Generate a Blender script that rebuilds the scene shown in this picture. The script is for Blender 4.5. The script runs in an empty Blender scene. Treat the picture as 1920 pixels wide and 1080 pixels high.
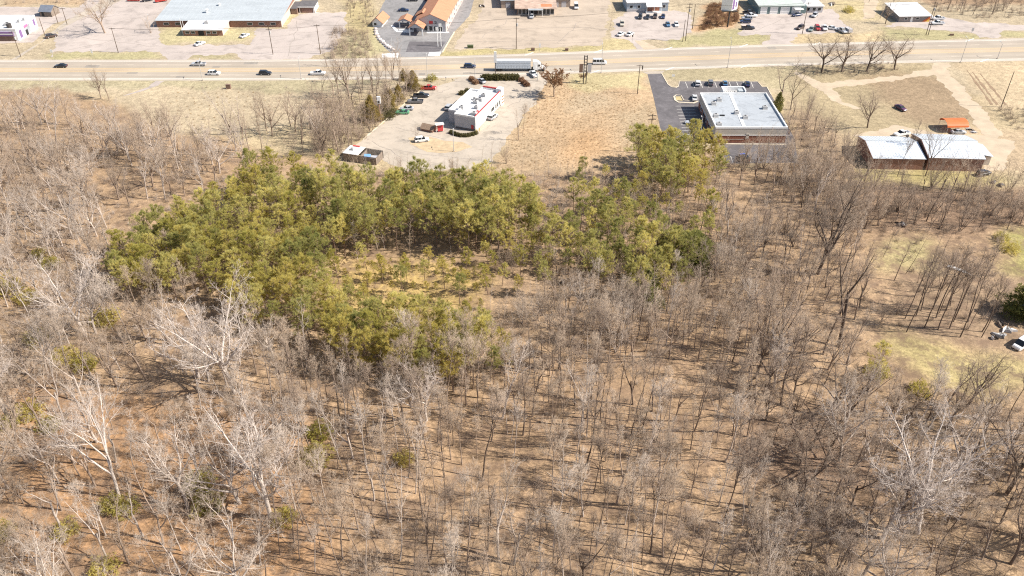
import bpy, math, random
import numpy as np
from mathutils import Vector

# ------------------------------------------------------------------ camera, sky, sun, exposure
SC = bpy.context.scene
FPX, TH, CAMH = 1560.0, math.radians(36.0), 120.0
cam_d = bpy.data.cameras.new("camera"); cam = bpy.data.objects.new("camera", cam_d)
SC.collection.objects.link(cam)
cam.location = (0, 0, CAMH); cam.rotation_euler = (math.radians(90) - TH, 0, 0)
cam_d.sensor_width = 36.0; cam_d.lens = 36.0 * FPX / 1920.0
cam_d.clip_start = 1.0; cam_d.clip_end = 12000.0
SC.camera = cam

SUN_EL, SUN_A = math.radians(43.0), math.radians(9.0)
W = bpy.data.worlds.new("World"); SC.world = W; W.use_nodes = True
nt = W.node_tree
sky = nt.nodes.new("ShaderNodeTexSky"); sky.sky_type = 'NISHITA'; sky.sun_disc = False
sky.sun_elevation = SUN_EL; sky.sun_rotation = math.radians(90.0) + SUN_A
sky.air_density = 1.0; sky.dust_density = 1.5; sky.ozone_density = 1.0
bg = nt.nodes["Background"]; bg.inputs[1].default_value = 0.085
nt.links.new(sky.outputs[0], bg.inputs[0])
sun_d = bpy.data.lights.new("sun", 'SUN'); sun_d.energy = 4.6; sun_d.angle = math.radians(0.5)
sun_d.color = (1.0, 0.94, 0.85)
sun = bpy.data.objects.new("sun", sun_d); SC.collection.objects.link(sun)
sv = Vector((math.cos(SUN_A) * math.cos(SUN_EL), -math.sin(SUN_A) * math.cos(SUN_EL), math.sin(SUN_EL)))
sun.rotation_euler = sv.to_track_quat('Z', 'Y').to_euler()
SC.view_settings.view_transform = 'Standard'; SC.view_settings.look = 'None'
SC.view_settings.exposure = 0.83; SC.view_settings.gamma = 1.0; SC.view_settings.use_curve_mapping = False
SC.cycles.use_denoising = False; SC.cycles.filter_width = 1.15; SC.cycles.sample_clamp_indirect = 4.0
SC.cycles.max_bounces = 6; SC.cycles.diffuse_bounces = 4; SC.cycles.glossy_bounces = 2; SC.cycles.transmission_bounces = 3

rng = np.random.default_rng(7); random.seed(7)
CT, ST = math.cos(TH), math.sin(TH)

def P(x, y, z=0.0):
    """photo pixel -> point of the plane at height z"""
    u, v = x - 960.0, y - 540.0
    d = (u, FPX * CT - v * ST, -FPX * ST - v * CT)
    t = (z - CAMH) / d[2]
    return Vector((d[0] * t, d[1] * t, z))

def Qn(X, Y, Z=0.0):
    """world arrays -> photo pixels (used to tell which zone a spot of ground lies in)"""
    dz = Z - CAMH
    zz = np.maximum(Y * CT - dz * ST, 5.0)
    return 960 + FPX * X / zz, 540 + FPX * (-Y * ST - dz * CT) / zz, FPX / zz

def inpoly(px, py, poly):
    px = np.asarray(px, float); py = np.asarray(py, float)
    r = np.zeros(px.shape, bool); n = len(poly)
    for i in range(n):
        x1, y1 = poly[i]; x2, y2 = poly[(i + 1) % n]
        if y1 == y2: continue
        c = (y1 > py) != (y2 > py)
        r ^= c & (px < (x2 - x1) * (py - y1) / (y2 - y1) + x1)
    return r

def smooth(a, b, x):
    t = np.clip((x - a) / (b - a), 0, 1); return t * t * (3 - 2 * t)

def hz(X, Y):
    """gentle lie of the wooded ground"""
    X = np.asarray(X, float); Y = np.asarray(Y, float)
    m = 1 - smooth(190.0, 225.0, Y)
    return m * (0.45 * np.sin(X * 0.09 + 1.3) * np.cos(Y * 0.075) + 0.3 * np.sin(X * 0.21 - Y * 0.17) + 0.15 * np.sin(X * 0.5 + Y * 0.43))

# ------------------------------------------------------------------ materials
def new_mat(name):
    m = bpy.data.materials.new(name); m.use_nodes = True
    return m, m.node_tree, m.node_tree.nodes["Principled BSDF"]

def mat(name, col, rough=0.7, metal=0.0, var=0.15, scale=0.6, rand=0.0, spec=0.3, coord='Object', bump=0.0, streak=None, detail=5.0, stain=0.0):
    m, t, b = new_mat(name)
    b.inputs["Roughness"].default_value = rough; b.inputs["Metallic"].default_value = metal
    b.inputs["Specular IOR Level"].default_value = spec
    tc = t.nodes.new("ShaderNodeTexCoord")
    n = t.nodes.new("ShaderNodeTexNoise"); n.inputs["Scale"].default_value = scale; n.inputs["Detail"].default_value = detail
    n.inputs["Roughness"].default_value = 0.65
    src = tc.outputs[coord]
    if streak:
        mp = t.nodes.new("ShaderNodeMapping"); mp.inputs["Scale"].default_value = streak
        t.links.new(src, mp.inputs[0]); src = mp.outputs[0]
    t.links.new(src, n.inputs["Vector"])
    mr = t.nodes.new("ShaderNodeMapRange"); mr.inputs[1].default_value = 0.28; mr.inputs[2].default_value = 0.72
    mr.inputs[3].default_value = 1 - var; mr.inputs[4].default_value = 1 + var
    t.links.new(n.outputs[0], mr.inputs[0])
    val = mr.outputs[0]
    if rand:
        oi = t.nodes.new("ShaderNodeObjectInfo")
        r2 = t.nodes.new("ShaderNodeMapRange"); r2.inputs[3].default_value = 1 - rand; r2.inputs[4].default_value = 1 + rand
        t.links.new(oi.outputs["Random"], r2.inputs[0])
        mu = t.nodes.new("ShaderNodeMath"); mu.operation = 'MULTIPLY'
        t.links.new(val, mu.inputs[0]); t.links.new(r2.outputs[0], mu.inputs[1]); val = mu.outputs[0]
    if stain:
        n2 = t.nodes.new("ShaderNodeTexNoise"); n2.inputs["Scale"].default_value = scale * 3.1; n2.inputs["Detail"].default_value = 7.0; n2.inputs["Distortion"].default_value = 1.2
        t.links.new(tc.outputs[coord], n2.inputs["Vector"])
        r3 = t.nodes.new("ShaderNodeMapRange"); r3.inputs[1].default_value = 0.50; r3.inputs[2].default_value = 0.70; r3.inputs[3].default_value = 1.0; r3.inputs[4].default_value = 1 - stain
        t.links.new(n2.outputs[0], r3.inputs[0]); m3 = t.nodes.new("ShaderNodeMath"); m3.operation = 'MULTIPLY'
        t.links.new(val, m3.inputs[0]); t.links.new(r3.outputs[0], m3.inputs[1]); val = m3.outputs[0]
    vm = t.nodes.new("ShaderNodeVectorMath"); vm.operation = 'SCALE'; vm.inputs[0].default_value = col[:3]
    t.links.new(val, vm.inputs["Scale"]); t.links.new(vm.outputs[0], b.inputs["Base Color"])
    if bump:
        bp = t.nodes.new("ShaderNodeBump"); bp.inputs["Strength"].default_value = bump; bp.inputs["Distance"].default_value = 0.1
        t.links.new(n.outputs[0], bp.inputs["Height"]); t.links.new(bp.outputs[0], b.inputs["Normal"])
    return m

def foliage_mat(name, c1, c2, trans=0.3, rand=0.25):
    m = bpy.data.materials.new(name); m.use_nodes = True
    t = m.node_tree; t.nodes.clear()
    out = t.nodes.new("ShaderNodeOutputMaterial")
    tc = t.nodes.new("ShaderNodeTexCoord"); n = t.nodes.new("ShaderNodeTexNoise")
    n.inputs["Scale"].default_value = 0.9; n.inputs["Detail"].default_value = 4.0
    t.links.new(tc.outputs["Object"], n.inputs["Vector"])
    oi = t.nodes.new("ShaderNodeObjectInfo")
    ad = t.nodes.new("ShaderNodeMath"); ad.operation = 'MULTIPLY_ADD'; ad.inputs[1].default_value = 1.6
    sb = t.nodes.new("ShaderNodeMath"); sb.operation = 'MULTIPLY_ADD'; sb.inputs[1].default_value = 0.75; sb.inputs[2].default_value = -0.68
    t.links.new(oi.outputs["Random"], sb.inputs[0]); t.links.new(n.outputs[0], ad.inputs[0]); t.links.new(sb.outputs[0], ad.inputs[2])
    mx = t.nodes.new("ShaderNodeMix"); mx.data_type = 'RGBA'; mx.inputs[6].default_value = (*c1, 1); mx.inputs[7].default_value = (*c2, 1)
    t.links.new(ad.outputs[0], mx.inputs[0])
    d = t.nodes.new("ShaderNodeBsdfDiffuse"); tr = t.nodes.new("ShaderNodeBsdfTranslucent"); ms = t.nodes.new("ShaderNodeMixShader")
    ms.inputs[0].default_value = trans
    t.links.new(mx.outputs[2], d.inputs[0]); t.links.new(mx.outputs[2], tr.inputs[0])
    t.links.new(d.outputs[0], ms.inputs[1]); t.links.new(tr.outputs[0], ms.inputs[2]); t.links.new(ms.outputs[0], out.inputs[0])
    return m

def glass_mat(name, col=(0.02, 0.025, 0.03)):
    m, t, b = new_mat(name)
    b.inputs["Base Color"].default_value = (*col, 1); b.inputs["Roughness"].default_value = 0.12
    b.inputs["Specular IOR Level"].default_value = 0.5
    return m

ORD = ["first","second","third","fourth","fifth","sixth","seventh","eighth","ninth","tenth","eleventh","twelfth"]
M = {}
M['white_paint'] = mat("white_paint", (0.78, 0.77, 0.75), 0.6, var=0.06)
M['white_roof'] = mat("white_roof", (0.62, 0.615, 0.61), 0.55, var=0.10, scale=0.2, stain=0.18)
M['white_metal'] = mat("white_metal", (0.55, 0.59, 0.63), 0.4, var=0.10, scale=0.3, streak=(1.0, 0.15, 1.0))
M['grey_membrane'] = mat("grey_membrane", (0.36, 0.385, 0.41), 0.7, var=0.13, scale=0.12, stain=0.2)
M['pale_grey_metal'] = mat("pale_grey_metal", (0.40, 0.43, 0.445), 0.5, var=0.10, scale=0.15, stain=0.12, streak=(0.3, 2.0, 1))
M['grey_wall'] = mat("grey_wall", (0.45, 0.44, 0.45), 0.8, var=0.10, scale=0.4)
M['beige_wall'] = mat("beige_wall", (0.52, 0.47, 0.40), 0.8, var=0.10, scale=0.4)
M['dark'] = mat("dark_recess", (0.03, 0.03, 0.032), 0.7, var=0.2)
M['glass'] = glass_mat("window_glass")
M['brick_red'] = mat("brick_red", (0.27, 0.115, 0.075), 0.9, var=0.30, scale=1.4)
M['brick_brown'] = mat("brick_brown", (0.28, 0.155, 0.115), 0.9, var=0.25, scale=1.4)
M['red_paint'] = mat("red_paint", (0.50, 0.06, 0.06), 0.5, var=0.12)
M['purple_paint'] = mat("purple_paint", (0.20, 0.12, 0.27), 0.6, var=0.12)
M['orange_roof'] = mat("orange_roof", (0.47, 0.225, 0.13), 0.7, var=0.16, scale=0.5, streak=(1, 3, 1))
M['orange_metal'] = mat("orange_metal", (0.62, 0.16, 0.05), 0.5, var=0.14, scale=0.5)
M['rusty_roof'] = mat("rusty_roof", (0.44, 0.32, 0.25), 0.8, var=0.45, scale=0.35, streak=(1, 2.5, 1))
M['light_blue_wall'] = mat("light_blue_wall", (0.33, 0.38, 0.43), 0.7, var=0.12)
M['teal_wall'] = mat("teal_wall", (0.16, 0.22, 0.22), 0.7, var=0.15)
M['brown_wall'] = mat("brown_wall", (0.20, 0.13, 0.10), 0.8, var=0.15)
M['dark_roof'] = mat("dark_roof", (0.13, 0.12, 0.12), 0.85, var=0.2)
M['wood_grey'] = mat("wood_grey", (0.26, 0.21, 0.17), 0.9, var=0.35, scale=1.2, rand=0.25)
M['pole_wood'] = mat("pole_wood", (0.13, 0.095, 0.07), 0.9, var=0.25, rand=0.2)
M['steel'] = mat("galvanised_steel", (0.45, 0.44, 0.43), 0.5, var=0.1)
M['dark_steel'] = mat("dark_steel", (0.07, 0.06, 0.055), 0.6, var=0.2)
M['rubber'] = mat("rubber", (0.02, 0.02, 0.02), 0.85, var=0.2)
M['chrome'] = mat("headlight_glass", (0.7, 0.7, 0.7), 0.2, var=0.05, spec=0.5)
M['tail_red'] = mat("tail_red", (0.35, 0.02, 0.02), 0.4, var=0.05)
M['concrete'] = mat("concrete", (0.43, 0.37, 0.30), 0.9, var=0.14, scale=0.10, detail=10, stain=0.22)
M['kerb_conc'] = mat("kerb_concrete", (0.60, 0.52, 0.40), 0.9, var=0.12)
M['asphalt_dark'] = mat("asphalt_dark", (0.125, 0.115, 0.118), 0.9, var=0.30, scale=0.12, detail=10, stain=-0.35)
M['asphalt_grey'] = mat("asphalt_grey", (0.25, 0.24, 0.235), 0.9, var=0.2, scale=0.1, detail=10, stain=0.25)
M['asphalt_pale'] = mat("asphalt_pale", (0.43, 0.37, 0.33), 0.9, var=0.15, scale=0.06, detail=10, stain=0.22)
M['gravel'] = mat("gravel", (0.42, 0.345, 0.27), 0.95, var=0.16, scale=0.06, detail=10, stain=0.2, streak=(0.5, 1.6, 1))
M['dirt_track'] = mat("dirt_track", (0.46, 0.372, 0.268), 0.95, var=0.16, scale=0.25, detail=9)
M['marking'] = mat("road_marking_paint", (0.72, 0.69, 0.62), 0.7, var=0.2, scale=1.5)
M['marking_worn'] = mat("worn_marking_paint", (0.56, 0.49, 0.39), 0.7, var=0.25, scale=0.8)
M['yellow_marking'] = mat("yellow_marking_paint", (0.62, 0.42, 0.17), 0.7, var=0.2, scale=1.0)

BARKS = {
    'white': mat("white_bark", (0.54, 0.47, 0.415), 0.85, var=0.15, scale=0.8),
    'pale': mat("pale_bark", (0.47, 0.40, 0.345), 0.85, var=0.22, scale=0.8, rand=0.16),
    'tan': mat("tan_bark", (0.29, 0.22, 0.17), 0.9, var=0.25, scale=0.8, rand=0.22),
    'dark': mat("dark_bark", (0.145, 0.105, 0.08), 0.9, var=0.3, scale=0.8, rand=0.22),
    'pine': mat("pine_bark", (0.20, 0.135, 0.10), 0.95, var=0.25, scale=1.0),
}
TWIGS = {
    'white': mat("white_twigs", (0.57, 0.48, 0.415), 0.9, var=0.15, scale=0.4),
    'pale': mat("pale_twigs", (0.50, 0.415, 0.34), 0.9, var=0.18, scale=0.4, rand=0.15),
    'tan': mat("tan_twigs", (0.43, 0.335, 0.25), 0.9, var=0.2, scale=0.4, rand=0.2),
    'dark': mat("dark_twigs", (0.33, 0.25, 0.19), 0.9, var=0.22, scale=0.4, rand=0.2),
}
NEEDLE = foliage_mat("pine_needles", (0.30, 0.305, 0.10), (0.80, 0.70, 0.27), 0.5)
NEEDLE_Y = foliage_mat("yellow_pine_needles", (0.44, 0.405, 0.11), (0.68, 0.57, 0.19), 0.5)
CEDARM = foliage_mat("cedar_foliage", (0.17, 0.18, 0.055), (0.33, 0.31, 0.11), 0.4)
CEDARB = foliage_mat("bronze_cedar_foliage", (0.27, 0.215, 0.07), (0.50, 0.38, 0.15), 0.4)
LEAFM = foliage_mat("shrub_leaves", (0.38, 0.34, 0.09), (0.62, 0.52, 0.17), 0.5)
BROWNLEAF = foliage_mat("dead_oak_leaves", (0.26, 0.14, 0.07), (0.46, 0.28, 0.16), 0.3)
HEDGEM = foliage_mat("hedge_leaves", (0.10, 0.095, 0.04), (0.20, 0.175, 0.08), 0.3)

# ------------------------------------------------------------------ mesh building
class MB:
    def __init__(s): s.v = []; s.f = []; s.m = []
    def add(s, vs, fs, mi=0):
        o = len(s.v); s.v.extend(tuple(v) for v in vs)
        for f in fs: s.f.append(tuple(i + o for i in f)); s.m.append(mi)
        return s
    def box(s, x0, x1, y0, y1, z0, z1, mi=0):
        return s.add([(x0, y0, z0), (x1, y0, z0), (x1, y1, z0), (x0, y1, z0), (x0, y0, z1), (x1, y0, z1), (x1, y1, z1), (x0, y1, z1)],
                     [(3, 2, 1, 0), (4, 5, 6, 7), (0, 1, 5, 4), (1, 2, 6, 5), (2, 3, 7, 6), (3, 0, 4, 7)], mi)
    def prism(s, poly, z0, z1, mi=0):
        n = len(poly)
        return s.add([(x, y, z0) for x, y in poly] + [(x, y, z1) for x, y in poly],
                     [tuple(range(n - 1, -1, -1)), tuple(range(n, 2 * n))] + [(i, (i + 1) % n, n + (i + 1) % n, n + i) for i in range(n)], mi)
    def loft(s, loops, mi=0):
        n = len(loops[0]); vs = [p for l in loops for p in l]; fs = [tuple(range(n - 1, -1, -1)), tuple(range((len(loops) - 1) * n, len(loops) * n))]
        for k in range(len(loops) - 1):
            for i in range(n):
                fs.append((k * n + i, k * n + (i + 1) % n, (k + 1) * n + (i + 1) % n, (k + 1) * n + i))
        return s.add(vs, fs, mi)
    def tube(s, a, b, ra, rb=None, n=6, mi=0, cap=True):
        rb = ra if rb is None else rb
        a = Vector(a); b = Vector(b); d = (b - a).normalized()
        u = d.orthogonal().normalized(); w = d.cross(u)
        vs = []
        for p, r in ((a, ra), (b, rb)):
            for i in range(n):
                t = 2 * math.pi * i / n; vs.append(p + u * (r * math.cos(t)) + w * (r * math.sin(t)))
        fs = [(i, (i + 1) % n, n + (i + 1) % n, n + i) for i in range(n)]
        if cap: fs += [tuple(range(n - 1, -1, -1)), tuple(range(n, 2 * n))]
        return s.add(vs, fs, mi)
    def mesh(s, name, mats):
        me = bpy.data.meshes.new(name); me.from_pydata(s.v, [], s.f)
        for m in (mats if isinstance(mats, (list, tuple)) else [mats]): me.materials.append(m)
        if any(s.m): me.polygons.foreach_set("material_index", s.m)
        me.update(); return me
    def build(s, name, mats, parent=None, loc=None):
        return link(bpy.data.objects.new(name, s.mesh(name, mats)), parent, loc)

COL = SC.collection
def link(o, parent=None, loc=None):
    COL.objects.link(o)
    if parent is not None: o.parent = parent
    if loc is not None: o.location = loc
    return o
def tag(o, label=None, cat=None, group=None, kind=None):
    if label: o['label'] = label
    if cat: o['category'] = cat
    if group: o['group'] = group
    if kind: o['kind'] = kind
    return o
def thing(name, label, cat, loc=(0, 0, 0), rz=0.0, group=None, sc=None):
    o = bpy.data.objects.new(name, None); o.empty_display_size = 0.5; COL.objects.link(o)
    o.location = loc; o.rotation_euler = (0, 0, rz)
    if sc: o.scale = (sc, sc, sc)
    return tag(o, label, cat, group)
def inst(name, me, parent, loc=None, m=None):
    o = bpy.data.objects.new(name, me); link(o, parent, loc)
    if m is not None:
        o.material_slots[0].link = 'OBJECT'; o.material_slots[0].material = m
    return o
def mesh_np(name, V, F, mats, MI=None, smooth_shade=False):
    """triangles from numpy arrays"""
    me = bpy.data.meshes.new(name); nv, nf, k = len(V), len(F), F.shape[1]
    me.vertices.add(nv); me.vertices.foreach_set("co", np.asarray(V, np.float32).ravel())
    me.loops.add(nf * k); me.loops.foreach_set("vertex_index", np.asarray(F, np.int32).ravel())
    me.polygons.add(nf); me.polygons.foreach_set("loop_start", np.arange(0, nf * k, k, dtype=np.int32))
    for m in (mats if isinstance(mats, (list, tuple)) else [mats]): me.materials.append(m)
    if MI is not None: me.polygons.foreach_set("material_index", np.asarray(MI, np.int32))
    if smooth_shade: me.polygons.foreach_set("use_smooth", np.ones(nf, bool))
    me.update(calc_edges=True); me.validate(); return me

# ------------------------------------------------------------------ ground sheet, coloured by what grows or lies on it
WOODS = [(-400, 165), (100, 160), (230, 200), (300, 235), (380, 262), (430, 262), (470, 285), (560, 290), (640, 312), (760, 322), (900, 322), (1090, 318), (1180, 305),
         (1230, 292), (1330, 275), (1400, 312), (1480, 300), (1490, 200), (1530, 235), (1600, 300), (1640, 335), (1720, 345), (1850, 350), (2300, 350), (2300, 1500), (-400, 1500)]
ZONES = [  # polygon in the photograph, base colour, blur in metres
    ([(-900, -400), (2800, -400), (2800, 175), (-900, 175)], (0.385, 0.315, 0.215), 3),
    (WOODS, (0.345, 0.24, 0.148), 3),
    ([(560, 640), (900, 700), (1250, 560), (1400, 700), (1300, 1100), (560, 1100)], (0.345, 0.235, 0.143), 6),
    ([(0, 720), (560, 760), (620, 1100), (0, 1100)], (0.345, 0.208, 0.112), 6),
    ([(1380, 760), (1650, 800), (1640, 940), (1400, 900)], (0.29, 0.195, 0.13), 6),
    ([(620, 480), (900, 500), (920, 580), (640, 600)], (0.42, 0.30, 0.125), 4),
    ([(180, 165), (330, 158), (480, 172), (600, 165), (590, 235), (380, 255), (250, 225)], (0.40, 0.325, 0.22), 3),   # dry meadow by the road
    ([(0, 152), (560, 152), (560, 172), (330, 162), (180, 170), (0, 166)], (0.35, 0.30, 0.195), 2),
    ([(0, 148), (850, 149), (640, 162), (560, 176), (300, 160), (0, 160)], (0.35, 0.30, 0.19), 2),
    ([(1010, 155), (1090, 140), (1213, 139), (1238, 190), (1240, 280), (1180, 305), (1090, 320), (920, 316), (950, 270), (985, 215)], (0.40, 0.285, 0.175), 2),   # rough vacant lot
    ([(1070, 172), (1150, 168), (1140, 205), (1060, 215)], (0.42, 0.325, 0.215), 5), ([(950, 260), (1010, 240), (1030, 300), (930, 315)], (0.37, 0.275, 0.175), 4), ([(1150, 215), (1225, 190), (1236, 275), (1180, 290)], (0.365, 0.28, 0.18), 4), ([(1060, 250), (1140, 240), (1130, 290), (1060, 305)], (0.43, 0.28, 0.155), 4),
    ([(1495, 205), (1560, 215), (1600, 300), (1500, 300)], (0.31, 0.23, 0.15), 4), ([(1640, 345), (1960, 355), (1980, 440), (1640, 440)], (0.28, 0.19, 0.125), 4),
    ([(1060, 137), (1210, 137), (1205, 165), (1080, 170)], (0.42, 0.35, 0.20), 2),
    ([(1230, 126), (1500, 122), (1500, 170), (1440, 165), (1420, 152), (1270, 152), (1240, 150)], (0.35, 0.295, 0.185), 1.5),
    ([(1475, 128), (1740, 118), (1840, 225), (1740, 245), (1600, 250), (1490, 195)], (0.33, 0.265, 0.165), 3),
    ([(1600, 140), (1770, 140), (1850, 215), (1790, 240), (1700, 225)], (0.285, 0.21, 0.135), 4),
    ([(1785, 115), (2300, 100), (2300, 205), (1860, 205)], (0.44, 0.345, 0.225), 3),
    ([(1600, 315), (1870, 318), (1880, 352), (1600, 345)], (0.34, 0.28, 0.13), 2.5),
    ([(1810, 240), (2100, 245), (2100, 330), (1840, 325)], (0.40, 0.305, 0.20), 3),
    ([(1640, 448), (1750, 450), (1760, 500), (1660, 510)], (0.33, 0.275, 0.14), 3),
    ([(1880, 430), (2100, 430), (2100, 525), (1890, 520)], (0.29, 0.26, 0.10), 2.5),
    ([(1690, 520), (1950, 520), (2050, 660), (1900, 655), (1700, 640)], (0.28, 0.20, 0.13), 4),
    ([(1650, 625), (1790, 660), (1930, 665), (1960, 725), (1860, 745), (1740, 715)], (0.385, 0.312, 0.15), 3),
    # verges
    ([(85, 97), (300, 97), (313, 108), (300, 112), (85, 112)], (0.34, 0.30, 0.17), 1.5),
    ([(360, 103), (450, 100), (440, 111), (350, 111)], (0.34, 0.295, 0.175), 1.5),
    ([(690, 45), (712, 50), (725, 95), (700, 108), (640, 108), (620, 95)], (0.37, 0.325, 0.19), 2),
    ([(640, 0), (700, 0), (705, 40), (690, 70), (650, 60)], (0.38, 0.31, 0.17), 3),
    ([(830, 94), (1130, 86), (1135, 97), (960, 101), (830, 107)], (0.38, 0.32, 0.165), 1.5),
    ([(1120, 73), (1200, 72), (1200, 90), (1120, 96)], (0.43, 0.355, 0.20), 1.5),
    ([(1250, 75), (1330, 60), (1370, 50), (1440, 66), (1440, 84), (1240, 90)], (0.345, 0.305, 0.17), 1.5),
    ([(1330, 5), (1385, 5), (1385, 45), (1320, 60), (1296, 55)], (0.43, 0.28, 0.165), 2),
    ([(1480, 64), (1660, 60), (1660, 80), (1480, 82)], (0.44, 0.345, 0.21), 2),
    ([(1650, 53), (1710, 53), (1830, 64), (1840, 74), (1660, 76)], (0.335, 0.295, 0.165), 1.2),
    ([(1875, 58), (2100, 55), (2100, 70), (1875, 71)], (0.335, 0.295, 0.165), 1.2),
    ([(1730, 12), (2200, 0), (2200, -200), (1730, -200)], (0.30, 0.21, 0.135), 3),
    ([(1560, 0), (1650, 0), (1650, 35), (1570, 40)], (0.44, 0.36, 0.21), 3),
    ([(0, -30), (330, -30), (290, 8), (60, 10), (0, 12)], (0.38, 0.28, 0.18), 3),
    ([(300, 52), (470, 54), (470, 78), (300, 84)], (0.40, 0.345, 0.20), 1.5),
    ([(520, 40), (552, 25), (560, 30), (535, 50)], (0.40, 0.345, 0.20), 1.2),
]
def build_ground():
    st = 0.9
    xs = np.arange(-275, 275.1, st); ys = np.arange(48, 440.1, st)
    ext = np.array([30, 90, 220, 500, 1200, 3000, 6500.0])
    gx = np.concatenate([xs[0] - ext[::-1], xs, xs[-1] + ext]); gy = np.concatenate([ys[0] - ext[::-1], ys, ys[-1] + ext])
    X, Y = np.meshgrid(gx, gy); k = len(ext)
    Xc, Yc = X[k:-k, k:-k], Y[k:-k, k:-k]
    # wobble the zone outlines so no edge is ruled
    wob = lambda a, b, c: 1.4 * np.sin(Xc * a + Yc * b + c) + 0.9 * np.sin(Xc * 2.3 * b - Yc * 1.9 * a + 2 * c) + 0.5 * np.sin(Xc * 5.1 * a + Yc * 4.3 * b)
    px, py, _ = Qn(Xc + wob(0.21, 0.33, 0.4), Yc + wob(0.27, 0.19, 2.1))
    col = np.zeros(Xc.shape + (3,)); col[:] = (0.40, 0.32, 0.20)
    def blur(a, r):
        r = max(1, int(round(r / st)))
        for ax in (0, 1):
            for _ in range(2):
                c = np.cumsum(np.pad(a, [(r + 1, r) if i == ax else (0, 0) for i in (0, 1)], mode='edge'), axis=ax)
                n = a.shape[ax]
                a = (np.take(c, range(2 * r + 1, 2 * r + 1 + n), axis=ax) - np.take(c, range(0, n), axis=ax)) / (2 * r + 1)
        return a
    for poly, c, r in ZONES:
        w = blur(inpoly(px, py, poly).astype(float), r * 0.6)[..., None]
        col = col * (1 - w) + np.array(c) * w
    woods = blur(inpoly(px, py, WOODS).astype(float), 3)
    C = np.zeros(X.shape + (4,)); C[..., :3] = np.median(col.reshape(-1, 3), axis=0); C[..., 3] = 0.0
    C[k:-k, k:-k, :3] = col; C[k:-k, k:-k, 3] = woods
    Z = hz(X, Y); Z[:k] = 0; Z[-k:] = 0; Z[:, :k] = 0; Z[:, -k:] = 0
    V = np.stack([X, Y, Z], -1).reshape(-1, 3); ny, nx = X.shape
    i = (np.arange(ny - 1)[:, None] * nx + np.arange(nx - 1)[None]).ravel()
    F = np.stack([i, i + 1, i + 1 + nx, i + nx], 1)
    m, t, b = new_mat("ground_cover"); b.inputs["Roughness"].default_value = 0.95; b.inputs["Specular IOR Level"].default_value = 0.1
    at = t.nodes.new("ShaderNodeAttribute"); at.attribute_name = "cover"
    tc = t.nodes.new("ShaderNodeTexCoord")
    def noise(scale, det, rough=0.65, stretch=None):
        n = t.nodes.new("ShaderNodeTexNoise"); n.inputs["Scale"].default_value = scale; n.inputs["Detail"].default_value = det; n.inputs["Roughness"].default_value = rough
        if stretch:
            mp = t.nodes.new("ShaderNodeMapping"); mp.inputs["Scale"].default_value = stretch; t.links.new(tc.outputs["Object"], mp.inputs[0]); t.links.new(mp.outputs[0], n.inputs["Vector"])
        else: t.links.new(tc.outputs["Object"], n.inputs["Vector"])
        return n.outputs[0]
    def rng_(v, a, b_, c, d):
        r = t.nodes.new("ShaderNodeMapRange"); r.inputs[1].default_value = a; r.inputs[2].default_value = b_; r.inputs[3].default_value = c; r.inputs[4].default_value = d
        t.links.new(v, r.inputs[0]); return r.outputs[0]
    def mul(a, b_):
        q = t.nodes.new("ShaderNodeMath"); q.operation = 'MULTIPLY'; t.links.new(a, q.inputs[0]); t.links.new(b_, q.inputs[1]); return q.outputs[0]
    big = rng_(noise(0.05, 5), 0.3, 0.7, 0.84, 1.16)
    mid = rng_(noise(0.5, 7, 0.75), 0.3, 0.7, 0.66, 1.32)
    fine = rng_(noise(1.7, 6, 0.85), 0.32, 0.68, 0.55, 1.45)
    allv = mul(mul(big, mid), fine)
    sc = t.nodes.new("ShaderNodeVectorMath"); sc.operation = 'SCALE'; t.links.new(at.outputs["Color"], sc.inputs[0]); t.links.new(allv, sc.inputs["Scale"])
    # leaf litter: grey-brown old leaves against the redder fresh ones, only where the wood stands
    mx = t.nodes.new("ShaderNodeMix"); mx.data_type = 'RGBA'; mx.inputs[7].default_value = (0.19, 0.13, 0.09, 1)
    t.links.new(sc.outputs[0], mx.inputs[6])
    f = mul(rng_(noise(0.23, 6, 0.7), 0.46, 0.62, 0.0, 0.8), at.outputs["Alpha"]); t.links.new(f, mx.inputs[0])
    t.links.new(mx.outputs[2], b.inputs["Base Color"])
    bp = t.nodes.new("ShaderNodeBump"); bp.inputs["Strength"].default_value = 0.6; bp.inputs["Distance"].default_value = 0.12
    t.links.new(noise(2.4, 6, 0.8), bp.inputs["Height"]); t.links.new(bp.outputs[0], b.inputs["Normal"])
    me = mesh_np("ground", V, F, m, smooth_shade=True)
    a = me.color_attributes.new("cover", 'FLOAT_COLOR', 'POINT'); a.data.foreach_set("color", C.astype(np.float32).ravel())
    tag(link(bpy.data.objects.new("ground", me)), kind='structure')
build_ground()

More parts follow.
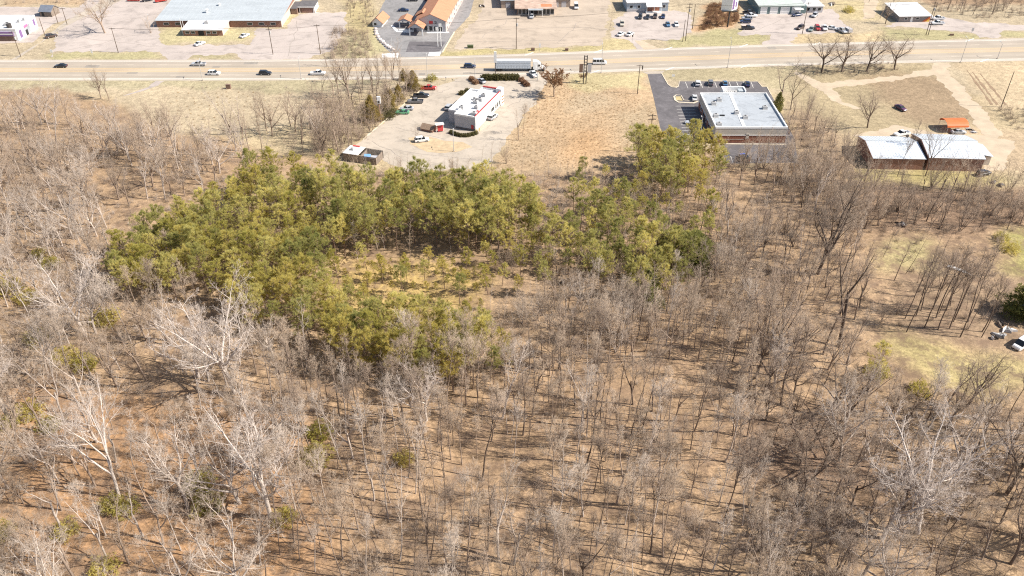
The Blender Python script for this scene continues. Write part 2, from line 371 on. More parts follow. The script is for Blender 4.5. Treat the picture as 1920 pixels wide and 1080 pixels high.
def patch(name, px, m, z, jit=0.0, step=1.2, parent=None, kind='structure', world=False, label=None):
    """a flat sheet with an outline given in the photograph; jit roughens the edge"""
    pts = [Vector((p[0], p[1], 0)) if world else P(*p) for p in px]
    out = []
    r = random.Random(hash(name) % 999 if False else len(px) * 31 + int(px[0][0]))
    for i, a in enumerate(pts):
        b = pts[(i + 1) % len(pts)]; n = max(1, int((b - a).length / step)) if jit else 1
        nrm = Vector((-(b - a).y, (b - a).x, 0)).normalized()
        for k in range(n):
            q = a.lerp(b, k / n)
            if jit:
                s = q.x * 0.35 + q.y * 0.27
                q = q + nrm * (jit * (0.55 * math.sin(s) + 0.45 * math.sin(2.7 * s + 1.0) + r.uniform(-0.5, 0.5)))
            out.append((q.x, q.y))
    from mathutils.geometry import tessellate_polygon
    tri = tessellate_polygon([[Vector((x, y, 0)) for x, y in out]])
    mb = MB(); mb.add([(x, y, z) for x, y in out], [tuple(f) for f in tri])
    o = mb.build(name, m, parent)
    me = o.data
    flip = [p for p in me.polygons if p.normal.z < 0]
    if flip:
        me.flip_normals() if len(flip) > len(me.polygons) / 2 else None
    if parent is None and kind: o['kind'] = kind
    return o

def strip(name, top, m, width, z, parent=None, closed=False, z1=None, kind='structure'):
    """a ribbon (or kerb when z1 is given) of real width along a polyline of photo pixels"""
    pts = [P(*p) for p in top]; mb = MB(); n = len(pts); L, R = [], []
    for i, p in enumerate(pts):
        a = pts[i - 1] if (i or closed) else p; b = pts[(i + 1) % n] if (i < n - 1 or closed) else p
        d = (b - a); nn = Vector((-d.y, d.x, 0)).normalized() * width / 2
        L.append(p + nn); R.append(p - nn)
    rngk = range(n if closed else n - 1)
    if z1 is None:
        for k in rngk:
            j = (k + 1) % n
            mb.add([(R[k].x, R[k].y, z), (R[j].x, R[j].y, z), (L[j].x, L[j].y, z), (L[k].x, L[k].y, z)], [(0, 1, 2, 3)])
    else:
        for k in rngk:
            j = (k + 1) % n
            q = [(v.x, v.y) for v in (R[k], R[j], L[j], L[k])]
            mb.prism(q, z, z1)
    o = mb.build(name, m, parent)
    if parent is None and kind: o['kind'] = kind
    return o

# ------------------------------------------------------------------ the highway
def cat(p, x):
    for (a, b), (c, d) in zip(p, p[1:]):
        if a <= x <= c: return b + (d - b) * (x - a) / (c - a)
    return p[0][1] if x < p[0][0] else p[-1][1]
ROAD_T = [(-400, 112), (480, 112), (620, 110.5), (740, 108), (850, 105), (960, 101.5), (1100, 96), (1240, 90.5), (1440, 83.5), (1680, 77), (1920, 71.5), (2400, 62)]
ROAD_B = [(-400, 151), (480, 151), (620, 150), (740, 148.5), (850, 146), (960, 142), (1100, 137), (1240, 131.5), (1440, 124.5), (1680, 118.5), (1920, 114), (2400, 105)]
def roadpt(x, t): return (x, cat(ROAD_T, x) * (1 - t) + cat(ROAD_B, x) * t)
def road_mat():
    m, t, b = new_mat("road_surface"); b.inputs["Roughness"].default_value = 0.9; b.inputs["Specular IOR Level"].default_value = 0.15
    at = t.nodes.new("ShaderNodeAttribute"); at.attribute_name = "lane"
    tc = t.nodes.new("ShaderNodeTexCoord"); mp = t.nodes.new("ShaderNodeMapping"); mp.inputs["Scale"].default_value = (0.02, 0.5, 1)
    n = t.nodes.new("ShaderNodeTexNoise"); n.inputs["Scale"].default_value = 1.6; n.inputs["Detail"].default_value = 8
    t.links.new(tc.outputs["Object"], mp.inputs[0]); t.links.new(mp.outputs[0], n.inputs["Vector"])
    n2 = t.nodes.new("ShaderNodeTexNoise"); n2.inputs["Scale"].default_value = 0.06; n2.inputs["Detail"].default_value = 8; t.links.new(tc.outputs["Object"], n2.inputs["Vector"])
    a = t.nodes.new("ShaderNodeMath"); a.operation = 'ADD'; t.links.new(n.outputs[0], a.inputs[0]); t.links.new(n2.outputs[0], a.inputs[1])
    r = t.nodes.new("ShaderNodeMapRange"); r.inputs[1].default_value = 0.7; r.inputs[2].default_value = 1.3; r.inputs[3].default_value = 0.87; r.inputs[4].default_value = 1.12
    t.links.new(a.outputs[0], r.inputs[0])
    s = t.nodes.new("ShaderNodeVectorMath"); s.operation = 'SCALE'; t.links.new(at.outputs["Color"], s.inputs[0]); t.links.new(r.outputs[0], s.inputs["Scale"])
    t.links.new(s.outputs[0], b.inputs["Base Color"]); return m
def build_road():
    # worn lanes: shoulder, lane, lane, turn lane (warmer aggregate), lane, lane, shoulder
    stops = [(0, (0.46, 0.405, 0.34)), (0.075, (0.45, 0.395, 0.33)), (0.085, (0.40, 0.345, 0.285)), (0.17, (0.355, 0.305, 0.25)), (0.25, (0.40, 0.34, 0.275)), (0.33, (0.36, 0.31, 0.25)), (0.41, (0.40, 0.34, 0.265)),
             (0.42, (0.45, 0.36, 0.26)), (0.57, (0.45, 0.36, 0.26)), (0.58, (0.40, 0.34, 0.27)), (0.66, (0.36, 0.31, 0.25)), (0.74, (0.40, 0.345, 0.28)), (0.82, (0.36, 0.31, 0.25)), (0.90, (0.40, 0.35, 0.285)),
             (0.915, (0.46, 0.405, 0.34)), (1, (0.48, 0.42, 0.35))]
    xs = np.arange(-400, 2401, 16); V = []; C = []
    for x in xs:
        for t, c in stops:
            p = P(*roadpt(x, t)); V.append((p.x, p.y, 0.02)); C.append((*c, 1))
    k = len(stops); n = len(xs)
    i = (np.arange(n - 1)[:, None] * k + np.arange(k - 1)[None]).ravel()
    F = np.stack([i, i + 1, i + 1 + k, i + k], 1)[:, ::-1]
    me = mesh_np("highway", np.array(V), F, road_mat())
    a = me.color_attributes.new("lane", 'FLOAT_COLOR', 'POINT'); a.data.foreach_set("color", np.array(C, np.float32).ravel())
    road = tag(link(bpy.data.objects.new("highway_road", me)), kind='structure')
    def line(name, t, m, w, dash=None, x0=-380, x1=2380):
        ss, x = [], x0
        if dash is None:
            strip(name, [roadpt(q, t) for q in range(x0, x1, 20)], m, w, 0.028, road)
        else:
            on, off = dash
            while x < x1:
                strip(name, [roadpt(q, t) for q in (x, x + on / 2, x + on)], m, w, 0.028, road); x += on + off
    line("edge_line", 0.08, M['marking'], 0.22); line("edge_line", 0.91, M['marking'], 0.22)
    line("lane_dash", 0.25, M['marking_worn'], 0.3, (17, 44), -376); line("lane_dash", 0.745, M['marking_worn'], 0.3, (17, 44), -352)
    line("turn_lane_line", 0.415, M['yellow_marking'], 0.2); line("turn_lane_line", 0.578, M['yellow_marking'], 0.2)
    # slanted gore stripes on the right hand shoulders
    for x, t in ((992, 0.02), (1122, 0.02), (1253, 0.02), (1394, 0.02), (1530, 0.03), (1818, 0.03), (1115, 0.96), (1256, 0.95), (1397, 0.95), (1846, 0.95)):
        a = roadpt(x - 8, t + 0.06); b = roadpt(x + 8, t - 0.06)
        strip("gore_stripe", [a, b], M['marking'], 0.5, 0.03, road)
    rp = random.Random(21); pm = mat("road_repair", (0.27, 0.24, 0.205), 0.9, var=0.2, scale=0.4); sm = mat("crack_sealant", (0.16, 0.145, 0.13), 0.8, var=0.2)
    for k in range(14):
        x = rp.uniform(20, 1900); t = rp.choice((0.17, 0.33, 0.66, 0.82)) + rp.uniform(-.02, .02); l = rp.uniform(6, 26)
        strip("road_repair", [roadpt(x, t), roadpt(x + l / 2, t), roadpt(x + l, t)], pm, rp.uniform(1.2, 2.6), 0.0265, road)
build_road()

# ------------------------------------------------------------------ paved and gravel areas
patch("gravel_lot", [(95, 108), (110, 60), (160, 0), (340, -5), (298, 36), (300, 60), (300, 84), (470, 84), (480, 54), (535, 54), (560, 25), (650, 22), (645, 60), (620, 98), (560, 112), (450, 112), (445, 101), (365, 104), (350, 112), (314, 112), (300, 97), (100, 97)], M['asphalt_pale'], 0.012, 1.1)
patch("side_street", [(30, 112), (110, 58), (160, 30), (230, 0), (245, -30), (215, -30), (185, 5), (120, 42), (75, 80), (20, 112)][::-1], M['concrete'], 0.024, 0.3)
patch("parking_apron", [(-60, 82), (60, 80), (100, 45), (160, 25), (150, 14), (-60, 12)], M['asphalt_pale'], 0.018, 0.5)
patch("motel_drive", [(722, 0), (745, -40), (900, -40), (880, 30), (852, 60), (828, 100), (812, 107), (742, 107), (722, 90), (706, 72), (702, 50), (712, 20)], M['asphalt_grey'], 0.014, 0.15)
patch("motel_forecourt", [(768, 78), (836, 78), (824, 97), (760, 98)], M['asphalt_dark'], 0.024, 0.15)
patch("entrance_slab", [(716, 101), (748, 99), (746, 108), (716, 108)], M['white_paint'], 0.03, 0.0)
patch("entrance_slab", [(805, 98), (828, 97), (824, 105), (802, 105)], M['white_paint'], 0.03, 0.0)
patch("dirt_lot", [(852, 92), (868, 60), (900, 30), (915, -30), (1145, -30), (1140, 40), (1130, 84), (960, 92)], M['gravel'], 0.012, 1.1)
patch("dealer_lot", [(1148, 70), (1150, 40), (1180, 18), (1290, 22), (1300, 50), (1278, 74), (1205, 75), (1233, 92), (1200, 94), (1180, 75)], M['asphalt_pale'], 0.016, 1.1)
patch("garage_lot", [(1385, 66), (1395, 30), (1420, 20), (1560, 18), (1600, 60), (1500, 64), (1480, 78), (1500, 84), (1430, 84), (1446, 66)], M['asphalt_pale'], 0.016, 1.1)
patch("store_lot", [(1660, 50), (1690, 36), (1760, 30), (1830, 42), (1920, 46), (2100, 44), (2100, 56), (1920, 56), (1880, 58), (1870, 71), (1836, 71), (1820, 62), (1720, 52)], M['asphalt_pale'], 0.016, 1.1)
patch("restaurant_lot", [(850, 146), (905, 142), (1030, 139), (1018, 165), (1006, 190), (985, 215), (950, 262), (915, 315), (760, 322), (715, 300), (672, 290), (640, 285), (680, 262), (735, 215), (790, 168), (835, 158), (852, 152)], M['concrete'], 0.014, 0.7)
patch("asphalt_lot", [(1214, 139), (1240, 137), (1252, 158), (1262, 164), (1270, 164), (1274, 152), (1420, 152.5), (1430, 163), (1438, 163), (1450, 185), (1490, 260), (1496, 305), (1362, 307), (1352, 268), (1286, 268), (1252, 262), (1238, 240), (1226, 185)][::-1], M['asphalt_dark'], 0.016, 0.0)
patch("entrance_apron", [(1204, 134.5), (1246, 132.8), (1241, 138), (1213, 139)], M['concrete'], 0.026, 0.0)
patch("dirt_track", [(1490, 130), (1540, 155), (1600, 150), (1690, 142), (1745, 128), (1752, 119), (1780, 118), (1775, 130), (1860, 225), (1880, 255), (1850, 262), (1810, 205), (1752, 140), (1735, 142), (1690, 149), (1560, 166), (1580, 190), (1620, 205), (1600, 206), (1560, 190), (1535, 165), (1490, 140)][::-1], M['dirt_track'], 0.014, 0.9)
patch("yard_dirt", [(1600, 255), (1680, 235), (1760, 250), (1850, 255), (1905, 265), (1880, 320), (1845, 322), (1830, 270), (1720, 258)], M['dirt_track'], 0.021, 0.7)
patch("driveway_stub", [(230, 180), (278, 163), (292, 152), (308, 152), (296, 160), (262, 173)], M['asphalt_pale'], 0.012, 0.3)
patch("alley_track", [(1190, 76), (1206, 76), (1236, 91), (1208, 93)], M['dirt_track'], 0.022, 0.2)
patch("grass_island", [(765, 258), (800, 256), (830, 264), (868, 266), (886, 276), (860, 283), (835, 287), (800, 286), (768, 270)], mat("island_soil", (0.46, 0.35, 0.22), 0.95, var=0.25, scale=0.5), 0.03, 0.3)
for k, (x0, x1) in enumerate(((1812, 1858), (1822, 1868), (1836, 1884))):
    patch("tyre_rut", [(x0, 132 + 3 * k), (x0 + 3, 132 + 3 * k), (x1 + 4, 196), (x1, 197)], mat("rut_soil", (0.26, 0.18, 0.115), 0.95, var=0.3), 0.02, 0.25)
patch("worn_path", [(1652, -30), (1640, 34), (1618, 36), (1622, -30)], M['dirt_track'], 0.012, 0.4)
KB = [(1240, 137), (1252, 158), (1259, 163.5), (1267, 164.5), (1272, 162), (1274, 152.5), (1340, 152.5), (1420, 153), (1429, 163), (1438, 163.5), (1446, 178)]
strip("kerb", KB, M['kerb_conc'], 0.28, 0.0, z1=0.14)
strip("kerb", [(1338, 270), (1400, 270.5), (1474, 271)], M['kerb_conc'], 0.5, 0.0, z1=0.13)
strip("kerb", [(1264, 181), (1268, 178), (1277, 179), (1282, 188), (1308, 190)], M['kerb_conc'], 0.3, 0.0, z1=0.14)
strip("kerb", [(1264, 181), (1266, 188), (1272, 192), (1300, 193.5), (1308, 190)], M['kerb_conc'], 0.7, 0.0, z1=0.14)
patch("kerb_island", [(1267, 181), (1276, 181), (1280, 189), (1268, 188)], mat("island_grass", (0.43, 0.35, 0.18), 0.95, var=0.2), 0.06, 0.0)
strip("kerb", [(680, 262), (735, 215), (790, 168)], M['kerb_conc'], 0.3, 0.0, z1=0.12)
strip("kerb", [(852, 60), (829, 99)], M['kerb_conc'], 0.5, 0.0, z1=0.2)
strip("pavement", [(741, 55), (745, 59), (770, 60.5)], M['white_paint'], 1.6, 0.0, z1=0.12)
strip("pavement", [(800, 61.5), (842, 61)], M['white_paint'], 1.4, 0.0, z1=0.12)
strip("kerb", [(735, 48), (741, 55)], M['white_paint'], 1.2, 0.0, z1=0.12)
# sealed cracks and drips wandering over the old lots
rp = random.Random(4); sm2 = mat("lot_crack", (0.30, 0.26, 0.225), 0.9, var=0.3)
for x0, y0, x1, y1 in ((130, 95, 280, 60), (150, 70, 290, 88), (200, 45, 280, 30), (480, 92, 630, 80), (490, 70, 620, 55), (540, 108, 560, 40), (600, 100, 640, 35), (870, 80, 1120, 74), (880, 55, 1130, 50), (900, 70, 960, 35), (1040, 82, 1090, 40), (1160, 60, 1290, 55), (1410, 60, 1470, 35), (1450, 45, 1560, 50), (1720, 45, 1860, 55), (740, 240, 830, 260), (720, 280, 900, 300), (800, 180, 850, 165), (950, 200, 990, 180), (700, 265, 760, 300)):
    pts = []
    for k in range(9):
        t = k / 8; pts.append((x0 + (x1 - x0) * t + rp.uniform(-4, 4), y0 + (y1 - y0) * t + rp.uniform(-1.5, 1.5)))
    strip("lot_crack", pts, sm2, 0.2, 0.0275)
# parking bays
for y0 in (199, 205, 210.5, 216.5, 222.5, 228.5, 234, 239.5, 245):
    strip("parking_line", [(1267 + (y0 - 199) * 0.27, y0), (1302 + (y0 - 199) * 0.22, y0)], M['marking'], 0.14, 0.024)
for y0 in (252, 257):
    strip("parking_line", [(1281, y0), (1313, y0)], M['marking'], 0.14, 0.024)
for k in range(5):
    strip("hatch_line", [(1284 + 6 * k, 252), (1281 + 6 * k, 257)], M['marking'], 0.14, 0.028)
for x0 in (1285, 1298, 1313, 1325, 1340, 1354, 1367, 1381, 1394, 1408):
    strip("parking_line", [(x0, 153.5), (x0 + 4.5, 164.5)], M['marking'], 0.14, 0.024)
for x0 in (1370, 1386, 1404):
    strip("parking_line", [(x0, 293), (x0 + 4, 305)], M['marking'], 0.16, 0.024)
# ------------------------------------------------------------------ buildings
def frame(a, b):
    A, B = P(*a), P(*b); d = B - A
    return A, math.atan2(d.y, d.x), d.length
def loc_of(A, rz, px, py, z):
    """photo pixel on the plane z -> the building's own coordinates"""
    q = P(px, py, z) - A; c, s = math.cos(rz), math.sin(rz)
    return q.x * c + q.y * s, -q.x * s + q.y * c
def part(name, mb, m, parent, label=None, kind=None):
    o = mb.build(name, m, parent)
    if label: o['label'] = label
    if kind: o['kind'] = kind
    return o
def psplit(name, mb, m, parent, kind=None):
    """one object per separate piece"""
    up = list(range(len(mb.v)))
    def fd(i):
        while up[i] != i: up[i] = up[up[i]]; i = up[i]
        return i
    for f in mb.f:
        for i in f[1:]: up[fd(i)] = fd(f[0])
    gr = {}
    for f in mb.f: gr.setdefault(fd(f[0]), []).append(f)
    out = []
    for fs in gr.values():
        ids = sorted({i for f in fs for i in f}); k = {v: n for n, v in enumerate(ids)}
        out.append(part(name, MB().add([mb.v[i] for i in ids], [tuple(k[i] for i in f) for f in fs]), m, parent, None, kind))
    return out
def unit(parent, x, y, z, sx=1.6, sy=1.3, h=1.1, name="roof_unit"):
    mb = MB(); mb.box(x - sx / 2, x + sx / 2, y - sy / 2, y + sy / 2, z + 0.12, z + h)
    mb.box(x - sx / 2 - 0.15, x + sx / 2 + 0.15, y - sy / 2 - 0.15, y + sy / 2 + 0.15, z, z + 0.12)
    mb.box(x - sx * 0.3, x + sx * 0.3, y - sy * 0.3, y + sy * 0.3, z + h + 0.004, z + h + 0.1)
    o = part(name, mb, M['steel'], parent)
    f = MB(); f.tube((x, y, z + h + 0.1), (x, y, z + h + 0.16), min(sx, sy) * 0.25, n=10)
    part("fan_grille", f, M['dark'], o)
def pane(parent, x0, x1, y, z0, z1, face=-1, m=None, fr=None, along='x', name="window"):
    """a window: glass set in a frame; along='x' faces -y (or +y), along='y' faces +-x"""
    fm, gm = MB(), MB(); t = 0.1
    def bx(mb, a0, a1, d0, d1, c0, c1):
        d0, d1 = min(d0, d1), max(d0, d1)
        (mb.box(a0, a1, d0, d1, c0, c1) if along == 'x' else mb.box(d0, d1, a0, a1, c0, c1))
    o = y + face * 0.06
    bx(fm, x0, x1, y, o, z0, z0 + t); bx(fm, x0, x1, y, o, z1 - t, z1); bx(fm, x0, x0 + t, y, o, z0 + t, z1 - t); bx(fm, x1 - t, x1, y, o, z0 + t, z1 - t)
    w = part(name, fm, fr or M['white_paint'], parent)
    bx(gm, x0 + t, x1 - t, y + face * 0.005, y + face * 0.03, z0 + t, z1 - t)
    part("pane", gm, m or M['glass'], w)
    return w
def gable(mb, x0, x1, y0, y1, ze, zr, yr=None, ov=0.3, th=0.12, ext=0.3):
    """roof slabs with the ridge along x"""
    yr = (y0 + y1) / 2 if yr is None else yr
    for (ya, yb, sgn) in ((y0, yr, -1), (y1, yr, 1)):
        sl = (zr - ze) / abs(yb - ya); ye = ya + sgn * ov; zz = ze - sl * ov
        mb.add([(x0 - ext, ye, zz), (x1 + ext, ye, zz), (x1 + ext, yb, zr), (x0 - ext, yb, zr), (x0 - ext, ye, zz + th), (x1 + ext, ye, zz + th), (x1 + ext, yb, zr + th), (x0 - ext, yb, zr + th)],
               [(3, 2, 1, 0), (4, 5, 6, 7), (0, 1, 5, 4), (1, 2, 6, 5), (2, 3, 7, 6), (3, 0, 4, 7)] if sgn < 0 else [(0, 1, 2, 3), (7, 6, 5, 4), (4, 5, 1, 0), (5, 6, 2, 1), (6, 7, 3, 2), (7, 4, 0, 3)])
    return mb
def gable_walls(mb, x0, x1, y0, y1, ze, zr, yr=None):
    yr = (y0 + y1) / 2 if yr is None else yr
    prof = [(y0, 0), (y1, 0), (y1, ze), (yr, zr), (y0, ze)]
    n = 5; vs = [(x0, y, z) for y, z in prof] + [(x1, y, z) for y, z in prof]
    return mb.add(vs, [tuple(range(n)), tuple(range(2 * n - 1, n - 1, -1))] + [(i, n + i, n + (i + 1) % n, (i + 1) % n) for i in range(n)])
def flat_roof(parent, x0, x1, y0, y1, h, rm, pm, par=0.5, t=0.35, cope=None, name="parapet"):
    part("roof", MB().box(x0 + t, x1 - t, y0 + t, y1 - t, h - par - 0.1, h - par), rm, parent)
    mb = MB(); mb.box(x0 - 0.06, x1 + 0.06, y0 - 0.06, y0 + t, h - par + 0.003, h + 0.06); mb.box(x0 - 0.06, x1 + 0.06, y1 - t, y1 + 0.06, h - par + 0.003, h + 0.06)
    mb.box(x0 - 0.06, x0 + t, y0 + t, y1 - t, h - par + 0.003, h + 0.06); mb.box(x1 - t, x1 + 0.06, y0 + t, y1 - t, h - par + 0.003, h + 0.06)
    return part(name, mb, pm, parent)
def walls(parent, x0, x1, y0, y1, z0, z1, m, name="wall", t=0.3):
    mb = MB(); mb.box(x0, x1, y0, y0 + t, z0, z1); mb.box(x0, x1, y1 - t, y1, z0, z1); mb.box(x0, x0 + t, y0 + t, y1 - t, z0, z1); mb.box(x1 - t, x1, y0 + t, y1 - t, z0, z1)
    return part(name, mb, m, parent)

# white restaurant with red coping
A, rz, w = frame((853, 240), (891.5, 246.5))
RS = thing("restaurant_building", "white flat roofed restaurant with red coping beside its parked cars", "restaurant", A, rz)
D = 24.0; H5 = 5.2
walls(RS, 0, w, 0, D, 0, H5 - 0.5, M['grey_wall'])  # dimness of the grazing-lit front is put into this grey
part("side_wall", MB().box(w + 0.004, w + 0.12, 0.1, D - 0.1, 0.5, H5 - 0.5), M['white_paint'], RS)
flat_roof(RS, 0, w, 0, D, H5, M['white_roof'], M['white_paint'])
walls(RS, -3.6, -0.004, 3.2, D - 2, 0, H5 - 0.9, M['grey_wall'], "annex_wall")
flat_roof(RS, -3.6, -0.07, 3.2, D - 2, H5 - 0.4, M['white_roof'], M['white_paint'], name="annex_parapet")
mb = MB(); mb.box(0.4, w - 1.6, D - 0.3, D + 0.12, H5 + 0.064, H5 + 0.5); mb.box(w - 0.2, w + 0.13, 0.1, D - 2, H5 + 0.064, H5 + 0.26)
psplit("red_coping", mb, M['red_paint'], RS)
part("back_tower", MB().box(w - 1.5, w + 0.5, D - 1.8, D + 0.5, 0, H5 + 0.9), M['white_paint'], RS)
mb = MB()
for k in range(3): mb.box(w + 0.504, w + 0.56, D - 1.5, D + 0.2, 0.7 + k * 1.1, 1.2 + k * 1.1)
psplit("striped_sign", mb, M['orange_metal'], RS)
for (px_, py_, s) in ((907, 180, 1.5), (900, 188, 1.8), (890, 187, 1.2), (892, 193, 1.6), (866, 203, 1.5), (893, 203, 1.3), (889, 215, 2.0)):
    x, y = loc_of(A, rz, px_, py_, H5 - 0.4); unit(RS, min(max(x, -2.6), w - 1.3), min(max(y, 1.2), D - 2), H5 - 0.5 if x > 0 else H5 - 0.9, s, s * 0.8, 1.0)
part("door", MB().box(w - 1.5, w - 0.6, -0.08, -0.004, 0, 2.1), M['red_paint'], RS)
pane(RS, w - 0.45, w - 0.05, 0, 0.6, 2.2, name="side_light")
pane(RS, 13.5, 16.5, w + 0.12, 1.0, 2.6, 1, along='y', name="serving_window")
for k in range(3): pane(RS, 17.2 + k * 1.6, 18.5 + k * 1.6, w + 0.12, 0.7, 2.6, 1, along='y')
mb = MB(); mb.box(0.3, w, -0.1, -0.004, 0.0, 0.7); part("skirting", mb, M['dark_roof'], RS)
mb = MB(); mb.box(-3.85, -3.605, D * 0.62, D * 0.72, 3.0, 4.3); part("wall_sign", mb, M['red_paint'], RS)
part("vent_cover", MB().box(w - 1.5, w - 0.9, 4.2, 5.2, H5 - 0.5, H5), M['red_paint'], RS)
mb = MB(); mb.tube((w + 0.5, -0.4, 0), (w + 0.5, -0.4, 1.1), 0.12); mb.tube((w + 1.2, 0.8, 0), (w + 1.2, 0.8, 1.1), 0.12)
psplit("bollard", mb, mat("yellow_paint", (0.7, 0.5, 0.05), 0.5), RS)

# drive-through things by the restaurant
p = P(826, 247); MN = thing("menu_board", "red and white drive-through menu board beside the restaurant", "menu board", p, 0.3)
mb = MB(); mb.box(-0.9, 0.9, -0.2, 0.2, 0.3, 2.3); part("board", mb, M['red_paint'], MN)
mb = MB(); mb.box(-1.6, 1.2, -0.8, 0.8, 2.7, 2.95); part("canopy", mb, M['white_paint'], MN)
mb = MB(); mb.tube((-1.3, 0, 0), (-1.3, 0, 2.7), 0.08); mb.tube((0.95, 0, 0), (0.95, 0, 2.7), 0.08); psplit("post", mb, M['white_paint'], MN)
p = P(805, 243); GZ = thing("garden_shelter", "low brown gabled shelter left of the red menu board", "shelter", p, math.radians(-25))
mb = MB(); gable_walls(mb, -2.2, 2.2, -1.7, 1.7, 0.9, 1.9); part("wall", mb, M['brick_brown'], GZ)
mb = MB(); gable(mb, -2.2, 2.2, -1.7, 1.7, 0.9, 1.9); part("roof", mb, mat("brown_shingle", (0.24, 0.17, 0.12), 0.9, var=0.3, scale=2), GZ)

# brick clinic with a grey roof
A, rz, w = frame((1338, 268), (1471, 268)); D = 27.6; H5 = 5.5
CL = thing("clinic_building", "flat grey roofed brick building with white parapet in the dark asphalt lot", "building", A, rz)
walls(CL, 0, w, 0, D, 0, 2.7, M['brick_red'], "brick_wall")
walls(CL, 0, w, 0, D, 2.704, H5 - 0.5, M['beige_wall'], "upper_wall")
flat_roof(CL, 0, w, 0, D, H5, M['grey_membrane'], M['white_paint'])
mb = MB(); mb.box(-0.10, w + 0.1, -0.10, -0.004, 2.62, 2.8); mb.box(-0.1, -0.004, 0, D, 2.62, 2.8); part("band_course", mb, M['white_paint'], CL)
part("corner_pillar", MB().box(-0.25, 1.4, -0.25, -0.104, 0, 2.6), M['beige_wall'], CL)
pane(CL, 0.3, 0.9, -0.25, 1.2, 2.2); 
mb = MB(); mb.box(2.0, 9.5, -0.07, -0.004, 1.25, 1.35); part('brick_band', mb, M['beige_wall'], CL)
part("wall_plaque", MB().box(10.0, 11.0, -0.1, -0.004, 1.6, 3.4), M['beige_wall'], CL)
for y0 in (4, 8.5, 13, 17.5, 22): pane(CL, y0, y0 + 2.0, 0, 0.8, 2.3, -1, along='y')
part("side_door", MB().box(-0.08, -0.004, 15.7, 16.8, 0, 2.2), M['dark'], CL)
x0, y0 = loc_of(A, rz, 1371, 180, 5.0); x1, y1 = loc_of(A, rz, 1395, 238, 5.0)
mb = MB(); mb.add([(x1 - 0.5, 0.4, 5.004), (x1 + 0.5, 0.4, 5.004), (x0 + 0.5, D - 0.4, 5.004), (x0 - 0.5, D - 0.4, 5.004), (x1 - 0.5, 0.4, 5.1), (x1 + 0.5, 0.4, 5.1), (x0 + 0.5, D - 0.4, 5.1), (x0 - 0.5, D - 0.4, 5.1)],
                  [(4, 5, 6, 7), (0, 1, 5, 4), (1, 2, 6, 5), (2, 3, 7, 6), (3, 0, 4, 7)]); part("roof_walkway", mb, M['white_paint'], CL)
for (px_, py_) in ((1338, 195), (1348, 188), (1342, 218), (1348, 234), (1381, 212), (1434, 203), (1397, 221)):
    x, y = loc_of(A, rz, px_, py_, 5.2); unit(CL, min(max(x, 1.2), w - 1.2), min(max(y, 1.2), D - 1.2), 5.0, 1.5, 1.3, 1.0)
part("roof_hatch", MB().box(3.2, 4.8, 9.5, 10.0, 5.0, 5.35), M['dark'], CL)
xa, _ = loc_of(A, rz, 1354, 166, 6.2); xb, _ = loc_of(A, rz, 1397, 166, 6.2)
mb = MB(); mb.box(xa, xb, D + 3.4, D + 3.8, 3.2, 6.3); mb.box(xa, xa + 0.4, D + 0.1, D + 3.4, 3.2, 6.3); mb.box(xb - 0.4, xb, D + 0.1, D + 3.4, 3.2, 6.3); mb.box(xa + 0.4, xb - 0.4, D + 0.1, D + 3.4, 3.2, 4.6)
part("entrance_canopy", mb, M['white_paint'], CL)
mb = MB(); mb.box(xa + 0.1, xa + 0.6, D + 3.2, D + 3.7, 0, 3.196); mb.box(xb - 0.6, xb - 0.1, D + 3.2, D + 3.7, 0, 3.196); psplit("canopy_post", mb, M['beige_wall'], CL)
mb = MB()
for k in range(7): mb.box(xa + 0.5 + k * (xb - xa - 3) / 7, xa + 0.62 + k * (xb - xa - 3) / 7, D + 0.2, D + 3.2, 4.604, 4.75)
for k in range(3): mb.box(xa + 0.5, xb - 2.6, D + 0.4 + k * 1.2, D + 0.52 + k * 1.2, 4.754, 4.85)
psplit("canopy_rib", mb, M['steel'], CL)
part("canopy_vent", MB().box(xb - 2.4, xb - 0.7, D + 0.6, D + 2.8, 4.604, 5.9), M['pale_grey_metal'], CL)

